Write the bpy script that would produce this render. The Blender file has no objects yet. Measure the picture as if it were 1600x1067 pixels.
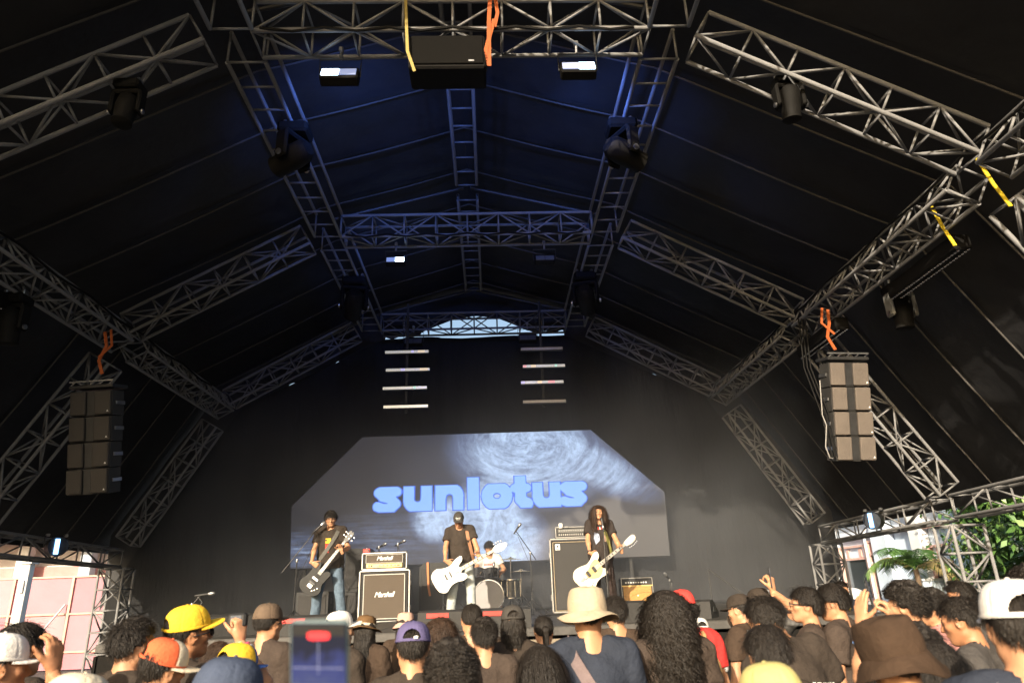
import bpy, bmesh, math, random
import numpy as np
from mathutils import Vector, Matrix, Euler
from mathutils.bvhtree import BVHTree

random.seed(7)
rng = np.random.default_rng(7)
scene = bpy.context.scene
COL = scene.collection
R = math.radians

# ------------------------------------------------------------------ camera
CAM_PITCH, CAM_YAW, CAM_ROLL = 0.3485, 0.0389, -0.0363
cam_d = bpy.data.cameras.new('camera')
cam_d.sensor_width = 36.0
cam_d.lens = 24.0
cam_d.clip_end = 4000.0
cam_d.clip_start = 0.05
cam_d.dof.use_dof = True
cam_d.dof.focus_distance = 12.0
cam_d.dof.aperture_fstop = 3.0
cam_o = bpy.data.objects.new('camera', cam_d)
COL.objects.link(cam_o)
_f = Vector((math.sin(CAM_YAW) * math.cos(CAM_PITCH), math.cos(CAM_YAW) * math.cos(CAM_PITCH), math.sin(CAM_PITCH)))
_r = Vector((math.cos(CAM_YAW), -math.sin(CAM_YAW), 0.0))
_u = _r.cross(_f)
_c, _s = math.cos(CAM_ROLL), math.sin(CAM_ROLL)
_R, _U = _c * _r + _s * _u, _c * _u - _s * _r
cam_o.matrix_world = Matrix(((_R.x, _U.x, -_f.x, 0), (_R.y, _U.y, -_f.y, 0), (_R.z, _U.z, -_f.z, 1.75), (0, 0, 0, 1)))
scene.camera = cam_o

# ------------------------------------------------------------------ sky, sun, exposure
SUN_EL, SUN_AZ = R(21), R(180 + 22)     # azimuth of the sun seen from above, clockwise from +Y: behind the camera, a little to the left
world = bpy.data.worlds.new('World')
scene.world = world
world.use_nodes = True
wn = world.node_tree
sky = wn.nodes.new('ShaderNodeTexSky')
sky.sky_type = 'NISHITA'
sky.sun_disc = False
sky.sun_elevation = SUN_EL
sky.sun_rotation = SUN_AZ
sky.air_density = 1.2
sky.dust_density = 5.0
bg = wn.nodes['Background']
bg.inputs['Strength'].default_value = 0.15
wn.links.new(sky.outputs['Color'], bg.inputs['Color'])
sun_d = bpy.data.lights.new('sun', 'SUN')
sun_d.energy = 5.0
sun_d.angle = R(0.6)
sun_d.color = (1.0, 0.87, 0.68)
sun_o = bpy.data.objects.new('sun', sun_d)
COL.objects.link(sun_o)
_sd = Vector((math.sin(SUN_AZ) * math.cos(SUN_EL), math.cos(SUN_AZ) * math.cos(SUN_EL), math.sin(SUN_EL)))
sun_o.rotation_euler = _sd.to_track_quat('Z', 'Y').to_euler()
sun_o.location = (0, -20, 20)
scene.view_settings.view_transform = 'Standard'
scene.view_settings.look = 'None'
scene.view_settings.exposure = 0.7
scene.view_settings.gamma = 1.0
scene.view_settings.use_curve_mapping = False
scene.render.engine = 'CYCLES'
scene.cycles.use_denoising = True
scene.cycles.max_bounces = 7
scene.cycles.diffuse_bounces = 4
scene.cycles.glossy_bounces = 3
scene.cycles.transmission_bounces = 3
scene.cycles.transparent_max_bounces = 6
scene.cycles.sample_clamp_indirect = 4.0
scene.cycles.caustics_reflective = False
scene.cycles.caustics_refractive = False

# ------------------------------------------------------------------ materials
_mats = {}
def pmat(name, col, rough=0.6, metal=0.0, var=0.15, vs=6.0, bump=0.0, bs=60.0, spec=0.5, emit=None, es=0.0, sheen=0.0, stretch=(1, 1, 1)):
    if name in _mats:
        return _mats[name]
    m = bpy.data.materials.new(name)
    m.use_nodes = True
    nt = m.node_tree
    b = nt.nodes['Principled BSDF']
    b.inputs['Roughness'].default_value = rough
    b.inputs['Metallic'].default_value = metal
    b.inputs['Specular IOR Level'].default_value = spec
    if sheen:
        b.inputs['Sheen Weight'].default_value = sheen
        b.inputs['Sheen Roughness'].default_value = 0.5
    tc = nt.nodes.new('ShaderNodeTexCoord')
    mp = nt.nodes.new('ShaderNodeMapping')
    mp.inputs['Scale'].default_value = stretch
    nt.links.new(tc.outputs['Object'], mp.inputs['Vector'])
    if var > 0:
        n = nt.nodes.new('ShaderNodeTexNoise')
        n.inputs['Scale'].default_value = vs
        n.inputs['Detail'].default_value = 6.0
        n.inputs['Roughness'].default_value = 0.62
        nt.links.new(mp.outputs['Vector'], n.inputs['Vector'])
        r = nt.nodes.new('ShaderNodeValToRGB')
        r.color_ramp.elements[0].position = 0.3
        r.color_ramp.elements[1].position = 0.7
        r.color_ramp.elements[0].color = tuple(max(0, c * (1 - var)) for c in col) + (1,)
        r.color_ramp.elements[1].color = tuple(min(1, c * (1 + var)) for c in col) + (1,)
        nt.links.new(n.outputs['Fac'], r.inputs['Fac'])
        nt.links.new(r.outputs['Color'], b.inputs['Base Color'])
        rr = nt.nodes.new('ShaderNodeMapRange')
        rr.inputs['To Min'].default_value = max(0.03, rough - 0.1)
        rr.inputs['To Max'].default_value = min(1, rough + 0.1)
        nt.links.new(n.outputs['Fac'], rr.inputs['Value'])
        nt.links.new(rr.outputs['Result'], b.inputs['Roughness'])
    else:
        b.inputs['Base Color'].default_value = tuple(col) + (1,)
    if bump > 0:
        n2 = nt.nodes.new('ShaderNodeTexNoise')
        n2.inputs['Scale'].default_value = bs
        n2.inputs['Detail'].default_value = 4.0
        nt.links.new(mp.outputs['Vector'], n2.inputs['Vector'])
        bp = nt.nodes.new('ShaderNodeBump')
        bp.inputs['Strength'].default_value = bump
        bp.inputs['Distance'].default_value = 0.02
        nt.links.new(n2.outputs['Fac'], bp.inputs['Height'])
        nt.links.new(bp.outputs['Normal'], b.inputs['Normal'])
    if emit is not None:
        b.inputs['Emission Color'].default_value = tuple(emit) + (1,)
        b.inputs['Emission Strength'].default_value = es
    _mats[name] = m
    return m

# ------------------------------------------------------------------ mesh helpers
def new_mesh(name, V, Q, mats=None, smooth=True):
    V = np.asarray(V, dtype=np.float32).reshape(-1, 3)
    me = bpy.data.meshes.new(name)
    if isinstance(Q, np.ndarray) and Q.ndim == 2:
        n, k = Q.shape
        me.vertices.add(len(V)); me.vertices.foreach_set('co', V.ravel())
        me.loops.add(n * k); me.loops.foreach_set('vertex_index', Q.astype(np.int32).ravel())
        me.polygons.add(n)
        me.polygons.foreach_set('loop_start', np.arange(0, n * k, k, dtype=np.int32))
        try:
            me.polygons.foreach_set('loop_total', np.full(n, k, dtype=np.int32))
        except Exception:
            pass
        me.update(calc_edges=True)
    else:
        me.from_pydata(V.tolist(), [], [list(f) for f in Q])
        me.update()
    if smooth:
        me.polygons.foreach_set('use_smooth', np.ones(len(me.polygons), dtype=bool))
    if mats is not None:
        for m in (mats if isinstance(mats, (list, tuple)) else [mats]):
            me.materials.append(m)
    return me

def link(name, data, parent=None, mat4=None):
    o = bpy.data.objects.new(name, data)
    COL.objects.link(o)
    if parent is not None:
        o.parent = parent
    if mat4 is not None:
        o.matrix_local = mat4
    return o

def tag(o, label=None, cat=None, group=None, kind=None):
    if label: o['label'] = label
    if cat: o['category'] = cat
    if group: o['group'] = group
    if kind: o['kind'] = kind
    return o

def thing(name, label, cat, loc=(0, 0, 0), rz=0.0, group=None, scale=1.0, mat4=None):
    o = bpy.data.objects.new(name, None)
    o.empty_display_size = 0.1
    COL.objects.link(o)
    if mat4 is not None:
        o.matrix_world = mat4
    else:
        o.location = loc; o.rotation_euler = (0, 0, rz); o.scale = (scale,) * 3
    return tag(o, label, cat, group)

def frame_of(d, up=(0, 0, 1)):
    """3x3 matrix whose z column is d."""
    d = Vector(d).normalized(); u = Vector(up)
    if abs(d.dot(u.normalized())) > 0.985:
        u = Vector((1, 0, 0)) if abs(d.x) < 0.9 else Vector((0, 1, 0))
    x = u.cross(d).normalized(); y = d.cross(x)
    return Matrix(((x.x, y.x, d.x), (x.y, y.y, d.y), (x.z, y.z, d.z)))

class MB:
    """Collects shapes into one mesh."""
    def __init__(s):
        s.v = []; s.f = []; s.mi = []; s.cur = 0
    def add(s, V, F, M=None):
        o = len(s.v)
        for p in V:
            p = Vector(p)
            s.v.append(tuple(M @ p) if M is not None else tuple(p))
        for f in F:
            s.f.append(tuple(i + o for i in f)); s.mi.append(s.cur)
        return s
    def box(s, c, d, M=None, bev=0.0):
        x, y, z = d[0] / 2, d[1] / 2, d[2] / 2
        if bev <= 0:
            V = [(sx * x, sy * y, sz * z) for sz in (-1, 1) for sy in (-1, 1) for sx in (-1, 1)]
            F = [(0, 2, 3, 1), (4, 5, 7, 6), (0, 1, 5, 4), (2, 6, 7, 3), (0, 4, 6, 2), (1, 3, 7, 5)]
        else:
            b = min(bev, x * .9, y * .9, z * .9)
            V = []; F = []
            lv = [(-z, b), (-z + b, 0), (z - b, 0), (z, b)]
            for (zz, ins) in lv:
                X, Y = x - ins, y - ins
                k = b if ins == 0 else b * .5
                V += [(-X + k, -Y, zz), (X - k, -Y, zz), (X, -Y + k, zz), (X, Y - k, zz), (X - k, Y, zz), (-X + k, Y, zz), (-X, Y - k, zz), (-X, -Y + k, zz)]
            for L in range(3):
                for i in range(8):
                    a = L * 8 + i; c2 = L * 8 + (i + 1) % 8
                    F.append((a, c2, c2 + 8, a + 8))
            F.append(tuple(reversed(range(8)))); F.append(tuple(range(24, 32)))
        T = Matrix.Translation(Vector(c))
        return s.add(V, F, (M @ T) if M is not None else T)
    def tube(s, pts, r, n=8, cap=True, closed=False):
        pts = [Vector(p) for p in pts]
        N = len(pts); V = []; F = []
        rr = r if hasattr(r, '__len__') else [r] * N
        prev = None
        for i, p in enumerate(pts):
            a = pts[max(0, i - 1)]; b = pts[min(N - 1, i + 1)]
            if closed:
                a = pts[(i - 1) % N]; b = pts[(i + 1) % N]
            d = (b - a)
            if d.length < 1e-9: d = Vector((0, 0, 1))
            d.normalize()
            if prev is None:
                x = frame_of(d).col[0].copy()
            else:
                x = prev - d * prev.dot(d)
                if x.length < 1e-6: x = frame_of(d).col[0].copy()
                x.normalize()
            prev = x
            y = d.cross(x)
            for k in range(n):
                t = 2 * math.pi * k / n
                V.append(p + (x * math.cos(t) + y * math.sin(t)) * rr[i])
        for i in range(N if closed else N - 1):
            j = (i + 1) % N
            for k in range(n):
                F.append((i * n + k, i * n + (k + 1) % n, j * n + (k + 1) % n, j * n + k))
        if cap and not closed:
            F.append(tuple(reversed(range(n)))); F.append(tuple(range((N - 1) * n, N * n)))
        return s.add(V, F)
    def lathe(s, prof, n=24, M=None, sx=1.0, sy=1.0, cap=True):
        """prof: list of (r, z)."""
        V = []; F = []
        for (r, z) in prof:
            for k in range(n):
                t = 2 * math.pi * k / n
                V.append((r * math.cos(t) * sx, r * math.sin(t) * sy, z))
        m = len(prof)
        for i in range(m - 1):
            for k in range(n):
                F.append((i * n + k, i * n + (k + 1) % n, (i + 1) * n + (k + 1) % n, (i + 1) * n + k))
        if cap:
            if prof[0][0] > 1e-5: F.append(tuple(reversed(range(n))))
            if prof[-1][0] > 1e-5: F.append(tuple(range((m - 1) * n, m * n)))
        return s.add(V, F, M)
    def prism(s, poly, y0, y1, M=None, bev=0.0):
        """poly in x,z extruded along y (front face at y0)."""
        n = len(poly)
        V = []; F = []
        if bev > 0:
            cx = sum(p[0] for p in poly) / n; cz = sum(p[1] for p in poly) / n
            ins = []
            for i in range(n):
                a = Vector(poly[i - 1]); b = Vector(poly[i]); c = Vector(poly[(i + 1) % n])
                t = (c - a); nrm = Vector((-t.y, t.x))
                if nrm.length > 1e-9: nrm.normalize()
                ins.append((b.x + nrm.x * bev, b.y + nrm.y * bev))
            rings = [(ins, y0), (poly, y0 + bev), (poly, y1 - bev), (ins, y1)]
        else:
            rings = [(poly, y0), (poly, y1)]
        for (pl, y) in rings:
            V += [(p[0], y, p[1]) for p in pl]
        for L in range(len(rings) - 1):
            for i in range(n):
                a = L * n + i; b = L * n + (i + 1) % n
                F.append((a, b, b + n, a + n))
        F.append(tuple(reversed(range(n))))
        F.append(tuple(range((len(rings) - 1) * n, len(rings) * n)))
        return s.add(V, F, M)
    def build(s, name, mat, parent=None, smooth=False, mat4=None):
        me = bpy.data.meshes.new(name)
        me.from_pydata(s.v, [], s.f)
        for m in (mat if isinstance(mat, (list, tuple)) else [mat]):
            me.materials.append(m)
        if len(set(s.mi)) > 1:
            me.polygons.foreach_set('material_index', np.array(s.mi, dtype=np.int32))
        bm = bmesh.new(); bm.from_mesh(me)
        bmesh.ops.recalc_face_normals(bm, faces=bm.faces)
        bm.to_mesh(me); bm.free()
        if smooth:
            me.polygons.foreach_set('use_smooth', np.ones(len(me.polygons), dtype=bool))
            try:
                me.set_sharp_from_angle(angle=R(42))
            except Exception:
                pass
        me.update()
        return link(name, me, parent, mat4)

def copy_tree(o, parent=None):
    c = o.copy(); COL.objects.link(c); c.parent = parent
    for ch in list(o.children):
        copy_tree(ch, c)
    return c

# text to flat mesh: vertices in x (right) and z (up)
_txt = {}
def text_geo(s, size=1.0, bold=0.0, shear=0.0, space=1.0, align='CENTER', res=3):
    key = (s, bold, shear, space, align)
    if key not in _txt:
        cu = bpy.data.curves.new('lettering', 'FONT')
        cu.body = s; cu.size = 1.0; cu.offset = bold; cu.shear = shear; cu.space_character = space
        cu.align_x = align; cu.align_y = 'CENTER'; cu.resolution_u = res
        ob = bpy.data.objects.new('lettering', cu)
        COL.objects.link(ob)
        me = bpy.data.meshes.new_from_object(ob)
        V = np.array([v.co[:] for v in me.vertices]).reshape(-1, 3)
        F = [tuple(p.vertices) for p in me.polygons]
        bpy.data.objects.remove(ob); bpy.data.meshes.remove(me); bpy.data.curves.remove(cu)
        _txt[key] = (V, F)
    V, F = _txt[key]
    W = np.zeros_like(V); W[:, 0] = V[:, 0] * size; W[:, 2] = V[:, 1] * size
    return W, F

def text_obj(s, size, loc, mat, parent=None, bold=0.0, shear=0.0, space=1.0, rot=None, name='lettering', flip=False, align='CENTER'):
    """Flat lettering facing -Y at loc."""
    V, F = text_geo(s, size, bold, shear, space, align)
    me = new_mesh(name, V, F, mat, smooth=False)
    M = Matrix.Translation(Vector(loc))
    if rot is not None:
        M = M @ rot
    return link(name, me, parent, M)
# ================================================================== STRUCTURE
X0 = -0.30                      # the tent's centre line
M_ALU = pmat('aluminium', (0.215, 0.215, 0.22), 0.78, 0.0, 0.22, 9, 0.12, 40)
M_ALUP = pmat('painted_steel', (0.55, 0.55, 0.56), 0.5, 0.2, 0.15, 9, 0.1, 40)
M_FAB = pmat('tent_fabric', (0.022, 0.022, 0.024), 0.6, 0, 0.3, 1.6, 0.5, 7, 0.3)
M_SEAM = pmat('roof_rope', (0.075, 0.068, 0.062), 0.7, 0, 0.2, 10, 0.2, 60)
M_BACK = pmat('black_molton', (0.020, 0.020, 0.0205), 0.9, 0, 0.18, 2.2, 0.5, 14, 0.15, stretch=(1, 1, .25))
M_BLK = pmat('black_paint', (0.022, 0.022, 0.023), 0.45, 0, 0.25, 12, 0.1, 50)
M_BLKM = pmat('black_matt', (0.030, 0.029, 0.028), 0.75, 0, 0.25, 9, 0.2, 60)
M_DECK = pmat('stage_deck', (0.045, 0.042, 0.038), 0.55, 0, 0.35, 5, 0.2, 30)
M_PLY = pmat('plywood', (0.22, 0.18, 0.13), 0.7, 0, 0.2, 4, 0.2, 30, stretch=(1, 1, 6))
M_ASPH = pmat('asphalt', (0.07, 0.068, 0.065), 0.9, 0, 0.35, 3, 0.5, 90)
M_CHROME = pmat('chrome', (0.62, 0.62, 0.63), 0.16, 1.0, 0.05, 10)
M_STEEL = pmat('steel', (0.35, 0.35, 0.36), 0.35, 0.9, 0.15, 15, 0.05, 60)
M_ORANGE = pmat('orange_sling', (0.36, 0.075, 0.01), 0.7, 0, 0.2, 20, 0.3, 80)
M_YEL = pmat('yellow_strap', (0.75, 0.55, 0.03), 0.6, 0, 0.15, 20, 0.3, 80)
M_WHITE = pmat('white_paint', (0.8, 0.8, 0.8), 0.5, 0, 0.05, 8)
M_RED = pmat('red_paint', (0.62, 0.04, 0.03), 0.45, 0, 0.1, 8)

# ground, one sheet to the horizon
g = MB()
g.add([(-600, -300, 0), (600, -300, 0), (600, 900, 0), (-600, 900, 0)], [(0, 1, 2, 3)])
tag(g.build('ground', M_ASPH), kind='structure')

# ------------------------------------------------------------------ stage
STZ = 1.35
stage = thing('stage', 'black concert stage platform with a pale front edge under the tent', 'stage', (0, 0, 0))
for i in range(12):
    for j in range(4):
        b = MB(); w = 9.0 / 12; d = 7.2 / 4
        b.box((-4.35 + w * (i + .5), 8.3 + d * (j + .5), STZ - .05), (w - .008, d - .008, .1), bev=.004)
        b.build('deck_panel', M_DECK, stage)
for i in range(12):
    w = 9.0 / 12
    MB().box((-4.35 + w * (i + .5), 8.34, .62), (w - .012, .03, 1.2)).build('fascia_panel', M_PLY if 4 <= i <= 7 else pmat('stage_skirt', (.011, .010, .009), .9, 0, .25, 6, .3, 30, .15), stage)
MB().box((.15, 8.28, STZ - .05), (9.0, .035, .085), bev=.005).build('edge_trim', pmat('edge_grey', (.07, .066, .062), .6, .1, .25, 9), stage)
for sx in (-4.36, 4.66):
    for j in range(4): MB().box((sx, 8.3 + 1.8 * (j + .5), .62), (.03, 1.79, 1.2)).build('fascia_panel', pmat('stage_skirt', (.011, .010, .009), .9, 0, .25, 6, .3, 30, .15), stage)
for i in range(13):
    for y in (8.5, 12, 15.3):
        if y < 9 or i % 3 == 0:
            MB().box((-4.3 + 8.9 / 12 * i, y, .62), (.06, .06, 1.2)).build('leg', M_ALUP, stage)

# ------------------------------------------------------------------ trusses
def unit_tube(r, n=8):
    V = []; F = []
    for z in (0, 1):
        for k in range(n):
            t = 2 * math.pi * k / n
            V.append((r * math.cos(t), r * math.sin(t), z))
    for k in range(n):
        F.append((k, (k + 1) % n, n + (k + 1) % n, n + k))
    F.append(tuple(reversed(range(n)))); F.append(tuple(range(n, 2 * n)))
    me = bpy.data.meshes.new('tube'); me.from_pydata(V, [], F); me.materials.append(M_ALU)
    for p in me.polygons: p.use_smooth = len(p.vertices) == 4
    return me
ME_CHORD = unit_tube(.026, 10)
ME_BRACE = unit_tube(.0145, 7)
ME_THIN = unit_tube(.017, 8)

def strut(name, a, b, me, parent):
    a = Vector(a); b = Vector(b); d = b - a
    M = frame_of(d).to_4x4(); M.translation = a
    o = link(name, me, parent, M @ Matrix.Diagonal((1, 1, d.length, 1)))
    return o

def truss(p0, p1, up, w, h, n, label, group, side='zig', flat='rung', posts=True, name='roof_truss', cat='truss', faces=(1, 1, 1, 1), me_c=None, me_b=None):
    """Box truss from p0 to p1. w along the horizontal side axis, h along up. side: bracing of the two upright faces, flat: of the two others."""
    me_c = me_c or ME_CHORD; me_b = me_b or ME_BRACE
    p0 = Vector(p0); p1 = Vector(p1)
    d = (p1 - p0); L = d.length; d.normalize()
    up = Vector(up); up = (up - d * up.dot(d)).normalized()
    sd = d.cross(up)
    t = thing(name, label, cat, p0, group=group)
    def P(s, u, v): return d * (L * s) + sd * (u * w / 2) + up * (v * h / 2)
    for u in (-1, 1):
        for v in (-1, 1):
            strut('chord', P(0, u, v), P(1, u, v), me_c, t)
    for u in (-1, 1):
        for i in (range(n + 1) if posts else (0, n)):
            strut('brace', P(i / n, u, -1), P(i / n, u, 1), me_b, t)
        if side:
            for i in range(n):
                f = 1 if (i % 2 == 0) == (u > 0) else -1
                strut('brace', P(i / n, u, -f), P((i + 1) / n, u, f), me_b, t)
    for v in ((-1, 1) if posts else (-1,)):
        if flat is None: continue
        for i in range(n + 1):
            strut('brace', P(i / n, -1, v), P(i / n, 1, v), me_b, t)
        if flat == 'zig':
            for i in range(n):
                f = 1 if (i % 2 == 0) == (v > 0) else -1
                strut('brace', P(i / n, -f, v), P((i + 1) / n, f, v), me_b, t)
    return t

def XZ(x, z): return (X0 + x, z + 1.75)
FR = [6.33, 10.96, 15.5]
FRN = ['front', 'middle', 'rear']
for k, Y in enumerate(FR):
    yc = Y - .2
    nm = FRN[k]
    truss((X0 - 2.2, yc, 7.795), (X0 + 2.2, yc, 7.795), (0, 0, 1), .4, .41, 8,
          'level grey truss across the top of the %s roof arch%s' % (nm, ['', ' above the two wash lights', ' against the bright gap'][k]), 'level cross trusses of the roof arches', flat='zig')
    for s in (-1, 1):
        sd = 'left' if s < 0 else 'right'
        truss((X0 + s * 2.80, yc, 5.90 + 1.75), (X0 + s * 5.62, yc, 4.31 + 1.75), (0, 0, 1), .4, .38, 6,
              'sloping grey truss of the %s roof arch, %s of the centre' % (nm, sd), 'sloping trusses of the roof arches', flat='zig')
        truss((X0 + s * 5.93, yc, 3.72 + 1.75), (X0 + s * 7.42, yc, 1.24 + 1.75), (0, 0, 1), .4, .38, 6,
              'slanting lower leg truss of the %s arch, running down to the %s side beam' % (nm, sd), 'slanting leg trusses of the roof arches', flat='zig')
        rf = MB(); rf.tube([(X0 + s * 2.35, yc, 8.06), (X0 + s * .06, yc, 8.66)], .03, 8)
        tag(rf.build('rafter', M_BLK, None, smooth=True), 'black rafter pipe rising to the ridge over the %s arch, %s half' % (nm, sd), 'pipe', 'rafter pipes under the ridge')
bays = [(3.6, FR[0] - .45), (FR[0] + .05, FR[1] - .45), (FR[1] + .05, FR[2] - .45)]
bayn = ['front', 'middle', 'rear']
for k, (ya, yb) in enumerate(bays):
    nn = max(5, round((yb - ya) / .42))
    for s in (-1, 1):
        sd = 'left' if s < 0 else 'right'
        truss((X0 + s * 2.4, ya, 7.79), (X0 + s * 2.4, yb, 7.79), (0, 0, 1), .44, .44, nn,
              'ladder-like roof beam in the %s bay, %s of the ridge, running away from the crowd' % (bayn[k], sd), 'upper roof beams running front to back', side=None, posts=False)
        truss((X0 + s * 5.66, ya, 5.80), (X0 + s * 5.66, yb, 5.80), (s * .5, 0, .87), .36, .36, nn,
              'grey eave beam truss in the %s bay along the %s knee of the roof' % (bayn[k], sd), 'eave beams running front to back', flat='zig')
        truss((X0 + s * 7.55, ya, 2.63 + (15.6 - ya) * .018), (X0 + s * 7.55, yb, 2.63 + (15.6 - yb) * .018), (0, 0, 1), .36, .33, max(4, nn // 2),
              'low side beam truss above the open %s side, %s bay' % (sd, bayn[k]), 'low side beams over the open sides', flat='rung', name='side_truss')
    truss((X0, ya, 8.62), (X0, yb, 8.62), (0, 0, 1), .36, .12, nn, 'narrow ladder beam under the ridge in the %s bay' % bayn[k], 'ridge ladder beams', side=None, posts=False, name='ridge_beam')
for k, Y in enumerate(FR):
    for s in (-1, 1):
        sd = 'left' if s < 0 else 'right'
        ww = .5
        truss((X0 + s * 7.6, Y - .12, 0.0), (X0 + s * 7.6, Y - .12, 2.45), (0, 1, 0), ww, .45, 6,
              'upright grey truss tower at the %s side under the %s arch' % (sd, FRN[k]), 'truss towers standing at the sides', flat='zig', name='truss_tower', cat='tower', me_b=ME_THIN)

# ------------------------------------------------------------------ tent skin: panels between ropes
canopy = thing('tent_canopy', 'black fabric tent roof with pale ropes along its seams over the whole stage', 'tent', (0, 0, 0))
PROF = [(0, 9.08), (2.62, 8.30), (6.22, 6.38), (8.35, 2.95)]
SEAM = [3.4, 4.6, 5.76, 7.3, 8.4, 9.55, 10.75, 11.95, 13.3, 14.45, 15.55, 16.3]
def roof_panel(a, b, y0, y1, sgn, ph):
    nx, ny = 14, 8
    V = []
    for j in range(ny + 1):
        for i in range(nx + 1):
            u, v = -.012 + 1.024 * i / nx, j / ny
            x = a[0] + (b[0] - a[0]) * u; z = a[1] + (b[1] - a[1]) * u
            sag = .05 * math.sin(math.pi * v) * (0.15 + .85 * max(0, math.sin(math.pi * u))) + (.012 * math.sin(9 * u + ph + 3 * v) * math.sin(math.pi * v) + .007 * math.sin(23 * u + 11 * v + ph)) * max(0, math.sin(math.pi * u))
            nx_, nz_ = (b[1] - a[1]), -(b[0] - a[0])
            l = math.hypot(nx_, nz_)
            V.append((X0 + sgn * (x + nx_ / l * sag * -1), y0 - .03 + (y1 - y0 + .06) * v, z + nz_ / l * sag * -1 + .02 + .008 * (v < .5)))
    F = [(j * (nx + 1) + i, j * (nx + 1) + i + 1, (j + 1) * (nx + 1) + i + 1, (j + 1) * (nx + 1) + i) for j in range(ny) for i in range(nx)]
    link('roof_panel', new_mesh('roof_panel', V, F, M_FAB), canopy)
for k in range(len(SEAM) - 1):
    for s in (-1, 1):
        for q in range(3):
            roof_panel(PROF[q], PROF[q + 1], SEAM[k], SEAM[k + 1], s, k * 1.7 + q + s)
for k, y in enumerate(SEAM[:-1]):
    for s in (-1, 1):
        b = MB()
        pts = []
        for q in range(3):
            a, c = PROF[q], PROF[q + 1]
            for i in range(7):
                u = i / 7
                pts.append((X0 + s * (a[0] + (c[0] - a[0]) * u), y + .01 * math.sin(5 * u + k), a[1] + (c[1] - a[1]) * u - .03 - .02 * math.sin(math.pi * u)))
        pts.append((X0 + s * PROF[3][0], y, PROF[3][1] - .03))
        b.tube(pts, .014, 6)
        b.build('rope', M_SEAM, canopy, smooth=True)
for s in (-1, 1):
    MB().box((X0 + s * 8.33, 9.8, 2.90), (.02, 13.0, .16)).build('hem', M_FAB, canopy)

# rear wall of black cloth, open along its top
bw = thing('back_wall', 'black cloth wall closing the rear of the tent behind the screen', 'wall', (0, 0, 0))
BWY = 15.95
def cloth_sheet(poly_top, x0, x1, zb, y, n, amp, name):
    """vertical cloth from zb up to poly_top(x), gentle folds"""
    V = []; F = []; m = 14
    for i in range(n + 1):
        x = x0 + (x1 - x0) * i / n
        zt = poly_top(x)
        for j in range(m + 1):
            z = zb + (zt - zb) * j / m
            V.append((x, y + amp * (math.sin(x * 5.1) + .6 * math.sin(x * 12.3 + z * .4)) * (.5 + .5 * (1 - j / m)), z))
    for i in range(n):
        for j in range(m):
            a = i * (m + 1) + j
            F.append((a, a + m + 1, a + m + 2, a + 1))
    return link(name, new_mesh(name, V, F, M_BACK), bw)
def ztop_wall(x):
    r = abs(x - X0)
    if r < 2.2: return 7.70 + .02 * math.sin(x * 3)
    if r < 5.6: return 7.70 - (r - 2.2) * (7.66 - 5.98) / 3.4
    return 5.98 - (r - 5.6) * 1.64
wseams = [-8.3, -6.0, -3.6, -1.2, 1.1, 3.5, 5.6, 7.7]
for i in range(len(wseams) - 1):
    cloth_sheet(ztop_wall, wseams[i] - .03, wseams[i + 1] + .03, 0.0, BWY + (.03 if i % 2 else 0), 26, .016, 'cloth_panel')
# gable curtain hanging under the roof skin behind, its lower edge leaves a bright gap in the middle
def gable(x):
    r = abs(x - X0)
    a, b = (PROF[0], PROF[1]) if r < 2.62 else ((PROF[1], PROF[2]) if r < 6.22 else (PROF[2], PROF[3]))
    return a[1] + (b[1] - a[1]) * (r - a[0]) / (b[0] - a[0])
def gap_low(x):
    r = x - X0 - .0
    e = abs(r)
    if e < .62: h = .56 + .05 * math.cos(r * 5)
    elif e < 1.35: h = .49 - (e - .62) / .73 * .33
    elif e < 2.25: h = .12 + .03 * math.sin(x * 14) - (.05 if r < 0 else -.03)
    elif e < 5.5:
        h = .035 * (math.sin(x * 6.3) + .55 * math.sin(x * 17.0 + 1.0)) if 3.1 < e < 5.2 else -.05
    else: h = -.1
    return ztop_wall(x) + h
V = []; F = []; n = 420
for i in range(n + 1):
    x = X0 - 8.2 + 16.4 * i / n
    V += [(x, BWY + .12, gap_low(x)), (x, BWY + .12 + .02 * math.sin(x * 7), gable(x) + .02)]
for i in range(n):
    F.append((2 * i, 2 * i + 2, 2 * i + 3, 2 * i + 1))
link('gable_curtain', new_mesh('gable_curtain', V, F, M_FAB), bw)

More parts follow.
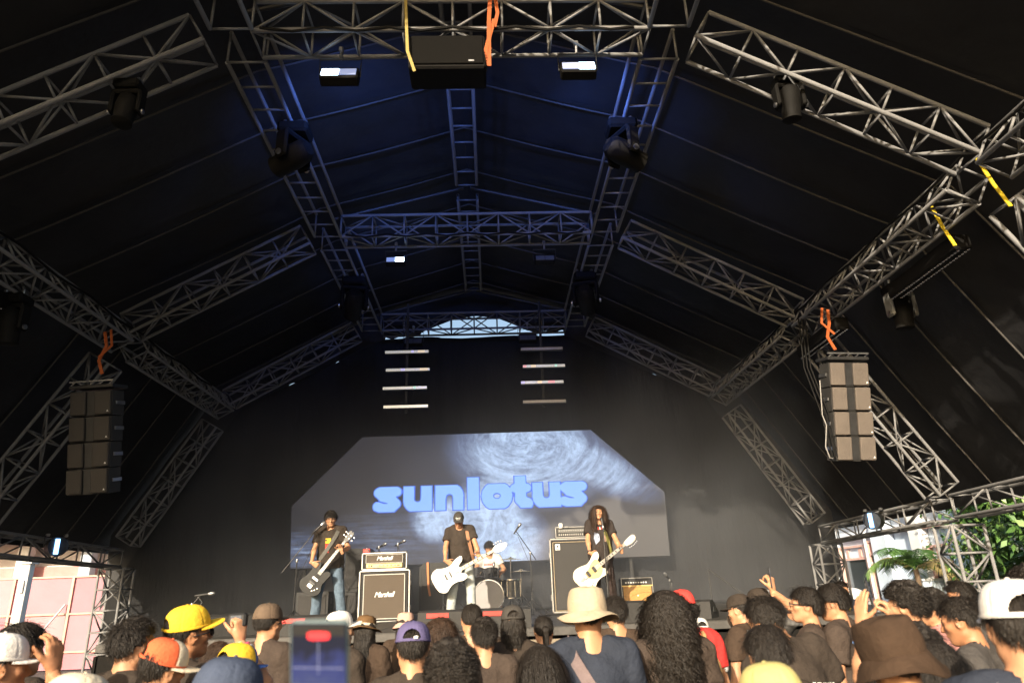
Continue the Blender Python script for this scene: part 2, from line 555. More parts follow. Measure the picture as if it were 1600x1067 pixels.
# ------------------------------------------------------------------ LED screen
def screen_mat():
    m = bpy.data.materials.new('led_picture'); m.use_nodes = True
    nt = m.node_tree; N = nt.nodes; L = nt.links
    b = N['Principled BSDF']
    b.inputs['Base Color'].default_value = (.045, .043, .042, 1); b.inputs['Roughness'].default_value = .6
    tc = N.new('ShaderNodeTexCoord')
    sep = N.new('ShaderNodeSeparateXYZ'); L.new(tc.outputs['Object'], sep.inputs['Vector'])
    def math_(op, a, c=None, cl=False):
        n = N.new('ShaderNodeMath'); n.operation = op; n.use_clamp = cl
        for i, v in enumerate((a, c)):
            if v is None: continue
            if isinstance(v, (int, float)): n.inputs[i].default_value = v
            else: L.new(v, n.inputs[i])
        return n.outputs[0]
    def noise(vec, sc, det=8, rough=.65, dist=0.0):
        n = N.new('ShaderNodeTexNoise'); n.inputs['Scale'].default_value = sc; n.inputs['Detail'].default_value = det
        n.inputs['Roughness'].default_value = rough; n.inputs['Distortion'].default_value = dist
        L.new(vec, n.inputs['Vector']); return n.outputs['Fac']
    def blob(cx, cz, rx, rz, ang=0.0):
        dx = math_('SUBTRACT', sep.outputs['X'], cx); dz = math_('SUBTRACT', sep.outputs['Z'], cz)
        ca, sa = math.cos(ang), math.sin(ang)
        ux = math_('ADD', math_('MULTIPLY', dx, ca), math_('MULTIPLY', dz, sa))
        uz = math_('SUBTRACT', math_('MULTIPLY', dz, ca), math_('MULTIPLY', dx, sa))
        a = math_('POWER', math_('DIVIDE', ux, rx), 2.0); c = math_('POWER', math_('DIVIDE', uz, rz), 2.0)
        return math_('SUBTRACT', 1.0, math_('SQRT', math_('ADD', a, c)), True)
    # swirl coordinates: polar round the storm's eye
    dx = math_('SUBTRACT', sep.outputs['X'], 0.9); dz = math_('MULTIPLY', math_('SUBTRACT', sep.outputs['Z'], 1.15), 1.6)
    rad = math_('SQRT', math_('ADD', math_('POWER', dx, 2.0), math_('POWER', dz, 2.0)))
    ang = math_('ARCTAN2', dz, dx)
    spir = math_('ADD', ang, math_('MULTIPLY', rad, 1.3))
    cv = N.new('ShaderNodeCombineXYZ')
    L.new(math_('MULTIPLY', math_('COSINE', spir), .9), cv.inputs['X']); L.new(math_('MULTIPLY', math_('SINE', spir), .9), cv.inputs['Y'])
    L.new(math_('MULTIPLY', rad, 2.6), cv.inputs['Z'])
    n1 = noise(cv.outputs['Vector'], 1.7, 10, .68, .4)
    n2 = noise(tc.outputs['Object'], 2.4, 10, .7, 1.2)
    n3 = noise(tc.outputs['Object'], 9.0, 8, .75, .6)
    st = N.new('ShaderNodeMapping'); st.inputs['Scale'].default_value = (.35, 1, 7); L.new(tc.outputs['Object'], st.inputs['Vector'])
    n4 = noise(st.outputs['Vector'], 2.2, 6, .6, .3)
    up = math_('MULTIPLY', math_('MAXIMUM', blob(.95, .85, 2.1, 1.25, -.1), blob(2.0, .75, 2.2, .62, -.45)), 2.0, True)
    upc = math_('MULTIPLY', up, math_('MULTIPLY', math_('SUBTRACT', math_('ADD', math_('MULTIPLY', n1, .9), math_('MULTIPLY', n3, .35)), .30), 1.9, True))
    lo = math_('MULTIPLY', math_('MAXIMUM', blob(-.10, -.70, 1.15, 1.15), math_('MAXIMUM', blob(-1.1, -.45, .75, .6), blob(.35, -.95, 1.0, .85))), 2.1, True)
    loc = math_('MULTIPLY', lo, math_('MULTIPLY', math_('SUBTRACT', math_('ADD', math_('MULTIPLY', n2, .8), math_('MULTIPLY', n3, .3)), .22), 2.2, True))
    lf = math_('MAXIMUM', blob(-4.0, -1.1, .8, .6), math_('MULTIPLY', blob(-2.4, -.9, 1.7, .8), .6))
    lfc = math_('MULTIPLY', lf, math_('MULTIPLY', math_('SUBTRACT', math_('ADD', math_('MULTIPLY', n4, .7), math_('MULTIPLY', n3, .4)), .45), 3.4, True))
    tot = math_('ADD', math_('ADD', upc, loc), lfc)
    haze_ = math_('MULTIPLY', math_('MAXIMUM', blob(.8, .6, 3.4, 2.0), blob(-.2, -.9, 2.6, 1.2)), .14)
    fac = math_('ADD', tot, haze_, True)
    cr = N.new('ShaderNodeValToRGB'); e = cr.color_ramp.elements
    e[0].position = 0.0; e[0].color = (.012, .013, .018, 1)
    e[1].position = 1.0; e[1].color = (.33, .44, .62, 1)
    k = cr.color_ramp.elements.new(.35); k.color = (.062, .085, .15, 1)
    L.new(fac, cr.inputs['Fac'])
    L.new(cr.outputs['Color'], b.inputs['Emission Color'])
    b.inputs['Emission Strength'].default_value = 1.15
    return m
SCY = 15.3
SCP = [(-4.26, 2.33), (3.83, 2.33), (3.86, 3.68), (2.32, 5.12), (-2.86, 5.10), (-4.33, 3.62)]
scr = thing('led_screen', 'wide LED video wall with cut upper corners showing a blue storm cloud', 'screen', (0, SCY, 3.72))
pb = MB(); pb.prism([(x, z - 3.72) for x, z in SCP], 0, .09); pb.build('picture', screen_mat(), scr)
fr = MB()
for i in range(6):
    a = SCP[i]; b_ = SCP[(i + 1) % 6]
    fr.tube([(a[0], .05, a[1] - 3.72), (b_[0], .05, b_[1] - 3.72)], .03, 4)
fr.build('frame', M_BLK, scr)
for x in (-4.0, -2.6, -1.2, .2, 1.6, 3.0):
    MB().box((x, .16, -1.2), (.06, .06, 2.3)).build('support', M_BLK, scr)
M_LET = pmat('lettering_light', (.05, .08, .2), .6, 0, 0, emit=(.19, .36, .66), es=1.0)
M_LETE = pmat('lettering_edge', (.03, .05, .2), .6, 0, 0, emit=(.05, .12, .62), es=.9)
# ================================================================== SHAPES FROM DISTANCE FIELDS
def axis_grid(lo, hi, h, fine=()):
    """1-D grid from lo to hi with step h, finer inside the (a, b, step) ranges."""
    cuts = sorted(set([lo, hi] + [c for f in fine for c in f[:2] if lo < c < hi]))
    out = []
    for a, b in zip(cuts[:-1], cuts[1:]):
        st = h; mid = (a + b) / 2
        for f in fine:
            if f[0] <= mid <= f[1]: st = min(st, f[2])
        n = max(1, int(math.ceil((b - a) / st)))
        out.append(np.linspace(a, b, n, endpoint=False))
    out.append(np.array([hi]))
    return np.concatenate(out).astype(np.float32)

CORN = np.array([(0, 0, 0), (1, 0, 0), (0, 1, 0), (1, 1, 0), (0, 0, 1), (1, 0, 1), (0, 1, 1), (1, 1, 1)])
EDG = [(0, 1), (2, 3), (4, 5), (6, 7), (0, 2), (1, 3), (4, 6), (5, 7), (0, 4), (1, 5), (2, 6), (3, 7)]
def surface_nets(D, xs, ys, zs):
    I = D < 0
    cnt = np.zeros(tuple(s - 1 for s in D.shape), np.int8)
    for (i, j, k) in CORN:
        cnt += I[i:i + cnt.shape[0], j:j + cnt.shape[1], k:k + cnt.shape[2]]
    act = np.argwhere((cnt > 0) & (cnt < 8))
    if len(act) == 0:
        return np.zeros((0, 3)), np.zeros((0, 4), int)
    idx = np.full(cnt.shape, -1, np.int32)
    idx[act[:, 0], act[:, 1], act[:, 2]] = np.arange(len(act))
    val = np.stack([D[act[:, 0] + c[0], act[:, 1] + c[1], act[:, 2] + c[2]] for c in CORN], 1)
    acc = np.zeros((len(act), 3)); w = np.zeros(len(act))
    for a, b in EDG:
        va, vb = val[:, a], val[:, b]
        m = (va < 0) != (vb < 0)
        t = np.where(m, va / np.where(m, va - vb, 1), 0)[:, None]
        p = CORN[a] + t * (CORN[b] - CORN[a])
        acc += p * m[:, None]; w += m
    u = acc / w[:, None]
    V = np.empty((len(act), 3))
    for ax, g in enumerate((xs, ys, zs)):
        i = act[:, ax]
        V[:, ax] = g[i] + u[:, ax] * (g[i + 1] - g[i])
    Q = []
    def quads(axis):
        S = I.take(range(0, I.shape[axis] - 1), axis) != I.take(range(1, I.shape[axis]), axis)
        e = np.argwhere(S)
        b, c = [(1, 2), (2, 0), (0, 1)][axis]
        ok = (e[:, b] > 0) & (e[:, c] > 0) & (e[:, b] < cnt.shape[b]) & (e[:, c] < cnt.shape[c])
        e = e[ok]
        def cell(db, dc):
            q = e.copy(); q[:, b] += db; q[:, c] += dc
            return idx[q[:, 0], q[:, 1], q[:, 2]]
        q = np.stack([cell(-1, -1), cell(0, -1), cell(0, 0), cell(-1, 0)], 1)
        ins = I[e[:, 0], e[:, 1], e[:, 2]]
        q[~ins] = q[~ins][:, ::-1]
        return q
    Q = np.concatenate([quads(0), quads(1), quads(2)])
    Q = Q[(Q >= 0).all(1)]
    return V, Q

class Field:
    def __init__(s, xs, ys, zs):
        s.g = (np.asarray(xs, np.float32), np.asarray(ys, np.float32), np.asarray(zs, np.float32))
        s.d = np.full((len(xs), len(ys), len(zs)), .5, np.float32)
    def sl(s, lo, hi):
        r = []
        for ax in range(3):
            a = np.searchsorted(s.g[ax], lo[ax]); b = np.searchsorted(s.g[ax], hi[ax])
            if b <= a: return None, None
            r.append(slice(a, b))
        P = (s.g[0][r[0]][:, None, None], s.g[1][r[1]][None, :, None], s.g[2][r[2]][None, None, :])
        return tuple(r), P
    def put(s, r, d, k, op='u'):
        o = s.d[r]
        if op == 'u':
            if k > 1e-5:
                h = np.clip(.5 + .5 * (o - d) / k, 0, 1)
                s.d[r] = o + (d - o) * h - k * h * (1 - h)
            else:
                s.d[r] = np.minimum(o, d)
        elif op == 's':
            if k > 1e-5:
                h = np.clip(.5 - .5 * (o + d) / k, 0, 1)
                s.d[r] = o + (-d - o) * h + k * h * (1 - h)
            else:
                s.d[r] = np.maximum(o, -d)
    def cap(s, a, b, ra, rb, k=.02, op='u', infl=0.0, cut=None, sq=None):
        """tapered capsule; cut=(t0,t1) limits it along its axis with flat ends"""
        a = np.asarray(a, float); b = np.asarray(b, float); ra += infl; rb += infl
        m = max(ra, rb) + k + .03
        r, P = s.sl(np.minimum(a, b) - m, np.maximum(a, b) + m)
        if r is None: return
        ab = b - a; L2 = float(ab @ ab) + 1e-12
        tt = ((P[0] - a[0]) * ab[0] + (P[1] - a[1]) * ab[1] + (P[2] - a[2]) * ab[2]) / L2
        t = np.clip(tt, 0, 1)
        dx = P[0] - a[0] - t * ab[0]; dy = P[1] - a[1] - t * ab[1]; dz = P[2] - a[2] - t * ab[2]
        if sq is not None:
            dx = dx / sq[0]; dy = dy / sq[1]; dz = dz / sq[2]
        d = np.sqrt(dx * dx + dy * dy + dz * dz) - (ra + t * (rb - ra))
        if cut is not None:
            L = math.sqrt(L2)
            d = np.maximum(d, np.maximum((cut[0] - tt) * L, (tt - cut[1]) * L))
        s.put(r, d.astype(np.float32), k, op)
    def ell(s, c, rad, k=.02, rot=None, op='u', infl=0.0):
        c = np.asarray(c, float); rad = np.asarray(rad, float) + infl
        m = (rad.max() if rot is not None else rad) + k + .03
        r, P = s.sl(c - m, c + m)
        if r is None: return
        x, y, z = P[0] - c[0], P[1] - c[1], P[2] - c[2]
        if rot is not None:
            x, y, z = (rot[0][0] * x + rot[1][0] * y + rot[2][0] * z, rot[0][1] * x + rot[1][1] * y + rot[2][1] * z, rot[0][2] * x + rot[1][2] * y + rot[2][2] * z)
        k0 = np.sqrt((x / rad[0]) ** 2 + (y / rad[1]) ** 2 + (z / rad[2]) ** 2)
        k1 = np.sqrt((x / rad[0] ** 2) ** 2 + (y / rad[1] ** 2) ** 2 + (z / rad[2] ** 2) ** 2) + 1e-9
        s.put(r, (k0 * (k0 - 1) / k1).astype(np.float32), k, op)
    def grid(s):
        return s.g[0][:, None, None], s.g[1][None, :, None], s.g[2][None, None, :]
    def mesh(s):
        return surface_nets(s.d, *s.g)

def wob(x, y, z, f, ph):
    """cheap smooth noise from sines, -1..1"""
    return (np.sin(x * f + ph + 1.7 * np.sin(y * f * .63 + ph * 2)) * .5 + np.sin(z * f * 1.31 + ph * 1.3 + 1.3 * np.sin(x * f * .9 - ph)) * .3
            + np.sin(y * f * 1.57 - ph * .7 + 1.9 * np.sin(z * f * .71 + ph)) * .2)

# ------------------------------------------------------------------ the name on the screen: fat soft letters
def letters_obj():
    xs = np.arange(-2.45, 2.46, .014); ys = np.array([-.05, -.03, -.01, .012, .03]); zs = np.arange(-.18, .86, .014)
    def strokes(fld, grow, y0):
        def st(pts, r, k=.012):
            for a, b in zip(pts[:-1], pts[1:]):
                fld.cap((a[0], y0, a[1]), (b[0], y0, b[1]), r, r, k=k, infl=grow)
        def arc(cx, cz, rx, rz, a0, a1, n=9):
            return [(cx + rx * math.cos(R(a0 + (a1 - a0) * i / n)), cz + rz * math.sin(R(a0 + (a1 - a0) * i / n))) for i in range(n + 1)]
        r = .118
        def S(x):
            st([(x + .21, .40), (x + .10, .455), (x - .08, .455), (x - .19, .385), (x - .10, .295), (x + .10, .235), (x + .19, .14), (x + .09, .045), (x - .09, .045), (x - .21, .09)], r * .86)
        def U(x):
            st([(x - .19, .55), (x - .19, .20)] + arc(x, .2, .19, .155, 180, 360)[1:] + [(x + .19, .55)], r); st([(x + .2, .55), (x + .2, -.06)], r)
        def Nn(x):
            st([(x - .2, .55), (x - .2, -.06)], r); st([(x - .19, .28)] + arc(x, .28, .19, .155, 180, 0)[1:] + [(x + .19, -.06)], r)
        S(-2.02); U(-1.36); Nn(-.66); st([(-.14, .74), (-.14, -.08)], r * 1.08)
        st(arc(.38, .245, .215, .19, 0, 360, 16), r * 1.08)
        st([(.90, .66), (.90, .16), (.99, .065), (1.04, .06)], r * 1.1); st([(.77, .40), (1.05, .40)], r * .8)
        U(1.47); S(2.07)
    out = []
    for nm, grow, y0, mat in (('letter_edge', .020, .004, M_LETE), ('lettering', .0, -.004, M_LET)):
        F = Field(xs, ys, zs); strokes(F, grow, y0)
        gy = F.g[1][None, :, None]
        F.d = np.maximum(F.d, np.abs(gy - y0) - .012)
        gx_, _, gz_ = F.grid()
        tall = np.minimum(np.abs(gx_ + .14), np.abs(gx_ - .90)) < .17
        F.d = np.maximum(F.d, np.maximum(-.030 - grow - gz_, gz_ - np.where(tall, .665, .508) - grow).astype(np.float32))
        v, q = F.mesh()
        o = link(nm, new_mesh(nm, v, q, mat), scr)
        o.location = (-.24, -.014, 3.46 - 3.72)
        out.append(o)
letters_obj()

# ================================================================== PEOPLE
def rotm(rx=0, ry=0, rz=0):
    return np.array(Euler((R(rx), R(ry), R(rz)), 'ZYX').to_matrix())

def skin_mat(name, col):
    return pmat(name, col, .5, 0, .10, 14, .08, 90, .4)
SKIN = [skin_mat('skin_tan', (.48, .245, .135)), skin_mat('skin_brown', (.39, .185, .095)), skin_mat('skin_light', (.46, .235, .125)), skin_mat('skin_deep', (.22, .10, .05))]
M_HAIR = pmat('hair_black', (.018, .014, .011), .52, 0, .4, 60, .55, 150, .32, stretch=(1, 1, .22))
M_HAIRB = pmat('hair_brown', (.040, .022, .013), .52, 0, .4, 60, .55, 150, .32, stretch=(1, 1, .22))
M_EYE = pmat('eye_white', (.30, .26, .22), .2, 0, .05, 5)
M_IRIS = pmat('eye_dark', (.02, .012, .008), .15, 0, .05, 5)
M_LIP = pmat('lips', (.30, .12, .09), .45, 0, .08, 30)
def cloth(name, col, var=.18, bump=None):
    hat = name.startswith('cap') or name.startswith('hat') or name.startswith('felt') or name in ('cream', 'dusk_purple')
    return pmat('cloth_' + name, col, .88, 0, var + .05, 7, .25 if hat else .8, 60 if hat else 20, .15, sheen=0.0)

HEADC = np.array([0, .012, 1.638])
def ik(sh, wr, l1, l2, pole):
    sh = np.asarray(sh, float); wr = np.asarray(wr, float); d = wr - sh; L = np.linalg.norm(d)
    if L > (l1 + l2) * .995:
        wr = sh + d / L * (l1 + l2) * .995; d = wr - sh; L = np.linalg.norm(d)
    a = (l1 * l1 - l2 * l2 + L * L) / (2 * L); h = math.sqrt(max(1e-6, l1 * l1 - a * a))
    u = d / L; p = np.asarray(pole, float); p = p - u * (p @ u); p /= (np.linalg.norm(p) + 1e-9)
    return sh + u * a + p * h, wr

HANDS = {}
def hand_geo(pose, side, fine):
    """hand in its own frame: wrist at 0, fingers along +Z, palm facing -Y, thumb on +X for side=+1"""
    key = (pose, side, fine)
    if key in HANDS: return HANDS[key]
    h = .0046 if fine else .0062
    F = Field(np.arange(-.085, .0851, h), np.arange(-.12, .075, h), np.arange(-.05, .235, h))
    F.cap((0, 0, -.045), (0, 0, .012), .026, .027, .02, sq=(1.05, .8, 1))
    for x, zt in ((-.028, .088), (-.010, .094), (.010, .096), (.028, .092)):
        F.cap((x * .62, 0, .015), (x, 0, zt - .008), .015, .0135, .016, sq=(1, .85, 1))
    curl = {'relaxed': 28, 'grip': 62, 'fist': 82, 'open': 8, 'fret': 50}[pose]
    for x, z0, ln, r in ((-.030, .083, .060, .0082), (-.010, .090, .076, .0092), (.010, .092, .082, .0096), (.030, .087, .074, .0092)):
        p = np.array([x, 0, z0]); ang = 0; sp = x * 1.5 * (1.0 if pose == 'open' else .35)
        for i, fr in enumerate((.44, .31, .25)):
            ang += R(curl * (.8, 1.05, .75)[i] * (1 + .12 * (x < 0)))
            dr = np.array([sp * .5, -math.sin(ang), math.cos(ang)]); dr /= np.linalg.norm(dr)
            q = p + dr * ln * fr
            F.cap(p, q, r * (1 - .07 * i), r * (.94 - .08 * i), .004 if i else .010)
            p = q
    tc = {'relaxed': (.5, -.35), 'grip': (.25, -.8), 'fist': (-.1, -.9), 'open': (1.0, -.15), 'fret': (.1, -.7)}[pose]
    p = np.array([.022, -.004, .022]); dr = np.array([.72 + .25 * tc[0], .35 * tc[1], .72]); dr /= np.linalg.norm(dr)
    q = p + dr * .044; F.cap(p, q, .0155, .0115, .014)
    dr2 = dr + np.array([-.25 + .3 * (tc[0] - .3), .55 * tc[1], .15]); dr2 /= np.linalg.norm(dr2)
    q2 = q + dr2 * .032; F.cap(q, q2, .011, .010, .005)
    dr3 = dr2 + np.array([-.25, .35 * tc[1], .1]); dr3 /= np.linalg.norm(dr3)
    F.cap(q2, q2 + dr3 * .024, .010, .0082, .004)
    V, Q = F.mesh()
    if side < 0:
        V = V * np.array([-1, 1, 1]); Q = Q[:, ::-1]
    HANDS[key] = (V, Q)
    return HANDS[key]

class Person:
    pass

def person(label, loc, H=1.70, yaw=0.0, skin=0, head=(0, 0, 0), lean=0.0, side_lean=0.0, twist=0.0, arms=None, sex='m', build=1.0,
           shirt=None, sleeve=.62, hem=.86, shirt_cut='tee', trousers=None, shoes=None, fine=False, group='people in the crowd', neck=1.0, name='person', seated=None, jaw=1.0, legs=None, shirt_fit=0.0, cat='person'):
    """A standing figure facing +Y in its own frame; loc is on the floor between the feet. Returns handles for hair, hats, bags."""
    s = H / 1.75
    t = thing(name, label, cat, loc, R(yaw), group, s)
    seed = abs(hash_(label)) % 1000 / 100.0
    # upper body leans about the waist
    piv = np.array([0, 0, .98])
    RU = rotm(-lean, side_lean, twist)
    def up(p): return piv + RU @ (np.asarray(p, float) - piv)
    shw = (.178 if sex == 'm' else .155) * build
    RH = RU @ rotm(head[0], head[1], head[2])
    nb = up((0, -.012, 1.46)); 
    hc = up((0, -.004, 1.53)) + RH @ np.array([0, .014, .108])
    P = Person(); P.root = t; P.s = s; P.RH = RH; P.hc = hc; P.up = up; P.RU = RU; P.seed = seed; P.skin = SKIN[skin]; P.sex = sex; P.fine = fine
    shL, shR = up((-shw, -.01, 1.425)), up((shw, -.01, 1.425))
    arms = arms or {}
    A = {}
    for sd, sh in ((-1, shL), (1, shR)):
        a = arms.get(sd, None)
        if a is None:
            wr = up((sd * (shw + .075), .06, .90)); pole = RU @ np.array([sd * .35, -1, 0]); pose = 'relaxed'; pal = np.array([-sd, 0, 0.0]); fd = None
        else:
            wr = np.asarray(a['w'], float); pole = np.asarray(a.get('pole', (sd * .5, -.6, -.6)), float); pose = a.get('hand', 'relaxed'); pal = np.asarray(a.get('palm', (-sd, 0, 0)), float); fd = a.get('dir')
        el, wr = ik(sh, wr, .285, .255, pole)
        A[sd] = (sh, el, wr, pose, pal, fd)
    P.arms = A
    # -------- body field
    pts = [np.array([0, 0, 0]), hc + (RH @ np.array([0, 0, .15]))] + [x for sd in A for x in A[sd][:3]]
    pts = np.array(pts)
    lo = pts.min(0) - .10; hi = pts.max(0) + .10
    lo[0] = min(lo[0], -.32); hi[0] = max(hi[0], .32); lo[1] = min(lo[1], -.24, hc[1] - .16); hi[1] = max(hi[1], .3, hc[1] + .17); lo[2] = -.01; hi[2] = max(hi[2], hc[2] + .15)
    if seated:
        hi[1] = max(hi[1], .75)
    h = .0115 if fine else .017
    hf = .0062 if fine else .0085
    gx = axis_grid(lo[0], hi[0], h, [(hc[0] - .1, hc[0] + .1, hf)])
    gy = axis_grid(lo[1], hi[1], h, [(hc[1] - .12, hc[1] + .14, hf)])
    gz = axis_grid(lo[2], hi[2], h * 1.15, [(hc[2] - .14, hc[2] + .13, hf)])
    B = Field(gx, gy, gz)
    g = build
    f = sex == 'f'
    def torso(F, infl=0.0, k=.05):
        F.ell(up((0, -.005, .97)), np.array([.165 * g, .118, .13]) * (1.04 if f else 1), k, RU, infl=infl)
        F.ell(up((0, .0, 1.10)), (.142 * g if not f else .128, .105 * g, .16), k, RU, infl=infl)
        F.ell(up((0, .0, 1.27)), (.160 * g * (.93 if f else 1), .112 * g, .185), k, RU, infl=infl)
        F.cap(up((-shw + .035, -.012, 1.405)), up((shw - .035, -.012, 1.405)), .066, .066, k, infl=infl)
        for sd in (-1, 1):
            F.cap(up((sd * .035, -.022, 1.495)), up((sd * (shw - .03), -.014, 1.44)), .036, .05, .03, infl=infl)
        if f:
            for sd in (-1, 1): F.ell(up((sd * .07, .09, 1.27)), (.062, .055, .062), .03, RU, infl=infl)
    torso(B)
    B.cap(up((0, -.02, 1.43)), hc + RH @ np.array([0, -.018, -.06]), .060 * neck, .054 * neck, .03)
    for sd in (-1, 1):
        sh, el, wr = A[sd][:3]
        ra = (.049 if not f else .041) * (g * .5 + .5)
        B.cap(sh, el, ra, ra * .80, .035); B.cap(el, wr, ra * .82, ra * .55, .015)
        B.ell(sh * .93 + el * .07, (ra * 1.12,) * 3, .03)
        mid = el * .72 + wr * .28; B.ell(mid, (ra * .84,) * 3, .03)
    # legs
    L = legs or {}
    LG = {}
    for sd in (-1, 1):
        hip = np.array([sd * .088, 0, .93])
        if seated:
            kn = np.array([sd * .17, .42, .93 - .38 + .33]); an = np.array([sd * .20, .50, .46])
            kn[2] = .90; an = np.array([sd * .20, .52, .46])
        else:
            kn = np.array(L.get(('k', sd), (sd * .105, .03, .50))); an = np.array(L.get(('a', sd), (sd * .12, -.02, .085)))
        LG[sd] = (hip, kn, an)
        if not (trousers is None):
            B.cap(hip, kn, .080, .052, .03); B.cap(kn, an, .052, .036, .02)
            fdv = np.array(L.get(('f', sd), (sd * .25, 1, 0)), float); fdv /= np.linalg.norm(fdv)
            B.cap(an + np.array([0, 0, -.045]) - fdv * .045, an + np.array([0, 0, -.052]) + fdv * .15, .034, .026, .02)
    P.legs = LG
    # head
    def hp(x, y, z): return hc + RH @ np.array([x, y, z])
    B.ell(hp(0, -.012, .022), (.0755, .095, .088), .02, RH)
    B.ell(hp(0, .030, -.030), (.060 * jaw, .066, .078), .03, RH)
    B.ell(hp(0, .064, -.092), (.027 * jaw, .024, .022), .03, RH)
    B.cap(hp(-.050 * jaw, .0, -.062), hp(-.018, .066, -.095), .020, .016, .03)
    B.cap(hp(.050 * jaw, .0, -.062), hp(.018, .066, -.095), .020, .016, .03)
    for sd in (-1, 1):
        B.ell(hp(sd * .045, .062, -.022), (.022, .020, .018), .02, RH)            # cheek
        B.cap(hp(sd * .014, .087, .014), hp(sd * .045, .075, .016), .011, .009, .014)  # brow
        B.ell(hp(sd * .031, .096, -.004), (.016, .013, .009), .012, RH, op='s')     # eye socket
        er = RH @ rotm(0, sd * 8, sd * -18)
        B.ell(hp(sd * .077, -.006, -.012), (.010, .024, .033), .008, er)
        B.ell(hp(sd * .085, -.004, -.010), (.006, .014, .020), .006, er, op='s')
    B.cap(hp(0, .090, .008), hp(0, .112, -.032), .008, .012, .010)
    for sd in (-1, 1): B.ell(hp(sd * .012, .100, -.036), (.009, .010, .008), .008, RH)
    B.cap(hp(-.017, .092, -.062), hp(.017, .092, -.062), .0085, .0085, .008)
    V, Q = B.mesh()
    VS = [V]; QS = [Q]; off = len(V)
    for sd in (-1, 1):
        sh, el, wr, pose, pal, fd = A[sd]
        z = np.asarray(fd, float) if fd is not None else (wr - el)
        z = z / np.linalg.norm(z); y = -(pal - z * (pal @ z)); y /= (np.linalg.norm(y) + 1e-9); x = np.cross(y, z)
        # thumb: for the right hand with the palm facing -Y (fingers up) the thumb points to -X ; side picks the mirrored hand
        M = np.stack([x, y, z], 1)
        hv, hq = hand_geo(pose, sd, fine)
        VS.append(hv @ M.T + wr + z * .018); QS.append(hq + off); off += len(hv)
        P.arms[sd] = P.arms[sd] + (M,)
    P.body = link('body', new_mesh('body', np.concatenate(VS), np.concatenate(QS), P.skin), t)
    # -------- face details
    if fine:
        for sd in (-1, 1):
            m = MB(); m.lathe([(0, -.0115), (.008, -.008), (.0115, 0), (.008, .008), (0, .0115)], 10, Matrix.Translation(Vector(hp(sd * .031, .0795, -.005))), cap=False)
            e = m.build('eye', M_EYE, t, smooth=True)
            m = MB(); m.lathe([(0, -.006), (.0068, 0), (0, .0068)], 8, Matrix.Translation(Vector(hp(sd * .031, .0885, -.005))), cap=False); m.build('iris', M_IRIS, e, smooth=True)
        m = MB(); m.tube([Vector(hp(x, .1025 - abs(x) * .35, -.064 + z)) for x, z in ((-.021, .001), (-.01, -.001), (0, -.002), (.01, -.001), (.021, .001))], [.002, .0042, .005, .0042, .002], 6)
        m.build('lips', M_LIP, t, smooth=True)
        for sd in (-1, 1):
            m = MB(); m.tube([Vector(hp(sd * x, y, z)) for x, y, z in ((.014, .098, .024), (.032, .092, .029), (.048, .079, .024))], [.003, .0042, .0015], 5); m.build('eyebrow', M_HAIR, t, smooth=True)
    # -------- shirt
    if shirt is not None:
        hs = .013 if fine else .0175
        fx = 10 + seed
        zlo = hem - .06
        gx = axis_grid(min(lo[0], -.34), max(hi[0], .34), hs); gy = axis_grid(min(lo[1], -.27), hi[1], hs); gz = axis_grid(max(0.05, zlo), min(hi[2], 2.2), hs)
        S = Field(gx, gy, gz)
        inf = .016 + shirt_fit
        torso(S, inf, .06)
        S.cap(up((0, 0, hem - .05)), up((0, 0, 1.22)), .150 * g + shirt_fit, .150 * g + shirt_fit, .06, infl=inf, sq=(1.08, .80, 1))
        for sd in (-1, 1):
            sh, el, wr = A[sd][:3]
            ra = (.056 if not f else .047) * (g * .5 + .5)
            if sleeve > 0:
                if sleeve <= 1:
                    S.cap(sh, el, ra + .008, ra + .008, .045, infl=.012, cut=(-.5, sleeve))
                else:
                    S.cap(sh, el, ra + .004, ra, .045, infl=.012, cut=(-.5, 1.2)); S.cap(el, wr, ra, ra * .75, .02, infl=.010, cut=(-.3, sleeve - 1))
        x, y, z = S.grid()
        S.d += .0125 * wob(x, y, z, fx + 6, seed).astype(np.float32) * 1.0
        S.d += .006 * wob(x * 1.3, y, z * .45, 38, seed + 2).astype(np.float32)
        S.d = np.maximum(S.d, (hem + .012 * np.sin(x * 9 + seed) - z).astype(np.float32))
        S.cap(up((0, .022, 1.452)), hc + RH @ np.array([0, -.012, -.06]), .0665 * neck, .066 * neck, .006, op='s'); S.cap(hc + RH @ np.array([0, -.018, -.06]), hc, .066, .13, .006, op='s')
        if shirt_cut == 'tank':
            for sd in (-1, 1): S.cap(A[sd][0] + np.array([sd * .02, 0, .05]), A[sd][0] + np.array([sd * .02, 0, -.10]), .075, .06, .01, op='s')
        v, q = S.mesh()
        P.shirt = link('shirt', new_mesh('shirt', v, q, shirt), t)
        P.shirt_bvh = BVHTree.FromPolygons([tuple(a) for a in v], [tuple(a) for a in q])
    if trousers is not None:
        ht = .015 if fine else .022
        T = Field(axis_grid(-.33, .33, ht), axis_grid(-.22, .75 if seated else .30, ht), axis_grid(.04, 1.06, ht))
        T.ell((0, -.005, .96), (.168 * g, .122, .125), .04, infl=.010)
        for sd in (-1, 1):
            hip, kn, an = LG[sd]
            T.cap(hip, kn, .088, .070, .03, infl=.012); T.cap(kn, an, .068, .064, .02, infl=.012, cut=(-.3, 1.0 if not seated else .0))
        x, y, z = T.grid()
        T.d += .006 * wob(x, y, z * .8, 21, seed).astype(np.float32)
        T.d = np.maximum(T.d, (z - 1.02).astype(np.float32))
        v, q = T.mesh(); P.trousers = link('trousers', new_mesh('trousers', v, q, trousers), t)
        K = Field(axis_grid(-.33, .33, ht), axis_grid(-.16, .75 if seated else .36, ht), axis_grid(-.002 if not seated else .3, .17 if not seated else .6, ht * .8))
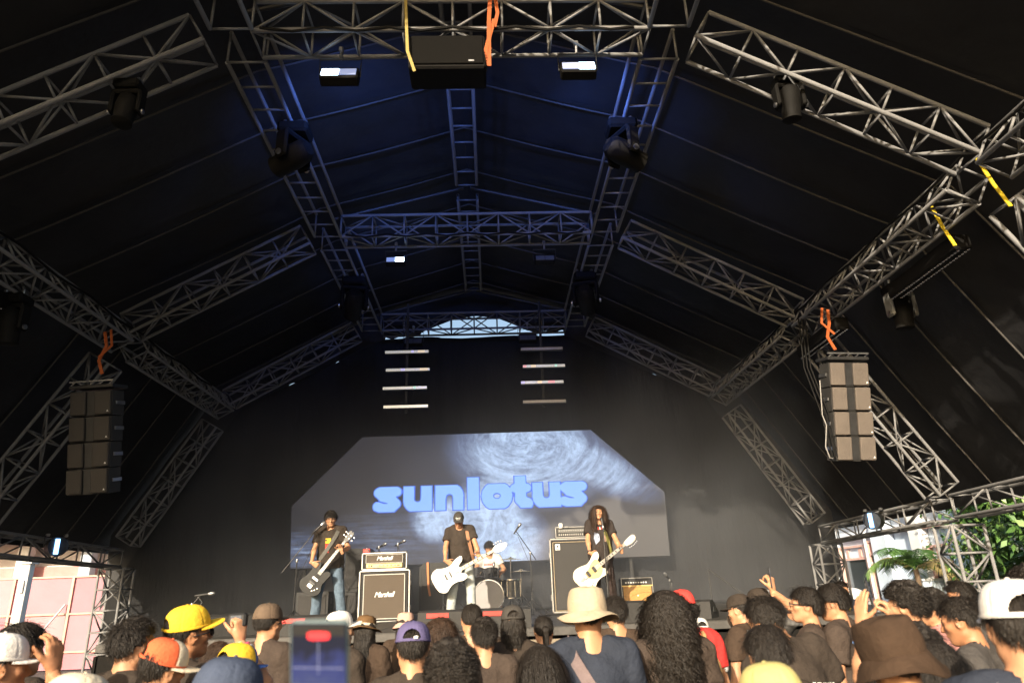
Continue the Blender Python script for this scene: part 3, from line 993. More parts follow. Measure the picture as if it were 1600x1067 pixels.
        for sd in (-1, 1):
            an = LG[sd][2]
            fdv = np.array(L.get(('f', sd), (sd * .25, 1, 0)), float); fdv /= np.linalg.norm(fdv)
            K.cap(an + np.array([0, 0, -.040]) - fdv * .05, an + np.array([0, 0, -.048]) + fdv * .16, .044, .036, .03)
        x, y, z = K.grid()
        K.d = np.maximum(K.d, (.004 + (.36 if seated else 0) - z).astype(np.float32))
        v, q = K.mesh()
        if len(v): link('shoes', new_mesh('shoes', v, q, shoes or cloth('shoe_black', (.02, .02, .02))), t)
    M = Matrix([list(RH[0]) + [hc[0]], list(RH[1]) + [hc[1]], list(RH[2]) + [hc[2]], [0, 0, 0, 1]])
    P.headM = M
    P.M = t.matrix_world.copy() if False else Matrix.Translation(Vector(loc)) @ Matrix.Rotation(R(yaw), 4, 'Z') @ Matrix.Scale(s, 4)
    return P

def hash_(s):
    h = 2166136261
    for c in s: h = ((h ^ ord(c)) * 16777619) & 0xffffffff
    return h

# ------------------------------------------------------------------ hair
CR = np.array([.0755, .095, .088]); CC = np.array([0, -.012, .022])
def strands(n, seed, L, gravity, start=(-1.0, 2.2), curl=0.0, lift=.012, width=.0042, seg=7, whorl=(0, -.35, .94), fringe=None, flow=None, spread=1.0, back_only=False, cfreq=60.0, rad_fall=1.0, zmin=-9, face_clear=0.0, trim=False, helix=None, trim_front=.050, root_max=9.0):
    """ribbons of hair rooted over the scalp; returns verts, quads in head space"""
    r = np.random.default_rng(int(seed * 1000) % 99991)
    d = r.normal(size=(n * 9, 3)); d /= np.linalg.norm(d, axis=1)[:, None]
    el = np.arcsin(d[:, 2]); az = np.arctan2(d[:, 0], d[:, 1])      # az 0 = front
    front = np.abs(az)
    lim = np.where(front < .9, .62, np.where(front < 1.5, .62 - (front - .9) / .6 * .55, -.15 - (front - 1.5) * .28))
    keep = d[:, 2] > lim * .98
    if back_only: keep &= front > 1.1
    keep &= d[:, 2] < root_max
    d = d[keep][:n]
    n = len(d)
    p = CC + d * CR * (1 + r.uniform(.02, .10, n))[:, None]
    w = np.array(whorl); w = w / np.linalg.norm(w)
    tan = d - w[None, :] * (d @ w)[:, None] * 1.0
    tan = d * (d @ w)[:, None] - w[None, :]
    tan = tan / (np.linalg.norm(tan, axis=1)[:, None] + 1e-6)
    if flow is not None:
        tan = tan + np.array(flow)[None, :]
    tan += r.normal(scale=.22 * spread, size=(n, 3))
    tan -= d * (np.sum(tan * d, 1))[:, None]
    tan /= (np.linalg.norm(tan, axis=1)[:, None] + 1e-6)
    ln = L * r.uniform(.65, 1.1, n)
    ph = r.uniform(0, 6.28, n)
    pts = [p]
    sgn0 = p[:, 0].copy()
    v = tan.copy()
    cl = r.normal(size=(n, 3)); 
    for i in range(seg):
        step = (ln / seg)[:, None]
        v = v + np.array([0, 0, -gravity])[None, :] * (1.0 / seg) * (1 + i * .3)
        if curl > 0:
            a = ph + i * cfreq / seg
            v = v + curl * np.stack([np.cos(a), np.sin(a), .4 * np.cos(a * 1.3)], 1)
        v = v / (np.linalg.norm(v, axis=1)[:, None] + 1e-6)
        p = p + v * step
        # keep outside the skull
        q = (p - CC) / (CR * (1 + lift * (1 + 2.0 * (i + 1) / seg) / .08 * .45))
        l = np.linalg.norm(q, axis=1)
        ins = (l < 1)
        p = np.where(ins[:, None], CC + (p - CC) / l[:, None], p)
        # keep clear of the neck and back
        low = p[:, 2] < -.06
        rr = np.hypot(p[:, 0], p[:, 1] + .02); tgt = np.where(p[:, 2] < -.14, .085, .072) * rad_fall
        psh = low & (rr < tgt)
        fac = np.where(psh, tgt / (rr + 1e-6), 1)
        p = np.stack([p[:, 0] * fac, (p[:, 1] + .02) * fac - .02, np.maximum(p[:, 2], zmin)], 1)
        if face_clear:
            fm = (p[:, 1] > .02) & (p[:, 2] < .075) & (p[:, 2] > -.16) & (np.abs(p[:, 0]) < face_clear)
            sg = np.where(sgn0 >= 0, 1, -1)
            p = np.stack([np.where(fm, sg * (face_clear + .012 * np.abs(np.sin(ph))), p[:, 0]), np.where(fm, np.minimum(p[:, 1], .075), p[:, 1]), p[:, 2]], 1)
        pts.append(p.copy())
    PT = np.stack(pts, 1)                                   # n, seg+1, 3
    if helix is not None:
        amp, turns = helix
        sq = np.linspace(0, 1, seg + 1)[None, :]
        tn = turns * r.uniform(.75, 1.25, n)[:, None]; am = amp * r.uniform(.6, 1.3, n)[:, None] * np.minimum(1, sq * 5)
        aa = ph[:, None] + 2 * math.pi * tn * sq
        ox = np.stack([np.cos(aa), np.sin(aa), .3 * np.cos(aa * .5)], 2) * am[..., None]
        PT = PT + ox
    T = np.gradient(PT, axis=1); T /= (np.linalg.norm(T, axis=2)[..., None] + 1e-9)
    O = PT - np.array([0, -.012, 0]); O[..., 2] *= .4; O /= (np.linalg.norm(O, axis=2)[..., None] + 1e-9)
    W = np.cross(T, O); W /= (np.linalg.norm(W, axis=2)[..., None] + 1e-9)
    wd = width * r.uniform(.6, 1.3, n)[:, None] * np.linspace(1, .35, seg + 1)[None, :]
    if trim:
        azz = np.abs(np.arctan2(PT[..., 0], PT[..., 1] + .012))
        zl = np.where(azz < .95, trim_front - .02 * azz, np.where(azz < 1.9, .006, -.045 - (azz - 1.9) * .03))
        wd = np.where(PT[..., 2] < zl + r.normal(scale=.006, size=PT.shape[:2]), 0.0003, wd)
        PT[..., 2] = np.maximum(PT[..., 2], zl - .004)
    A = PT + W * wd[..., None] * .5; Bv = PT - W * wd[..., None] * .5
    V = np.stack([A, Bv], 2).reshape(-1, 3)
    base = (np.arange(n) * (seg + 1) * 2)[:, None] + (np.arange(seg) * 2)[None, :]
    base = base.ravel()
    Q = np.stack([base, base + 1, base + 3, base + 2], 1)
    return V, Q

def hair_shell(thick, seed, lump=.006, freq=55, nape=-.075, front=.048, fade=.12, top=0.0, bun=None, long=None):
    h = .0062
    zl = -.16 if long is None else -.16 - long
    F = Field(np.arange(-.15, .1501, h), np.arange(-.19, .1501, h), np.arange(zl, .20, h))
    F.ell(CC + np.array([0, -.002, top * .5]), CR + np.array([thick, thick, thick + top]), .01)
    if long is not None:
        F.cap((0, -.045, -.02), (0, -.085, -.14 - long * .75), .085, .062, .05, sq=(1.18, .72, 1))
    x, y, z = F.grid()
    F.d += (lump * wob(x, y, z, freq, seed) + lump * .6 * wob(x, y, z, freq * 2.1, seed + 3)).astype(np.float32)
    if long is None: F.d += (np.clip(.010 - z, 0, 1) * fade).astype(np.float32)
    # hairline: open the face, free the ears and the neck
    zf = front
    face = np.minimum((zf - z) + 0 * x, y - .005 + .9 * np.maximum(0, -z - .0)) if False else np.minimum(zf - z - .10 * np.abs(x), y - .012)
    F.d = np.maximum(F.d, face.astype(np.float32))
    if long is None:
        side = np.minimum(np.minimum(-.008 - z + .35 * np.minimum(0, y + .03), np.abs(x) - .05), y + .045)
        F.d = np.maximum(F.d, side.astype(np.float32))
        F.d = np.maximum(F.d, (nape - z + .012 * np.sin(x * 60 + seed)).astype(np.float32))
    V, Q = F.mesh()
    return V, Q

def add_hair(P, style='short', mat=None, seed=None, n=None, under=False):
    rm = .12 if under else 9.0
    mat = mat or M_HAIR
    sd = P.seed if seed is None else seed
    k = 1.0 if not P.fine else 1.0
    if style == 'short':
        parts = [hair_shell(.012, sd, .006, 70, fade=.17), strands(n or 1300, sd, .060, .15, lift=.022, width=.0038, seg=5, spread=1.5, trim=True)]
    elif style == 'crop':
        parts = [hair_shell(.007, sd, .003, 80, fade=.12), strands(n or 1300, sd, .026, .1, lift=.010, width=.0036, seg=3, spread=1.8, trim=True)]
    elif style == 'textured':
        parts = [hair_shell(.015, sd, .010, 75, top=.012, fade=.22), strands(n or 1500, sd, .070, .05, lift=.026, width=.0040, seg=6, spread=2.4, curl=.22, cfreq=14, trim=True)]
    elif style == 'fringe':
        parts = [hair_shell(.016, sd, .010, 70, top=.014, fade=.12, front=.026), strands(n or 2000, sd, .095, .22, lift=.030, width=.0045, seg=7, spread=1.7, curl=.12, cfreq=12, trim=True, trim_front=.020)]
    elif style == 'singer':
        parts = [hair_shell(.012, sd, .008, 60, long=.10), strands(n or 2200, sd, .48, 1.5, lift=.030, width=.0058, seg=26, spread=.9, helix=(.016, 4.5), rad_fall=1.75, face_clear=.064)]
    elif style == 'curly':
        parts = [hair_shell(.006 if under else .024, sd, .004 if under else .012, 120, top=0 if under else .012, fade=.30), strands(n or 2200, sd, .050, .0, lift=.03, width=.0036, seg=9, root_max=rm, spread=2.2, helix=(.009, 1.6), trim=True)]
    elif style == 'bowl':
        parts = [hair_shell(.013, sd, .004, 60, nape=-.060, fade=.06), strands(n or 1500, sd, .125, .50, lift=.020, width=.0042, seg=8, spread=.55, trim=True)]
    elif style == 'undercap':
        parts = [hair_shell(.006, sd, .004, 80, fade=.05), strands(n or 900, sd, .045, .6, lift=.010, width=.0038, seg=4, spread=1.0, trim=True)]
    elif style == 'shaggy':
        parts = [hair_shell(.006 if under else .012, sd, .008), strands(n or 1600, sd, .15, .9, lift=.02, width=.0046, seg=8, root_max=rm, spread=1.2, helix=(.006, 1.2), face_clear=.05)]
    elif style == 'bob':
        parts = [hair_shell(.006 if under else .010, sd, .005, 60, long=.0), strands(n or 1900, sd, .28, 1.3, lift=.024, width=.0048, seg=10, root_max=rm, spread=.6, helix=(.004, 1.2), rad_fall=1.12, face_clear=.056)]
    elif style == 'long':
        parts = [hair_shell(.010, sd, .005, 60, long=.10), strands(n or 2100, sd, .46, 1.8, lift=.024, width=.0048, seg=12, spread=.5, helix=(.004, 1.5), rad_fall=1.15, face_clear=.056)]
    elif style == 'longcurl':
        parts = [hair_shell(.012, sd, .010, 60, long=.22), strands(n or 2600, sd, .62, 1.9, lift=.030, width=.0062, seg=36, spread=.8, helix=(.014, 8), rad_fall=1.30, face_clear=.056)]
    elif style == 'ponytail':
        parts = [hair_shell(.009, sd, .002, 40), strands(n or 500, sd, .05, .1, lift=.004, width=.0030, seg=4, spread=.25, whorl=(0, .75, .6), trim=True)]
        F = Field(np.arange(-.08, .08, .006), np.arange(-.20, 0, .006), np.arange(-.28, .07, .006))
        F.cap((0, -.105, .03), (0, -.135, .005), .018, .024, .01); F.cap((0, -.135, .005), (0, -.13, -.14), .027, .024, .02); F.cap((0, -.13, -.14), (.004, -.12, -.25), .022, .006, .02)
        x, y, z = F.grid(); F.d += (.004 * wob(x * 3, y * 3, z * .3, 60, sd)).astype(np.float32)
        parts.append(F.mesh())
    if style not in ('undercap', 'crop') and not under: parts.append(strands(90, sd + 3.3, .06 if style not in ('long', 'longcurl', 'bob', 'singer', 'shaggy') else .30, .5, lift=.045, width=.0022, seg=8, spread=3.2, helix=(.008, 1.0), face_clear=.06, rad_fall=1.2))
    off = 0; VS = []; QS = []
    for v, q in parts:
        VS.append(v); QS.append(q + off); off += len(v)
    o = link('hair', new_mesh('hair', np.concatenate(VS), np.concatenate(QS), mat), P.root, P.headM)
    P.hair = o
    if style == 'ponytail':
        m = MB(); m.tube([Vector((.021 * math.cos(a), -.122 + .006 * math.sin(a), .016 + .021 * math.sin(a))) for a in np.linspace(0, 6.28, 13)[:-1]], .006, 6, closed=True)
        m.build('hair_tie', M_BLK, P.root, smooth=True, mat4=P.headM)
    return o

# ------------------------------------------------------------------ hats
def cap_hat(P, mat, brim=None, turn=0.0, tilt=8.0, opening=True, size=1.0, front=None, logo=None, brim_len=.072, height=.102):
    """baseball cap: dome of six panels, brim, strap, button; turn rotates the brim from the face direction"""
    M = P.headM @ Matrix.Translation((0, -.010, .030)) @ Matrix.Rotation(R(turn), 4, 'Z') @ Matrix.Rotation(R(-tilt), 4, 'X') @ Matrix.Scale(size, 4)
    nu, nv = 180, 34
    rx, ry, hh = .0905, .110, height
    V = []; F = []; MI = []
    for j in range(nv + 1):
        v = j / nv
        pr = math.cos(v * math.pi / 2) ** .62 if v < 1 else 0.0
        z = hh * math.sin(v * math.pi / 2) ** 1.05
        for i in range(nu):
            a = 2 * math.pi * i / nu
            sm = 1 - .020 * sum(math.exp(-((math.atan2(math.sin(a - b), math.cos(a - b))) / .05) ** 2) for b in [math.pi / 2 + k * math.pi / 3 for k in range(6)]) * (1 - .3 * v)
            wr = 1 + .010 * math.sin(3 * a + P.seed) * (1 - v) + .008 * math.sin(7 * a + 5 * v + P.seed)
            V.append((rx * pr * math.cos(a) * sm * wr, ry * pr * math.sin(a) * sm * wr, z))
    for j in range(nv):
        for i in range(nu):
            a = 2 * math.pi * (i + .5) / nu; b = math.atan2(math.sin(a + math.pi / 2), math.cos(a + math.pi / 2))   # 0 at the back
            v = (j + .5) / nv
            if opening and abs(b) < .52 and .10 < v < .10 + .30 * math.sqrt(max(0, 1 - (b / .52) ** 2)): continue
            F.append((j * nu + i, j * nu + (i + 1) % nu, (j + 1) * nu + (i + 1) % nu, (j + 1) * nu + i))
            fa = math.atan2(math.sin(a - math.pi / 2), math.cos(a - math.pi / 2))
            MI.append(1 if (front is not None and abs(fa) < math.pi / 3) else 0)
    me = bpy.data.meshes.new('cap'); me.from_pydata(V, [], F)
    me.materials.append(mat); me.materials.append(front or mat)
    me.polygons.foreach_set('material_index', np.array(MI, dtype=np.int32)); me.polygons.foreach_set('use_smooth', np.ones(len(F), bool)); me.update()
    c = link('cap', me, P.root, M)
    # brim
    b = MB(); n, m = 20, 6
    for sgn, dz in ((1, 0.0018), (-1, -.0018)):
        VV = []; FF = []
        for j in range(m + 1):
            for i in range(n + 1):
                q = (i / n - .5) * 2; a = math.pi / 2 + q * R(68)
                e = brim_len * math.sqrt(max(0, 1 - (abs(q) ** 2.4))) * j / m
                x = rx * 1.0 * math.cos(a); y = ry * math.sin(a)
                VV.append((x * (1 + e * .9), y + e, .004 + dz - .018 * q * q * (.4 + j / m) - .10 * e + .012 * (j / m)))
        for j in range(m):
            for i in range(n):
                k = j * (n + 1) + i
                FF.append((k, k + 1, k + n + 2, k + n + 1))
        b.add(VV, FF)
    b.build('cap_brim', brim or mat, c, smooth=True)
    MB().lathe([(0, 0), (.007, .001), (.006, .006), (0, .008)], 10, Matrix.Translation((0, 0, hh - .002)), cap=False).build('cap_button', mat, c, smooth=True)
    bt = MB(); pts = [Vector((rx * .985 * math.cos(a), ry * .985 * math.sin(a), .006)) for a in np.linspace(0, 2 * math.pi, 40)[:-1]]
    bt.tube(pts, .005, 5, closed=True); bt.build('cap_band', mat, c, smooth=True)
    P.cap = c; P.capM = M
    return c

def brim_hat(P, mat, crown_r=.098, crown_h=.105, brim_w=.055, drop=.04, band=None, flat=.6, tilt=6.0, size=1.0, zoff=.022, wave=.010, name='hat', dent=0.0):
    M = P.headM @ Matrix.Translation((0, -.010, zoff)) @ Matrix.Rotation(R(-tilt), 4, 'X') @ Matrix.Scale(size, 4)
    n = 72
    prof = []
    for i in range(9):
        t = i / 8; r = crown_r * .86 * (t ** (.5 if flat < .5 else .75)); prof.append((r, crown_h - dent * (1 - t) ** 2 * .6 - (1 - flat) * .02 * t * t - .004 * t))
    for i in range(1, 9):
        t = i / 8; prof.append((crown_r * (.86 + .14 * math.sin(t * math.pi / 2)) + .004 * math.sin(t * 3), crown_h * (1 - t) - .004 * (1 - t)))
    nc = len(prof)
    for i in range(1, 8):
        t = i / 7; prof.append((crown_r + brim_w * t ** .9, -drop * t ** 1.15))
    V = []; F = []
    s = P.seed
    for j, (r, z) in enumerate(prof):
        for k in range(n):
            a = 2 * math.pi * k / n
            e = 1.0 if j < nc else 0
            wz = wave * (math.sin(2 * a + s) * .7 + math.sin(3 * a + 2 * s) * .5) * (max(0, j - nc + 1) / 7) + .003 * math.sin(5 * a + j * .7 + s)
            wr = 1 + .012 * math.sin(4 * a + j * .35 + s) + .010 * math.sin(7 * a - j * .5 + 2 * s)
            V.append((r * .93 * math.cos(a) * wr, r * 1.10 * math.sin(a) * wr, z + wz))
    m = len(prof)
    for j in range(m - 1):
        for k in range(n):
            F.append((j * n + k, (j + 1) * n + k, (j + 1) * n + (k + 1) % n, j * n + (k + 1) % n))
    cr = new_mesh(name, V[:nc * n], [f for f in F if max(f) < nc * n], mat)
    c = link(name, cr, P.root, M)
    o = (nc - 1) * n
    br = new_mesh('hat_brim', V[o:], [tuple(i - o for i in f) for f in F if min(f) >= o], mat)
    link('hat_brim', br, c)
    ob = MB(); ob.tube([Vector(v) for v in V[-n:]], .0032, 5, closed=True); ob.build('hat_edge', mat, c, smooth=True)
    # stitched band at the foot of the crown
    bb = MB()
    for zz, rr in ((.018, .0022),) if band is None else ((.010, .004), (.017, .0042), (.024, .004)):
        ring = []
        for k in range(n):
            a = 2 * math.pi * k / n; r = crown_r * (1.003 if band is None else 1.012)
            wr = 1 + .012 * math.sin(4 * a + (nc - 2) * .35 + s) + .010 * math.sin(7 * a - (nc - 2) * .5 + 2 * s)
            ring.append(Vector((r * .93 * math.cos(a) * wr, r * 1.10 * math.sin(a) * wr, zz)))
        bb.tube(ring, rr, 5, closed=True)
    bb.build('hat_band', band or mat, c, smooth=True)
    P.cap = c
    return c

# ------------------------------------------------------------------ things worn
def on_shirt(P, V, side=-1, lift=.004):
    """push flat points (x,z in body space) onto the shirt from behind (side -1) or the front (+1)"""
    out = []
    for (x, y, z) in V:
        h = P.shirt_bvh.ray_cast(Vector((x, side * .6, z)), Vector((0, -side, 0)))
        yy = h[0].y if h[0] is not None else side * .12
        out.append((x, yy + side * lift, z))
    return out

def shirt_print(P, items, side=-1):
    """items: (text, x, z, size, mat, bold, rot_deg) printed on the shirt"""
    for (s, x, z, size, mat, bold, rot) in items:
        V, F = text_geo(s, size, bold, 0, 1.0)
        ca, sa = math.cos(R(rot)), math.sin(R(rot))
        sx = 1 if side < 0 else -1
        W = [(x + sx * (v[0] * ca - v[2] * sa), 0, z + v[0] * sa + v[2] * ca) for v in V]
        W = on_shirt(P, W, side)
        if side > 0: F = [tuple(reversed(f)) for f in F]
        link('print', new_mesh('print', W, F, mat, smooth=False), P.shirt)

def shirt_patch(P, poly, mat, side=-1, name='print', n=1):
    W = on_shirt(P, [(x, 0, z) for x, z in poly], side, .005)
    c = np.mean(np.array(W), 0); c[1] += side * .004
    V = W + [tuple(c)]; k = len(W)
    F = [(i, (i + 1) % k, k) for i in range(k)]
    link(name, new_mesh(name, V, F, mat, smooth=False), P.shirt)

def strap_ribbon(P, path, w, mat, label, name='bag_strap', cat='strap', lift=.010, parent=None, thick=.004):
    """strap over the shirt; path: list of (x, z, side) points in body space, side -1 back +1 front, 0 = free (x, y, z)"""
    C = []
    for p in path:
        if len(p) == 4: C.append(Vector(p[:3])); continue
        x, z, sd = p
        C.append(Vector(on_shirt(P, [(x, 0, z)], sd, lift)[0]))
    V = []; F = []
    n = len(C)
    for i, c in enumerate(C):
        t = (C[min(n - 1, i + 1)] - C[max(0, i - 1)]).normalized()
        nrm = Vector((c.x * .4, c.y, 0)).normalized() if Vector((c.x * .4, c.y, 0)).length > 1e-4 else Vector((0, -1, 0))
        sdv = t.cross(nrm).normalized(); nrm = sdv.cross(t).normalized()
        for u, l in ((-1, 0), (1, 0), (1, thick), (-1, thick)):
            V.append(P.M @ (c + sdv * (u * w / 2) + nrm * l))
    for i in range(n - 1):
        for k in range(4):
            F.append((i * 4 + k, i * 4 + (k + 1) % 4, i * 4 + 4 + (k + 1) % 4, i * 4 + 4 + k))
    F += [(0, 3, 2, 1), tuple((n - 1) * 4 + k for k in range(4))]
    V = [tuple(v) for v in V]
    if parent is not None:
        inv = parent.matrix_world.inverted() if False else None
    o = link(name, new_mesh(name, V, F, mat, smooth=False), None)
    if label: tag(o, label, cat)
    return o
# ================================================================== LAMPS AND RIGGING
M_RIG = pmat('rigging_black', (0.007, 0.0065, 0.006), 0.7, 0, 0.25, 9, 0.15, 60, 0.15)
M_LENS = pmat('lamp_glass', (.10, .11, .13), .1, 0, .05, 5, spec=.8)
M_LIT = pmat('lit_panel', (.3, .35, .5), .4, 0, 0, emit=(.55, .75, 1.0), es=9.0)
M_LITDIM = pmat('lit_panel_dim', (.3, .33, .45), .4, 0, 0, emit=(.35, .5, 1.0), es=.3)
M_LITBLUE = pmat('lit_blue', (.1, .2, .5), .4, 0, 0, emit=(.25, .55, 1.0), es=3.5)

def spot(parent, loc, target, power, color, angle, blend=.8, size=.12):
    d = bpy.data.lights.new('wash_beam', 'SPOT')
    d.energy = power; d.color = color; d.spot_size = R(angle); d.spot_blend = blend; d.shadow_soft_size = size
    o = bpy.data.objects.new('wash_beam', d); COL.objects.link(o)
    o.location = loc; o.rotation_euler = (Vector(target) - Vector(loc)).to_track_quat('-Z', 'Y').to_euler()
    o.parent = parent
    return o

def strobe(loc, w, h, label, lit, ang=0.0, tilt=-18, beam=None, group='flood lamps hung under the roof trusses'):
    """flat wash lamp hanging from a truss by a yoke, its face towards the crowd"""
    t = thing('wash_light', label, 'stage light', loc, R(ang), group)
    M = Matrix.Rotation(R(tilt), 4, 'X')
    MB().box((0, .06, 0), (w, .13, h), M, .015).build('housing', M_RIG, t)
    half = w * .46
    for i in range(2):
        mt = {0: M_LENS, 1: M_LIT, 2: M_LITDIM}[lit[i]]
        MB().box(((i - .5) * half, -.010, -.01), (half - .006, .012, h * .62), M, .003).build('lamp_panel', mt, t)
    y = MB(); y.tube([M @ Vector((-w / 2 - .012, .06, 0)), (-w / 2 - .02, .05, h * .6 + .10), (w / 2 + .02, .05, h * .6 + .10), M @ Vector((w / 2 + .012, .06, 0))], .010, 6); y.build('yoke', M_BLK, t)
    c = MB(); c.tube([(0, .05, h * .6 + .10), (0, .05, h * .6 + .22)], .018, 8); c.box((0, .05, h * .6 + .24), (.05, .07, .06), None, .008); c.build('clamp', M_STEEL, t)
    if beam:
        for (off, tgt, pw, col, an) in beam:
            d = spot(t, off, Vector(tgt) - Vector(loc), pw, col, an)
    return t
BL = (.10, .24, 1.0)
strobe((-1.60, 6.25, 7.30), .43, .20, 'wash lamp lit white-blue on its left half under the front cross truss', (1, 2), 0, -20,
       [((0, .25, .1), (-2.4, 9.6, 8.3), 120, BL, 95), ((0, .25, .1), (-.9, 9.8, 8.9), 100, BL, 80)])
strobe((1.12, 6.25, 7.36), .41, .20, 'bright white wash lamp under the front cross truss right of the black box', (2, 1), 0, -16,
       [((0, .25, .1), (2.8, 10.0, 8.2), 130, BL, 85), ((0, .25, .1), (.4, 10.2, 8.8), 100, BL, 80)])
strobe((-1.58, 10.85, 7.28), .34, .15, 'small wash lamp lit on its right half under the middle cross truss', (2, 1), 0, -14,
       [((0, .2, .1), (-2.2, 12.9, 8.4), 30, BL, 80)])
strobe((1.06, 10.85, 7.26), .36, .15, 'unlit grey wash lamp under the middle cross truss, right of the ridge', (0, 0), 0, -14)
strobe((-1.72, 15.0, 7.28), .44, .20, 'unlit grey flood lamp under the rear cross truss above the left light bars', (0, 0), 0, -10)
strobe((.96, 15.0, 7.30), .42, .20, 'unlit grey flood lamp under the rear cross truss above the right light bars', (0, 0), 0, -10)

# blue lamps on the low side beams
for sx, lx, ly, lab in ((-1, -7.42, 12.3, 'black par lamp with a blue-lit face on the low left side beam'), (1, 6.92, 12.5, 'black par lamp with a bright blue-lit slit on the low right side beam')):
    t = thing('par_light', lab, 'stage light', (lx, ly, 2.70), R(-sx * 52), 'par lamps on the low side beams')
    b = MB(); b.lathe([(.0, .16), (.10, .15), (.145, .06), (.15, -.12), (.158, -.13)], 24, Matrix.Rotation(R(-90), 4, 'X'), cap=False); b.build('housing', M_BLK, t, smooth=True)
    MB().lathe([(0, .11), (.148, .11)], 24, Matrix.Rotation(R(90), 4, 'X')).build('lens', M_LENS, t)
    MB().box((-.02, -.128, 0), (.07, .012, .25), None, .004).build('lit_strip', M_LITBLUE, t)
    y = MB(); y.tube([(-.17, 0, 0), (-.18, 0, .17), (.18, 0, .17), (.17, 0, 0)], .011, 6); y.build('yoke', M_BLK, t)
    for dx in (-.14, .14):
        y = MB(); y.box((dx, .0, .19), (.05, .08, .05), None, .008); y.build('clamp', M_STEEL, t)

def moving_head(loc, label, pan, tilt, size=1.0, rz=0.0, arm=None):
    t = thing('moving_head_light', label, 'stage light', loc, R(rz), 'moving head lamps hung under the trusses', size)
    b = MB(); b.box((0, 0, -.06), (.30, .26, .12), None, .025); b.build('base', M_RIG, t)
    for sx in (-1, 1):
        c = MB(); c.box((sx * .10, 0, .03), (.04, .10, .07), None, .01); c.build('clamp', M_STEEL, t)
    MP = Matrix.Rotation(R(pan), 4, 'Z')
    y = MB(); y.box((0, 0, -.15), (.34, .16, .06), MP, .02)
    for sx in (-1, 1): y.box((sx * .155, 0, -.29), (.05, .15, .30), MP, .02)
    y.build('yoke', arm or M_RIG, t)
    MH = MP @ Matrix.Translation((0, 0, -.36)) @ Matrix.Rotation(R(tilt), 4, 'X')
    h = MB(); h.lathe([(0, .21), (.07, .205), (.115, .15), (.125, .02), (.118, -.05), (.105, -.20), (.112, -.225), (.10, -.235)], 24, MH); h.build('head', M_RIG, t, smooth=True)
    MB().lathe([(0, -.225), (.095, -.232)], 20, MH, cap=False).build('lens', M_LENS, t, smooth=True)
    for sx in (-1, 1):
        k = MB(); k.lathe([(.03, 0), (.03, .02), (.0, .022)], 10, MP @ Matrix.Translation((sx * .18, 0, -.40)) @ Matrix.Rotation(R(sx * 90), 4, 'Y')); k.build('knob', M_STEEL, t, smooth=True)
    return t
moving_head((X0 - 2.15, 7.55, 7.56), 'black moving head lamp under the left ladder beam nearest the crowd, head turned sideways', 60, 80, 1.3)
moving_head((X0 + 2.15, 7.55, 7.56), 'black moving head lamp under the right ladder beam nearest the crowd, head turned sideways', -60, 80, 1.3)
moving_head((X0 - 2.25, 12.2, 7.56), 'dark moving head lamp under the left ladder beam in the rear bay', 15, 65, 1.45)
moving_head((X0 + 2.25, 12.2, 7.56), 'dark moving head lamp under the right ladder beam in the rear bay', -15, 65, 1.45)
moving_head((X0 + 3.72, 6.12, 7.05), 'moving head lamp hanging straight down from the front right sloping truss', 0, 10, .92)
moving_head((X0 - 3.50, 6.12, 7.05), 'moving head lamp hanging straight down from the front left sloping truss', 0, -10, .92)
moving_head((5.86, 8.75, 5.66), 'moving head lamp with pale grey yoke arms under the right eave beam', 5, 5, 1.12, arm=pmat('grey_plastic', (.20, .20, .19), .5, 0, .15, 12))
moving_head((-6.1, 8.3, 5.56), 'dark moving head lamp under the left eave beam above the speaker stack', -5, 8, 1.12)

def light_batten(p0, p1, label):
    """long blinder bar with many small reflectors under an eave beam"""
    p0 = Vector(p0); p1 = Vector(p1); d = p1 - p0
    M = frame_of(d).to_4x4(); M.translation = p0
    t = thing('light_batten', label, 'stage light', p0, group='light battens under the eave beams')
    Mr = frame_of(d).to_4x4()
    MB().box((0, 0, d.length / 2), (.22, .20, d.length), Mr, .02).build('housing', M_RIG, t)
    n = 26
    V = MB().lathe([(0, .012), (.016, .009), (.022, 0)], 8)
    me = None
    for i in range(n):
        for k in (-1, 1):
            Mi = Mr @ Matrix.Translation((k * .055 if abs(Mr[2][0]) < .5 else .115, -.105, d.length * (i + .5 + .25 * k) / n)) @ Matrix.Rotation(R(90), 4, 'X')
            if me is None:
                o = V.build('reflector', M_CHROME, t, smooth=True); me = o.data; o.matrix_local = Mi
            else: link('reflector', me, t, Mi)
    return t
light_batten((5.62, 7.0, 5.42), (5.62, 8.45, 5.42), 'long black light batten with rows of tiny reflectors under the right eave beam')
light_batten((-6.2, 7.3, 5.42), (-6.2, 8.6, 5.42), 'long black light batten with rows of tiny reflectors under the left eave beam')
light_batten((5.45, 9.6, 5.42), (5.45, 11.0, 5.42), 'black light batten on the right eave beam behind the speaker stack')

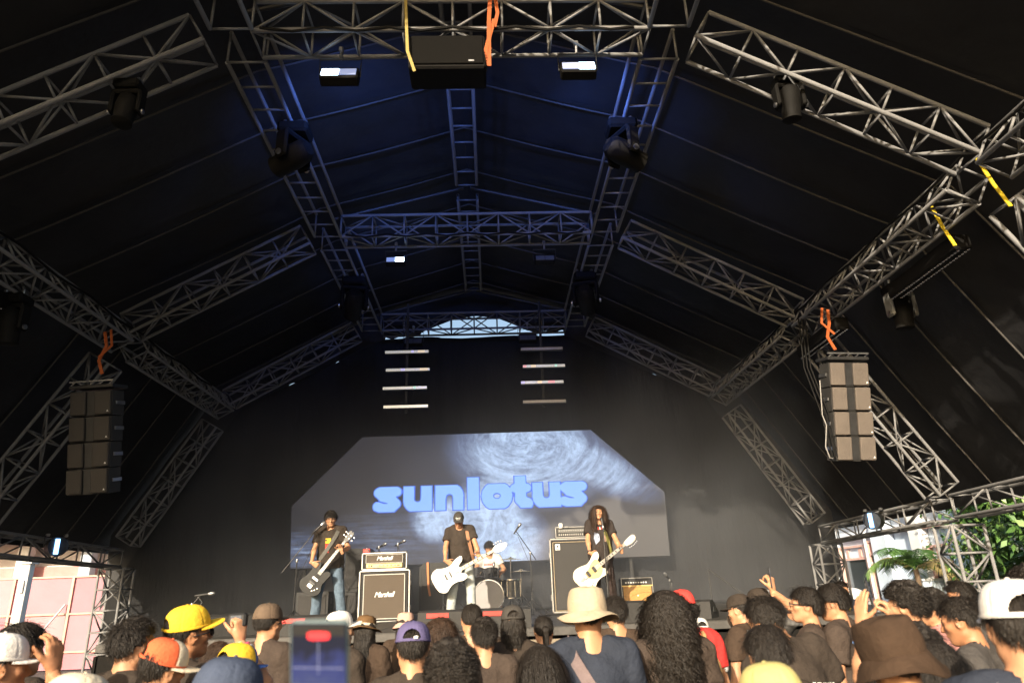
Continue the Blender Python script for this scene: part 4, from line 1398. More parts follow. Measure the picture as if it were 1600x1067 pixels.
# ladders of pale light bars against the rear wall
M_BARF = pmat('light_bar_face', (.55, .53, .47), .25, .3, .2, 30, stretch=(6, 1, 1), emit=(.95, .92, .80), es=.22)
M_BARD = pmat('light_bar_off', (.30, .29, .27), .3, .2, .2, 30, stretch=(6, 1, 1))
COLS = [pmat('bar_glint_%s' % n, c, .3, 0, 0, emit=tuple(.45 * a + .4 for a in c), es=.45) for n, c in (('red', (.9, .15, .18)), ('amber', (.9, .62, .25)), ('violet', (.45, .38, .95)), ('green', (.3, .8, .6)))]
def bar_ladder(xs, xe, zs, Y, pole, lit, label_fmt, glints):
    for i, z in enumerate(zs):
        dx = .03 * math.sin(i * 2.1)
        t = thing('light_bar', label_fmt % ['topmost', 'second', 'third', 'lowest'][i], 'light bar', ((xs + xe) / 2 + dx, Y, z), 0, 'pale light bars hung in two columns above the screen')
        w = xe - xs
        MB().box((0, .03, 0), (w, .07, .075), None, .008).build('housing', M_BLKM, t)
        MB().box((0, -.010, 0), (w - .012, .014, .058), None, .004).build('face', M_BARF if lit[i] else M_BARD, t)
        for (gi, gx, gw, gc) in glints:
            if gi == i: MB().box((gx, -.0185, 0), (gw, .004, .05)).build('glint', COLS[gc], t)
    px, z0, z1 = pole
    t = thing('hanging_pole', 'thin dark pole carrying the %s column of light bars' % ('left' if px < 0 else 'right'), 'pole', (px, Y + .10, z0))
    MB().tube([(0, 0, 0), (0, 0, z1 - z0)], .028, 10).build('tube', M_BLKM, t, smooth=True)
    c = MB(); c.tube([(-.08 + .03 * math.sin(k * 1.1), -.03 + .03 * math.cos(k * 1.1), z1 - z0 - .25 - k * .012) for k in range(34)], .006, 5); c.build('coiled_cable', M_BLK, t, smooth=True)
    for z in zs:
        MB().box((0, -.03, z - z0), (.07, .05, .05), None, .01).build('clamp', M_STEEL, t)
bar_ladder(-2.13, -1.22, (6.48, 6.09, 5.70, 5.31), 13.5, (-1.68, 5.2, 7.6), (1, 1, 1, 1), 'glinting pale light bar, %s of the four in the left column above the screen',
           [(0, .30, .14, 1), (0, .12, .05, 2), (1, -.10, .08, 2), (1, .33, .16, 1), (2, .2, .05, 3)])
bar_ladder(.70, 1.59, (6.48, 6.10, 5.75, 5.34), 13.5, (1.14, 5.25, 7.6), (0, 1, 1, 0), 'pale light bar, %s of the four in the right column above the screen',
           [(1, -.40, .07, 0), (1, -.22, .10, 1), (1, .25, .05, 3), (2, .19, .14, 0), (2, -.05, .09, 1), (2, -.40, .08, 2)])

# black speaker box slung under the front truss
t = thing('hanging_speaker', 'big black speaker box slung under the middle of the front cross truss', 'speaker', (-.36, 6.10, 7.22))
MB().box((0, 0, .06), (.84, .36, .44), None, .02).build('cabinet', M_RIG, t)
MB().box((0, -.19, .07), (.78, .02, .38), None, .006).build('grille', pmat('speaker_grille', (.006, .0055, .005), .85, 0, .3, 60, .4, 260, .1), t)
MB().box((.26, -.203, -.09), (.06, .006, .02)).build('badge', M_STEEL, t)
for sx in (-1, 1): MB().box((sx * .425, 0, .05), (.02, .14, .10), None, .006).build('handle', M_BLK, t)
def sling(pts, r, mat, label, flat=True, name='sling', cat='sling'):
    V = []; F = []
    C = [Vector(p) for p in pts]; n = len(C)
    for i, c in enumerate(C):
        d = (C[min(n - 1, i + 1)] - C[max(0, i - 1)]).normalized()
        x = d.cross(Vector((0, 1, 0))).normalized() if abs(d.y) < .95 else Vector((1, 0, 0)); y = d.cross(x)
        for u, v in ((-1, -.15), (1, -.15), (1, .15), (-1, .15)): V.append(c + x * r * u + y * r * v * 2)
    for i in range(n - 1):
        for k in range(4): F.append((i * 4 + k, i * 4 + (k + 1) % 4, i * 4 + 4 + (k + 1) % 4, i * 4 + 4 + k))
    F += [(0, 3, 2, 1), tuple(4 * (n - 1) + k for k in range(4))]
    o = link(name, new_mesh(name, [tuple(v) for v in V], F, mat, smooth=False))
    return tag(o, label, cat, 'slings and straps on the roof trusses')
sling([(-.82, 5.86, 8.05), (-.80, 5.84, 7.6), (-.78, 5.83, 7.2), (-.70, 5.83, 6.93)], .016, pmat('yellow_dull', (.32, .24, .06), .7, 0, .2, 20), 'dull yellow strap holding the left side of the hanging black speaker box')
sling([(.13, 5.88, 8.10), (.10, 5.84, 7.6), (.09, 5.82, 6.98), (.06, 5.82, 7.2), (.16, 5.86, 7.66)], .022, M_ORANGE, 'orange sling looped beside the hanging black speaker box on the front cross truss')
sling([(.17, 5.9, 8.1), (.20, 5.86, 7.75), (.16, 5.86, 7.55)], .02, M_ORANGE, 'short orange sling end knotted at the front cross truss, right of the longer loop')
# yellow ratchet straps on the right eave beam
for (a, b, lab) in (((5.36, 7.02, 5.96), (5.42, 6.88, 5.30), 'bright yellow strap dangling from the right eave beam, lower of the two'),
                    ((5.36, 6.15, 5.98), (5.45, 6.02, 5.30), 'bright yellow strap dangling from the right eave beam, closer to the front arch')):
    sling([a, tuple(np.array(a) * .5 + np.array(b) * .5 + np.array([.0, .01, -.02])), b], .02, M_YEL, lab)

# ------------------------------------------------------------------ line arrays
M_PANEL_SUN = pmat('speaker_panel_sunlit', (.13, .108, .092), .65, .15, .12, 4, .35, 220)  # right stack's panel, with the sunlight on it put into the colour
M_PANEL_SHADE = pmat('speaker_panel_shaded', (.042, .037, .033), .65, .15, .12, 4, .35, 220)  # left stack's copy of that panel, darkened in colour for the shade
def line_array(loc, rz, tilt, label, panel, sgn):
    t = thing('line_array', label, 'loudspeaker', loc, R(rz), 'hanging loudspeaker stacks')
    t.rotation_euler = (R(12), R(2.0 * sgn), R(rz))
    MB().box((0, .0, .06), (.60, .40, .05), None, .01).build('fly_frame', M_BLK, t)
    for i in range(5): MB().tube([(-.28 + i * .13, -.18, .085), (-.22 + i * .13, -.18, .13)], .008, 5).build('frame_brace', M_STEEL, t)
    MB().box((0, -.18, .135), (.60, .02, .02)).build('frame_bar', M_STEEL, t)
    z = 0.0; y = 0.0
    for i in range(4):
        a = R(tilt[i])
        M = Matrix.Translation((0.012 * i * sgn, y, z)) @ Matrix.Rotation(a, 4, 'X')
        c = MB(); c.prism([(-.28, -.005), (.28, -.005), (.28, -.345), (-.28, -.345)], -.16, .12, M); cab = c.build('cabinet', M_BLKM, t)
        for (x0, x1) in ((-.275, -.065), (.055, .275)):
            p = MB(); p.box(((x0 + x1) / 2, -.185, -.17), (x1 - x0, .05, .325), M, .012); p.build('grille_panel', panel, cab)
        h = MB(); h.box((0, -.166, -.17), (.11, .012, .32), M); h.build('horn_slot', M_BLK, cab)
        b = MB(); b.prism([(0, .012), (.014, -.012), (-.014, -.012)], -.213, -.21, M @ Matrix.Translation((.24, 0, -.285))); b.build('badge', M_WHITE, cab)
        for sx in (-1, 1): MB().box((sx * .288, .02, -.17), (.016, .22, .05), M, .004).build('rigging_plate', M_STEEL, cab)
        z -= .352 * math.cos(a); y -= .342 * math.sin(a) * -1 * 0
    return t
line_array((5.20, 9.4, 4.70), 0, (0, 0, 0, 0), 'stack of four sunlit-tinted line speakers hanging at the right side under an orange sling', M_PANEL_SUN, 1)
line_array((-5.46, 9.4, 4.56), -2, (0, 0, 0, 0), 'stack of four shade-tinted line speakers hanging at the left side under an orange sling', M_PANEL_SHADE, -1)
for sx, lx, lz in ((1, 5.05, 4.80), (-1, -5.42, 4.70)):
    sd = 'right' if sx > 0 else 'left'
    sling([(lx + .05 * sx, 9.3, lz + .72), (lx + .02, 9.28, lz + .5), (lx - .05, 9.28, lz + .28), (lx + .03, 9.28, lz + .08)], .022, M_ORANGE, 'thick orange sling carrying the %s line speaker stack' % sd)
    sling([(lx - .03 * sx, 9.3, lz + .75), (lx - .10 * sx, 9.27, lz + .5), (lx + .06 * sx, 9.27, lz + .32)], .018, M_ORANGE, 'second orange sling loop above the %s line speaker stack' % sd)
cb = MB(); cb.tube([(4.72, 9.2, 4.4), (4.66, 9.2, 3.9), (4.69, 9.2, 3.75), (4.62, 9.2, 3.45), (4.65, 9.2, 3.30), (4.69, 9.2, 3.29)], .008, 6)
tag(cb.build('cable', pmat('grey_cable', (.22, .21, .20), .5, 0, .1, 10), None, smooth=True), 'loose grey cable hanging beside the right line speaker stack', 'cable')
for i, lab_ in enumerate(('thick black cable closest to the right line speaker stack, inner side', 'thick black cable in the middle of the bunch beside the right speaker stack', 'outermost thick black cable hanging beside the right speaker stack')):
    cb = MB(); cb.tube([(4.78 + .05 * i, 9.6, 5.5), (4.70 + .05 * i, 9.55, 4.7), (4.80 + .04 * i + .03 * math.sin(i), 9.5, 4.0), (4.84 + .04 * i, 9.5, 3.35)], .011, 6)
    tag(cb.build('cable', M_RIG, None, smooth=True), lab_, 'cable', 'black cables beside the right speaker stack')

# ================================================================== STAGE GEAR
M_TOLEX = pmat('black_tolex', (.022, .021, .020), .6, 0, .3, 20, .5, 200)
M_GRILLE = pmat('amp_grille', (.10, .078, .058), .85, 0, .22, 90, .5, 420)
M_GRILLED = pmat('amp_grille_dark', (.045, .042, .040), .85, 0, .25, 90, .5, 420)
M_GOLD = pmat('gold_panel', (.78, .56, .22), .35, .25, .08, 20)
M_CASE = pmat('case_edge', (.42, .41, .40), .4, .7, .15, 20)
M_PIPE = pmat('white_piping', (.55, .54, .50), .5, 0, .05, 8)
M_LOGO = pmat('logo_white', (.85, .85, .83), .4, 0, .03, 8)

def edge_frame(p, x0, x1, z0, z1, y, w, mat, name='case_edge'):
    for (a, b) in (((x0, z0), (x1, z0)), ((x1, z0), (x1, z1)), ((x1, z1), (x0, z1)), ((x0, z1), (x0, z0))):
        m = MB(); cx, cz = (a[0] + b[0]) / 2, (a[1] + b[1]) / 2
        m.box((cx, y, cz), (abs(a[0] - b[0]) + w, w, abs(a[1] - b[1]) + w), None, w * .2); m.build(name, mat, p)

def script_logo(parent, x, y, z, size, mat=None):
    o = text_obj('Marshall', size, (x, y, z), mat or M_LOGO, parent, bold=.012, shear=.35, space=.86, name='logo')
    return o

# big guitar cabinet with its head on top
t = thing('guitar_cabinet', 'brown-fronted square guitar cabinet with white script logo and metal case edges', 'amplifier', (-1.68, 11.3, STZ))
MB().box((0, .19, .375), (.74, .36, .73), None, .015).build('shell', M_TOLEX, t)
MB().box((0, -.002, .375), (.62, .02, .63), None, .006).build('grille', M_GRILLE, t)
edge_frame(t, -.315, .315, .055, .695, -.010, .012, M_PIPE, 'piping')
edge_frame(t, -.385, .385, .012, .752, .01, .026, M_CASE)
script_logo(t, .0, -.016, .40, .105)
for sx in (-1, 1):
    for z in (.2, .56): MB().box((sx * .40, .05, z), (.016, .05, .07), None, .004).build('latch', M_STEEL, t)
t = thing('amplifier_head', 'amplifier head with a gold control strip standing on the brown-fronted cabinet', 'amplifier', (-1.69, 11.3, STZ + .775))
MB().box((0, .15, .115), (.66, .28, .225), None, .012).build('shell', M_TOLEX, t)
MB().box((0, .002, .155), (.56, .016, .115), None, .004).build('grille', M_GRILLE, t)
edge_frame(t, -.285, .285, .095, .218, -.004, .007, M_PIPE, 'piping')
MB().box((0, -.004, .052), (.56, .014, .062), None, .004).build('control_panel', M_GOLD, t)
edge_frame(t, -.345, .345, .0, .242, .01, .022, M_CASE)
script_logo(t, .0, -.010, .160, .085)
for i in range(11): MB().lathe([(.009, 0), (.008, .014), (0, .015)], 10, Matrix.Translation((-.10 + i * .030, -.011, .052)) @ Matrix.Rotation(R(90), 4, 'X')).build('knob', M_BLK if i % 2 else M_GOLD, t, smooth=True)
for i, c in enumerate((M_RED, M_BLK)): MB().box((-.235 + i * .04, -.012, .052), (.02, .01, .028), None, .002).build('switch', c, t)
MB().box((.22, -.0125, .054), (.05, .004, .018)).build('name_plate', M_BLK, t)
t = thing('pedal', 'small red pedal sitting on the left end of the amplifier head', 'pedal', (-1.98, 11.36, STZ + 1.03))
MB().box((0, 0, .03), (.11, .08, .06), None, .008).build('box', M_RED, t)
MB().lathe([(.012, 0), (.012, .014), (0, .015)], 10, Matrix.Translation((.0, 0, .06))).build('switch', M_STEEL, t)
MB().box((.03, -.042, .03), (.03, .004, .03)).build('display', M_BLK, t)

# tall bass cabinet + head
t = thing('bass_cabinet', 'tall black bass cabinet with a small white badge behind the long-haired singer', 'amplifier', (1.40, 12.6, STZ))
MB().box((0, .22, .60), (.70, .42, 1.20), None, .015).build('shell', M_TOLEX, t)
MB().box((0, -.002, .60), (.60, .02, 1.10), None, .006).build('grille', M_GRILLED, t)
edge_frame(t, -.318, .318, .035, 1.165, -.010, .012, pmat('piping_dull', (.34, .27, .17), .5, .1, .15, 9), 'piping')
edge_frame(t, -.365, .365, .012, 1.22, .01, .028, M_CASE)
MB().box((-.235, -.014, 1.085), (.085, .006, .10), None, .002).build('badge', M_LOGO, t)
MB().lathe([(.018, 0), (.018, .004), (0, .004)], 14, Matrix.Translation((-.235, -.0175, 1.095)) @ Matrix.Rotation(R(90), 4, 'X')).build('badge_disc', M_BLK, t)
MB().box((-.235, -.0185, 1.055), (.06, .003, .012)).build('badge_line', M_BLK, t)
for z in (.25, .95): MB().box((-.385, .03, z), (.02, .06, .10), None, .004).build('latch', M_STEEL, t)
t = thing('amplifier_head', 'silver-edged bass amplifier head on top of the tall black cabinet', 'amplifier', (1.46, 12.62, STZ + 1.25))
MB().box((0, .15, .085), (.60, .28, .16), None, .008).build('shell', M_BLKM, t)
edge_frame(t, -.31, .31, .0, .175, .01, .016, M_CASE)
MB().box((0, .002, .11), (.54, .010, .06), None, .003).build('control_panel', pmat('grey_panel', (.16, .16, .155), .4, .4, .2, 30), t)
for i in range(12): MB().lathe([(.011, 0), (.009, .016), (0, .017)], 10, Matrix.Translation((-.24 + i * .042, -.004, .112)) @ Matrix.Rotation(R(90), 4, 'X')).build('knob', M_STEEL, t, smooth=True)
for i in range(14): MB().box((-.25 + i * .038, -.002, .045), (.022, .008, .030), None, .002).build('slider', M_CASE, t)
t = thing('tape_roll', 'small pale roll and clip lying on the bass amplifier head', 'clutter', (1.24, 12.60, STZ + 1.445))
MB().lathe([(.045, -.03), (.05, -.02), (.05, .02), (.045, .03)], 16, Matrix.Rotation(R(90), 4, 'Y')).build('roll', M_LOGO, t, smooth=True)
MB().box((.10, .02, -.02), (.08, .05, .03), None, .006).build('clip', M_STEEL, t)

# small combo amp, tweed look
t = thing('combo_amplifier', 'small tan-grilled combo amplifier with a row of knobs right of the singer', 'amplifier', (2.46, 12.3, STZ))
MB().box((0, .13, .27), (.53, .25, .50), None, .012).build('shell', M_TOLEX, t)
MB().box((0, -.002, .21), (.48, .016, .36), None, .004).build('grille', pmat('tan_grille', (.50, .27, .08), .8, 0, .2, 70, .4, 300), t)
MB().box((0, -.006, .445), (.50, .02, .085), None, .004).build('control_panel', M_BLKM, t)
MB().box((0, -.008, .395), (.53, .02, .018)).build('trim', M_GOLD, t)
edge_frame(t, -.265, .265, .005, .52, .0, .014, M_CASE)
for i in range(9): MB().lathe([(.014, 0), (.011, .02), (0, .021)], 10, Matrix.Translation((-.19 + i * .043, -.016, .447)) @ Matrix.Rotation(R(90), 4, 'X')).build('knob', M_LOGO, t, smooth=True)
MB().box((.0, -.013, .24), (.022, .004, .022)).build('badge', M_LOGO, t)

# dark cabinets behind the band
def dark_box(loc, w, d, h, label, name='speaker_cabinet', top=0.0, lit=None):
    t = thing(name, label, 'speaker', loc)
    MB().prism([(-w / 2, 0), (w / 2, 0), (w / 2, h - top), (w / 2 - top, h), (-w / 2 + top, h), (-w / 2, h - top)], 0, d).build('cabinet', M_BLKM, t)
    MB().box((0, -.008, h * .48), (w * .86, .014, h * .80), None, .004).build('grille', M_GRILLED, t)
    for sx in (-1, 1): MB().box((sx * (w / 2 + .006), d * .4, h * .7), (.012, .12, .09), None, .003).build('handle', M_BLK, t)
    return t
dark_box((-2.30, 12.35, STZ + .46), .44, .40, .70, 'tall black loudspeaker behind the bassist with the black bass guitar', top=.03)
dark_box((-2.32, 12.30, STZ), .62, .5, .455, 'black cabinet under the tall loudspeaker, behind the bassist in blue jeans')
dark_box((-2.95, 12.0, STZ), .52, .42, .48, 'low black cabinet seen between the legs of the bassist in blue jeans')
t = dark_box((-.98, 12.75, STZ), .62, .45, .90, 'black hard-shell cabinet left of the white bass with an orange strap over it', top=.08)
sling([(-1.14, 12.72, 2.26), (-1.13, 12.70, 2.05), (-1.12, 12.69, 1.85), (-1.09, 12.69, 1.70)], .018, pmat('strap_rust', (.55, .20, .07), .7, 0, .15, 20), 'rust-orange guitar strap hanging down the black cabinet left of the white bass', name='guitar_strap', cat='strap')

# front of stage: wedges seen from behind, with red labels
def wedge(loc, w, rz, label, red=True, lit=False, size=1.0):
    t = thing('stage_monitor', label, 'monitor speaker', loc, R(rz), 'wedge monitors along the stage', size)
    V = [(-.24, 0), (.22, 0), (.24, .06), (-.05, .21), (-.24, .19)]      # y,z side profile (y>0 towards the band)
    b = MB()
    P = [(x, -p[0] * -1, p[1]) for x in (-w / 2, w / 2) for p in V]
    n = len(V); F = [tuple(range(n)), tuple(reversed(range(n, 2 * n)))] + [(i, n + i, n + (i + 1) % n, (i + 1) % n) for i in range(n)]
    b.add(P, F); b.build('cabinet', M_BLKM, t)
    g = MB(); a = Vector((0, .23, .066)); c = Vector((0, -.04, .205)); nr = Vector((0, .46, .89))
    for (x) in (0,):
        dd = (c - a)
        g.add([(-w * .45, a.y + nr.y * .006, a.z + nr.z * .006), (w * .45, a.y + nr.y * .006, a.z + nr.z * .006), (w * .45, c.y + nr.y * .006, c.z + nr.z * .006), (-w * .45, c.y + nr.y * .006, c.z + nr.z * .006)], [(0, 1, 2, 3)])
    g.build('grille', M_GRILLED, t)
    if red:
        MB().box((-w * .12, -.245, .155), (w * .42, .008, .05), None, .002).build('red_label', M_RED, t)
    for sx in (-1, 1): MB().box((sx * (w / 2 + .004), -.02, .10), (.010, .13, .06), None, .003).build('handle', M_BLK, t)
    if lit:
        for k in (-1, 1): MB().box((w * .12 + k * .06, -.248, .10), (.05, .01, .15), Matrix.Rotation(R(-20), 4, 'Y'), .002).build('reflector', M_CHROME, t)
    return t
wedge((-2.18, 8.62, STZ), .62, 0, 'black wedge monitor with a red label at the left end of the stage edge')
wedge((-.56, 8.62, STZ), .60, 0, 'black wedge monitor with a red label in front of the capped bassist')
wedge((.10, 8.62, STZ), .66, 0, 'black wedge monitor with a red label in front of the drum kit')
wedge((1.52, 8.75, STZ), .50, 8, 'plain black wedge monitor below the long-haired singer', red=False, size=1.1)
wedge((2.42, 9.0, STZ - .0), .62, -28, 'black wedge tilted on the right of the stage with two shiny strips', red=False, lit=True)
wedge((-3.35, 9.1, STZ), .74, 30, 'large black wedge turned sideways at the far left of the stage', red=False, size=1.15)
t = thing('speaker_cabinet', 'small black box leaning on the pale stage front between the fans', 'speaker', (-.47, 8.10, 0.9)); MB().box((0, .04, .22), (.34, .22, .44), None, .01).build('cabinet', M_BLKM, t); MB().box((0, -.075, .22), (.29, .012, .38), None, .004).build('grille', M_GRILLED, t)
MB().box((0, .02, -.45), (.30, .20, .9)).build('stand', M_BLK, t)

# microphone stands
def mic(parent, p, d, mat=None):
    d = Vector(d).normalized(); M = frame_of(d).to_4x4(); M.translation = Vector(p)
    m = MB(); m.lathe([(.010, -.19), (.013, -.17), (.019, -.03), (.021, -.025)], 12, M); m.build('microphone', M_BLK, parent, smooth=True)
    m = MB(); m.lathe([(.021, -.025), (.027, 0), (.027, .025), (.017, .046), (0, .052)], 12, M, cap=False); m.build('mic_grille', mat or M_STEEL, parent, smooth=True)
def mic_stand(loc, h, label, boom=None, tip=None, micdir=None, tripod=True, mat=M_BLK, group='microphone stands on the stage', with_mic=True, micmat=None):
    t = thing('microphone_stand', label, 'microphone stand', loc, 0, group)
    MB().tube([(0, 0, .06), (0, 0, h)], [.012, .010], 8).build('pole', mat, t, smooth=True)
    for k in range(3):
        a = 2 * math.pi * k / 3 + .5
        MB().tube([(0, 0, .22), (.30 * math.cos(a), .30 * math.sin(a), .012)], .009, 6).build('leg', mat, t, smooth=True)
    MB().lathe([(.018, h - .03), (.022, h - .01), (.018, h + .02)], 10).build('clutch', M_STEEL, t, smooth=True)
    top = Vector((0, 0, h))
    if boom is not None:
        a, b = Vector(boom[0]), Vector(boom[1])
        MB().tube([a, b], .008, 7).build('boom', mat, t, smooth=True)
        top = b
    if with_mic:
        dv = Vector(micdir or (0, 0, 1)).normalized()
        mic(t, top + dv * .12, dv, micmat)
        c = MB(); pts = [top - dv * .05, top + Vector((.03, 0, -.08)), Vector((.03, -.01, h * .7)), Vector((.02, 0, .3)), Vector((.05, .05, .02))]
        c.tube(pts, .004, 5); c.build('cable', M_BLK, t, smooth=True)
    return t
mic_stand((-2.97, 11.0, STZ), .93, 'boom microphone stand reaching up to the face of the bassist with glasses', boom=((-.22, 0, .76), (.26, .02, 1.38)), micdir=(.35, .12, .35), micmat=pmat('mic_silver', (.5, .5, .5), .3, .8, .1, 20))
mic_stand((1.74, 10.95, STZ), 1.27, 'straight microphone stand right in front of the long-haired singer', micdir=(-.02, .35, .8), micmat=M_BLK)
mic_stand((.70, 13.0, STZ), 1.02, 'tall boom stand holding a long microphone over the drum kit', boom=((.10, 0, .90), (-.25, .0, 1.42)), micdir=(.55, 0, .75))
for (x, z, h, lab) in ((-1.92, 0, 1.16, 'thin black stand with a small microphone rising behind the left end of the amplifier head'), (-1.60, 0, 1.20, 'thin black stand with a small microphone rising behind the middle of the amplifier head')):
    mic_stand((x, 12.2, STZ), h, lab, micdir=(.5, -.3, .2))
mic_stand((-3.62, 8.9, STZ), .36, 'short stand with a bent gooseneck microphone at the far left of the stage', boom=((0, 0, .36), (.09, 0, .47)), micdir=(1, 0, .1))
mic_stand((3.25, 13.2, STZ), .48, 'low microphone stand near the back on the right of the stage', micdir=(-.4, -.2, .5))
mic_stand((-.84, 12.3, STZ), .5, 'chrome stand legs standing behind the white bass on the stage floor', with_mic=False, mat=M_CHROME)
# hand rail by the rear right stage stair
t = thing('hand_rail', 'thin dark hand rail sloping down at the right rear of the stage', 'rail', (4.08, 13.5, STZ))
MB().tube([(0, 0, 0), (0, 0, .64)], .014, 8).build('post', M_BLKM, t, smooth=True)
MB().tube([(0, 0, .64), (.62, -.1, .14)], .016, 8).build('rail', M_BLKM, t, smooth=True)
MB().tube([(.62, -.1, 0), (.62, -.1, .14)], .014, 8).build('post', M_BLKM, t, smooth=True)
# bottle
t = thing('water_bottle', 'small clear water bottle standing on the stage floor near the monitor', 'bottle', (1.78, 8.8, STZ))
MB().lathe([(.0, 0), (.032, .0), (.034, .02), (.034, .14), (.014, .18), (.014, .20)], 14).build('bottle', pmat('bottle_plastic', (.55, .65, .75), .1, 0, .05, 5, spec=.8), t, smooth=True)
MB().lathe([(.016, .198), (.016, .215), (0, .216)], 12).build('bottle_cap', pmat('cap_blue', (.05, .12, .5), .4, 0, .05, 5), t, smooth=True)
# cables on the floor
for k, w_ in enumerate(('leftmost', 'second', 'middle', 'fourth', 'rightmost')):
    y0 = 9.2 + k * .5; x = -2.6 + k * 1.1
    pts = [(x + .25 * math.sin(i * .9 + k) + i * .12, y0 + i * .25, STZ + .014) for i in range(9)]
    m = MB(); m.tube(pts, .007, 5); tag(m.build('cable', M_BLK, None, smooth=True), 'black cable winding over the stage floor behind the monitors, %s of the five' % w_, 'cable', 'cables on the stage floor')

# ------------------------------------------------------------------ drum kit
M_DRUM = pmat('drum_shell', (.03, .03, .032), .25, 0, .2, 20, spec=.7)
M_HEADW = pmat('drum_head', (.38, .36, .36), .55, 0, .06, 6)
M_CYM = pmat('cymbal_bronze', (.55, .40, .16), .28, .9, .15, 30)
kit = thing('drum_kit', 'black drum kit with chrome rims and a grey bass drum head', 'drums', (-.08, 13.5, STZ))
def drum(c, r, d, M=None, nm='drum', lugs=8, head=M_HEADW):
    T = Matrix.Translation(Vector(c)) @ (M or Matrix.Identity(4))
    b = MB(); b.lathe([(r, -d / 2), (r, d / 2)], 28, T, cap=False); o = b.build(nm, M_DRUM, kit, smooth=True)
    for sg in (-1, 1):
        b = MB(); b.lathe([(r + .002, sg * d / 2 - .012), (r + .014, sg * d / 2 - .010), (r + .014, sg * d / 2 + .010), (r - .004, sg * d / 2 + .012)], 28, T, cap=False); b.build('rim', M_CHROME, o, smooth=True)
        b = MB(); b.lathe([(0, sg * (d / 2 + .002)), (r, sg * d / 2)], 28, T, cap=False); b.build('drum_head', head, o, smooth=True)
    for k in range(lugs):
        a = 2 * math.pi * (k + .5) / lugs
        b = MB(); b.box((r * 1.0 * math.cos(a), r * math.sin(a), 0), (.02, .02, d * .86), T, .005); b.build('lug', M_CHROME, o)
    return o
RX = Matrix.Rotation(R(90), 4, 'X')
drum((0, 0, .31), .275, .36, RX, 'bass_drum', 8)
drum((.06, .05, .66), .15, .18, Matrix.Rotation(R(-22), 4, 'X'), 'rack_tom', 6)
drum((.42, .12, .42), .19, .32, None, 'floor_tom', 8)
drum((-.34, .32, .60), .17, .13, Matrix.Rotation(R(6), 4, 'X'), 'snare_drum', 8)
drum((-.20, .05, .68), .135, .17, Matrix.Rotation(R(-22), 4, 'X'), 'rack_tom', 6)
def cymbal(c, r, tilt=0, base=None, nm='cymbal'):
    T = Matrix.Translation(Vector(c)) @ Matrix.Rotation(R(tilt), 4, 'X')
    b = MB(); b.lathe([(.0, .022), (.03, .018), (.045, .004), (r * .6, -.006), (r, -.018), (r, -.020), (r * .6, -.009), (.04, .0)], 32, T, cap=False); b.build(nm, M_CYM, kit, smooth=True)
    p = MB(); x, y = base or (c[0], c[1]); p.tube([(x, y, .15), (c[0], c[1], c[2] + .03)], .012, 8); p.build('stand_pole', M_CHROME, kit, smooth=True)
    for k in range(3):
        a = 2 * math.pi * k / 3
        p = MB(); p.tube([(x, y, .30), (x + .26 * math.cos(a), y + .26 * math.sin(a), .012)], .010, 6); p.build('stand_leg', M_CHROME, kit, smooth=True)
cymbal((.43, .0, .96), .205, 4)
cymbal((.62, .05, .74), .17, 0); cymbal((-.62, .15, .80), .18, 6)
for x, z in ((.18, .78), (.30, .50)):
    p = MB(); p.tube([(x, -.02, .35), (x, -.04, z)], .012, 8); p.build('stand_pole', M_CHROME, kit, smooth=True)
for sx in (-1, 1):
    p = MB(); p.tube([(sx * .25, -.1, .2), (sx * .36, -.22, .01)], .01, 6); p.build('spur', M_CHROME, kit, smooth=True)
m_ = thing('drum_microphone', 'small black microphone clipped over the rack drum', 'microphone', (.03, 13.32, STZ + .80)); mic(m_, (0, 0, .05), (.1, .2, 1))
t = thing('drum_stool', 'round black drum stool under the seated drummer', 'stool', (-.05, 14.0, STZ))
MB().lathe([(0, .46), (.16, .46), (.17, .49), (.16, .53), (0, .54)], 20, None, cap=False).build('seat', M_BLK, t, smooth=True)
MB().tube([(0, 0, .1), (0, 0, .47)], .018, 8).build('pole', M_CHROME, t, smooth=True)
for k in range(3):
    a = 2.1 * k; MB().tube([(0, 0, .24), (.25 * math.cos(a), .25 * math.sin(a), .012)], .010, 6).build('leg', M_CHROME, t, smooth=True)

# cable looms lashed to the trusses
for (pts, lab) in (([(X0 - 5.52, 4.6 + i * .8, 6.02 - .05 * (i % 2)) for i in range(13)], 'black cable loom lashed along the left eave beam'),
                   ([(X0 + 5.52, 4.6 + i * .8, 6.02 - .05 * (i % 2)) for i in range(13)], 'black cable loom lashed along the right eave beam'),
                   ([(X0 - 2.1 + i * .35, 10.52, 7.60 - .045 * (i % 2)) for i in range(13)], 'black cable loom sagging along the middle cross truss'),
                   ([(X0 - 2.1 + i * .35, 5.90, 7.60 - .05 * (i % 2)) for i in range(13)], 'black cable loom sagging along the front cross truss')):
    m = MB(); sm = []
    for a, b_ in zip(pts[:-1], pts[1:]):
        for k in range(4): sm.append(tuple(a[q] + (b_[q] - a[q]) * k / 4 for q in range(3)))
    m.tube(sm, .016, 6); tag(m.build('cable_loom', M_RIG, None, smooth=True), lab, 'cable')
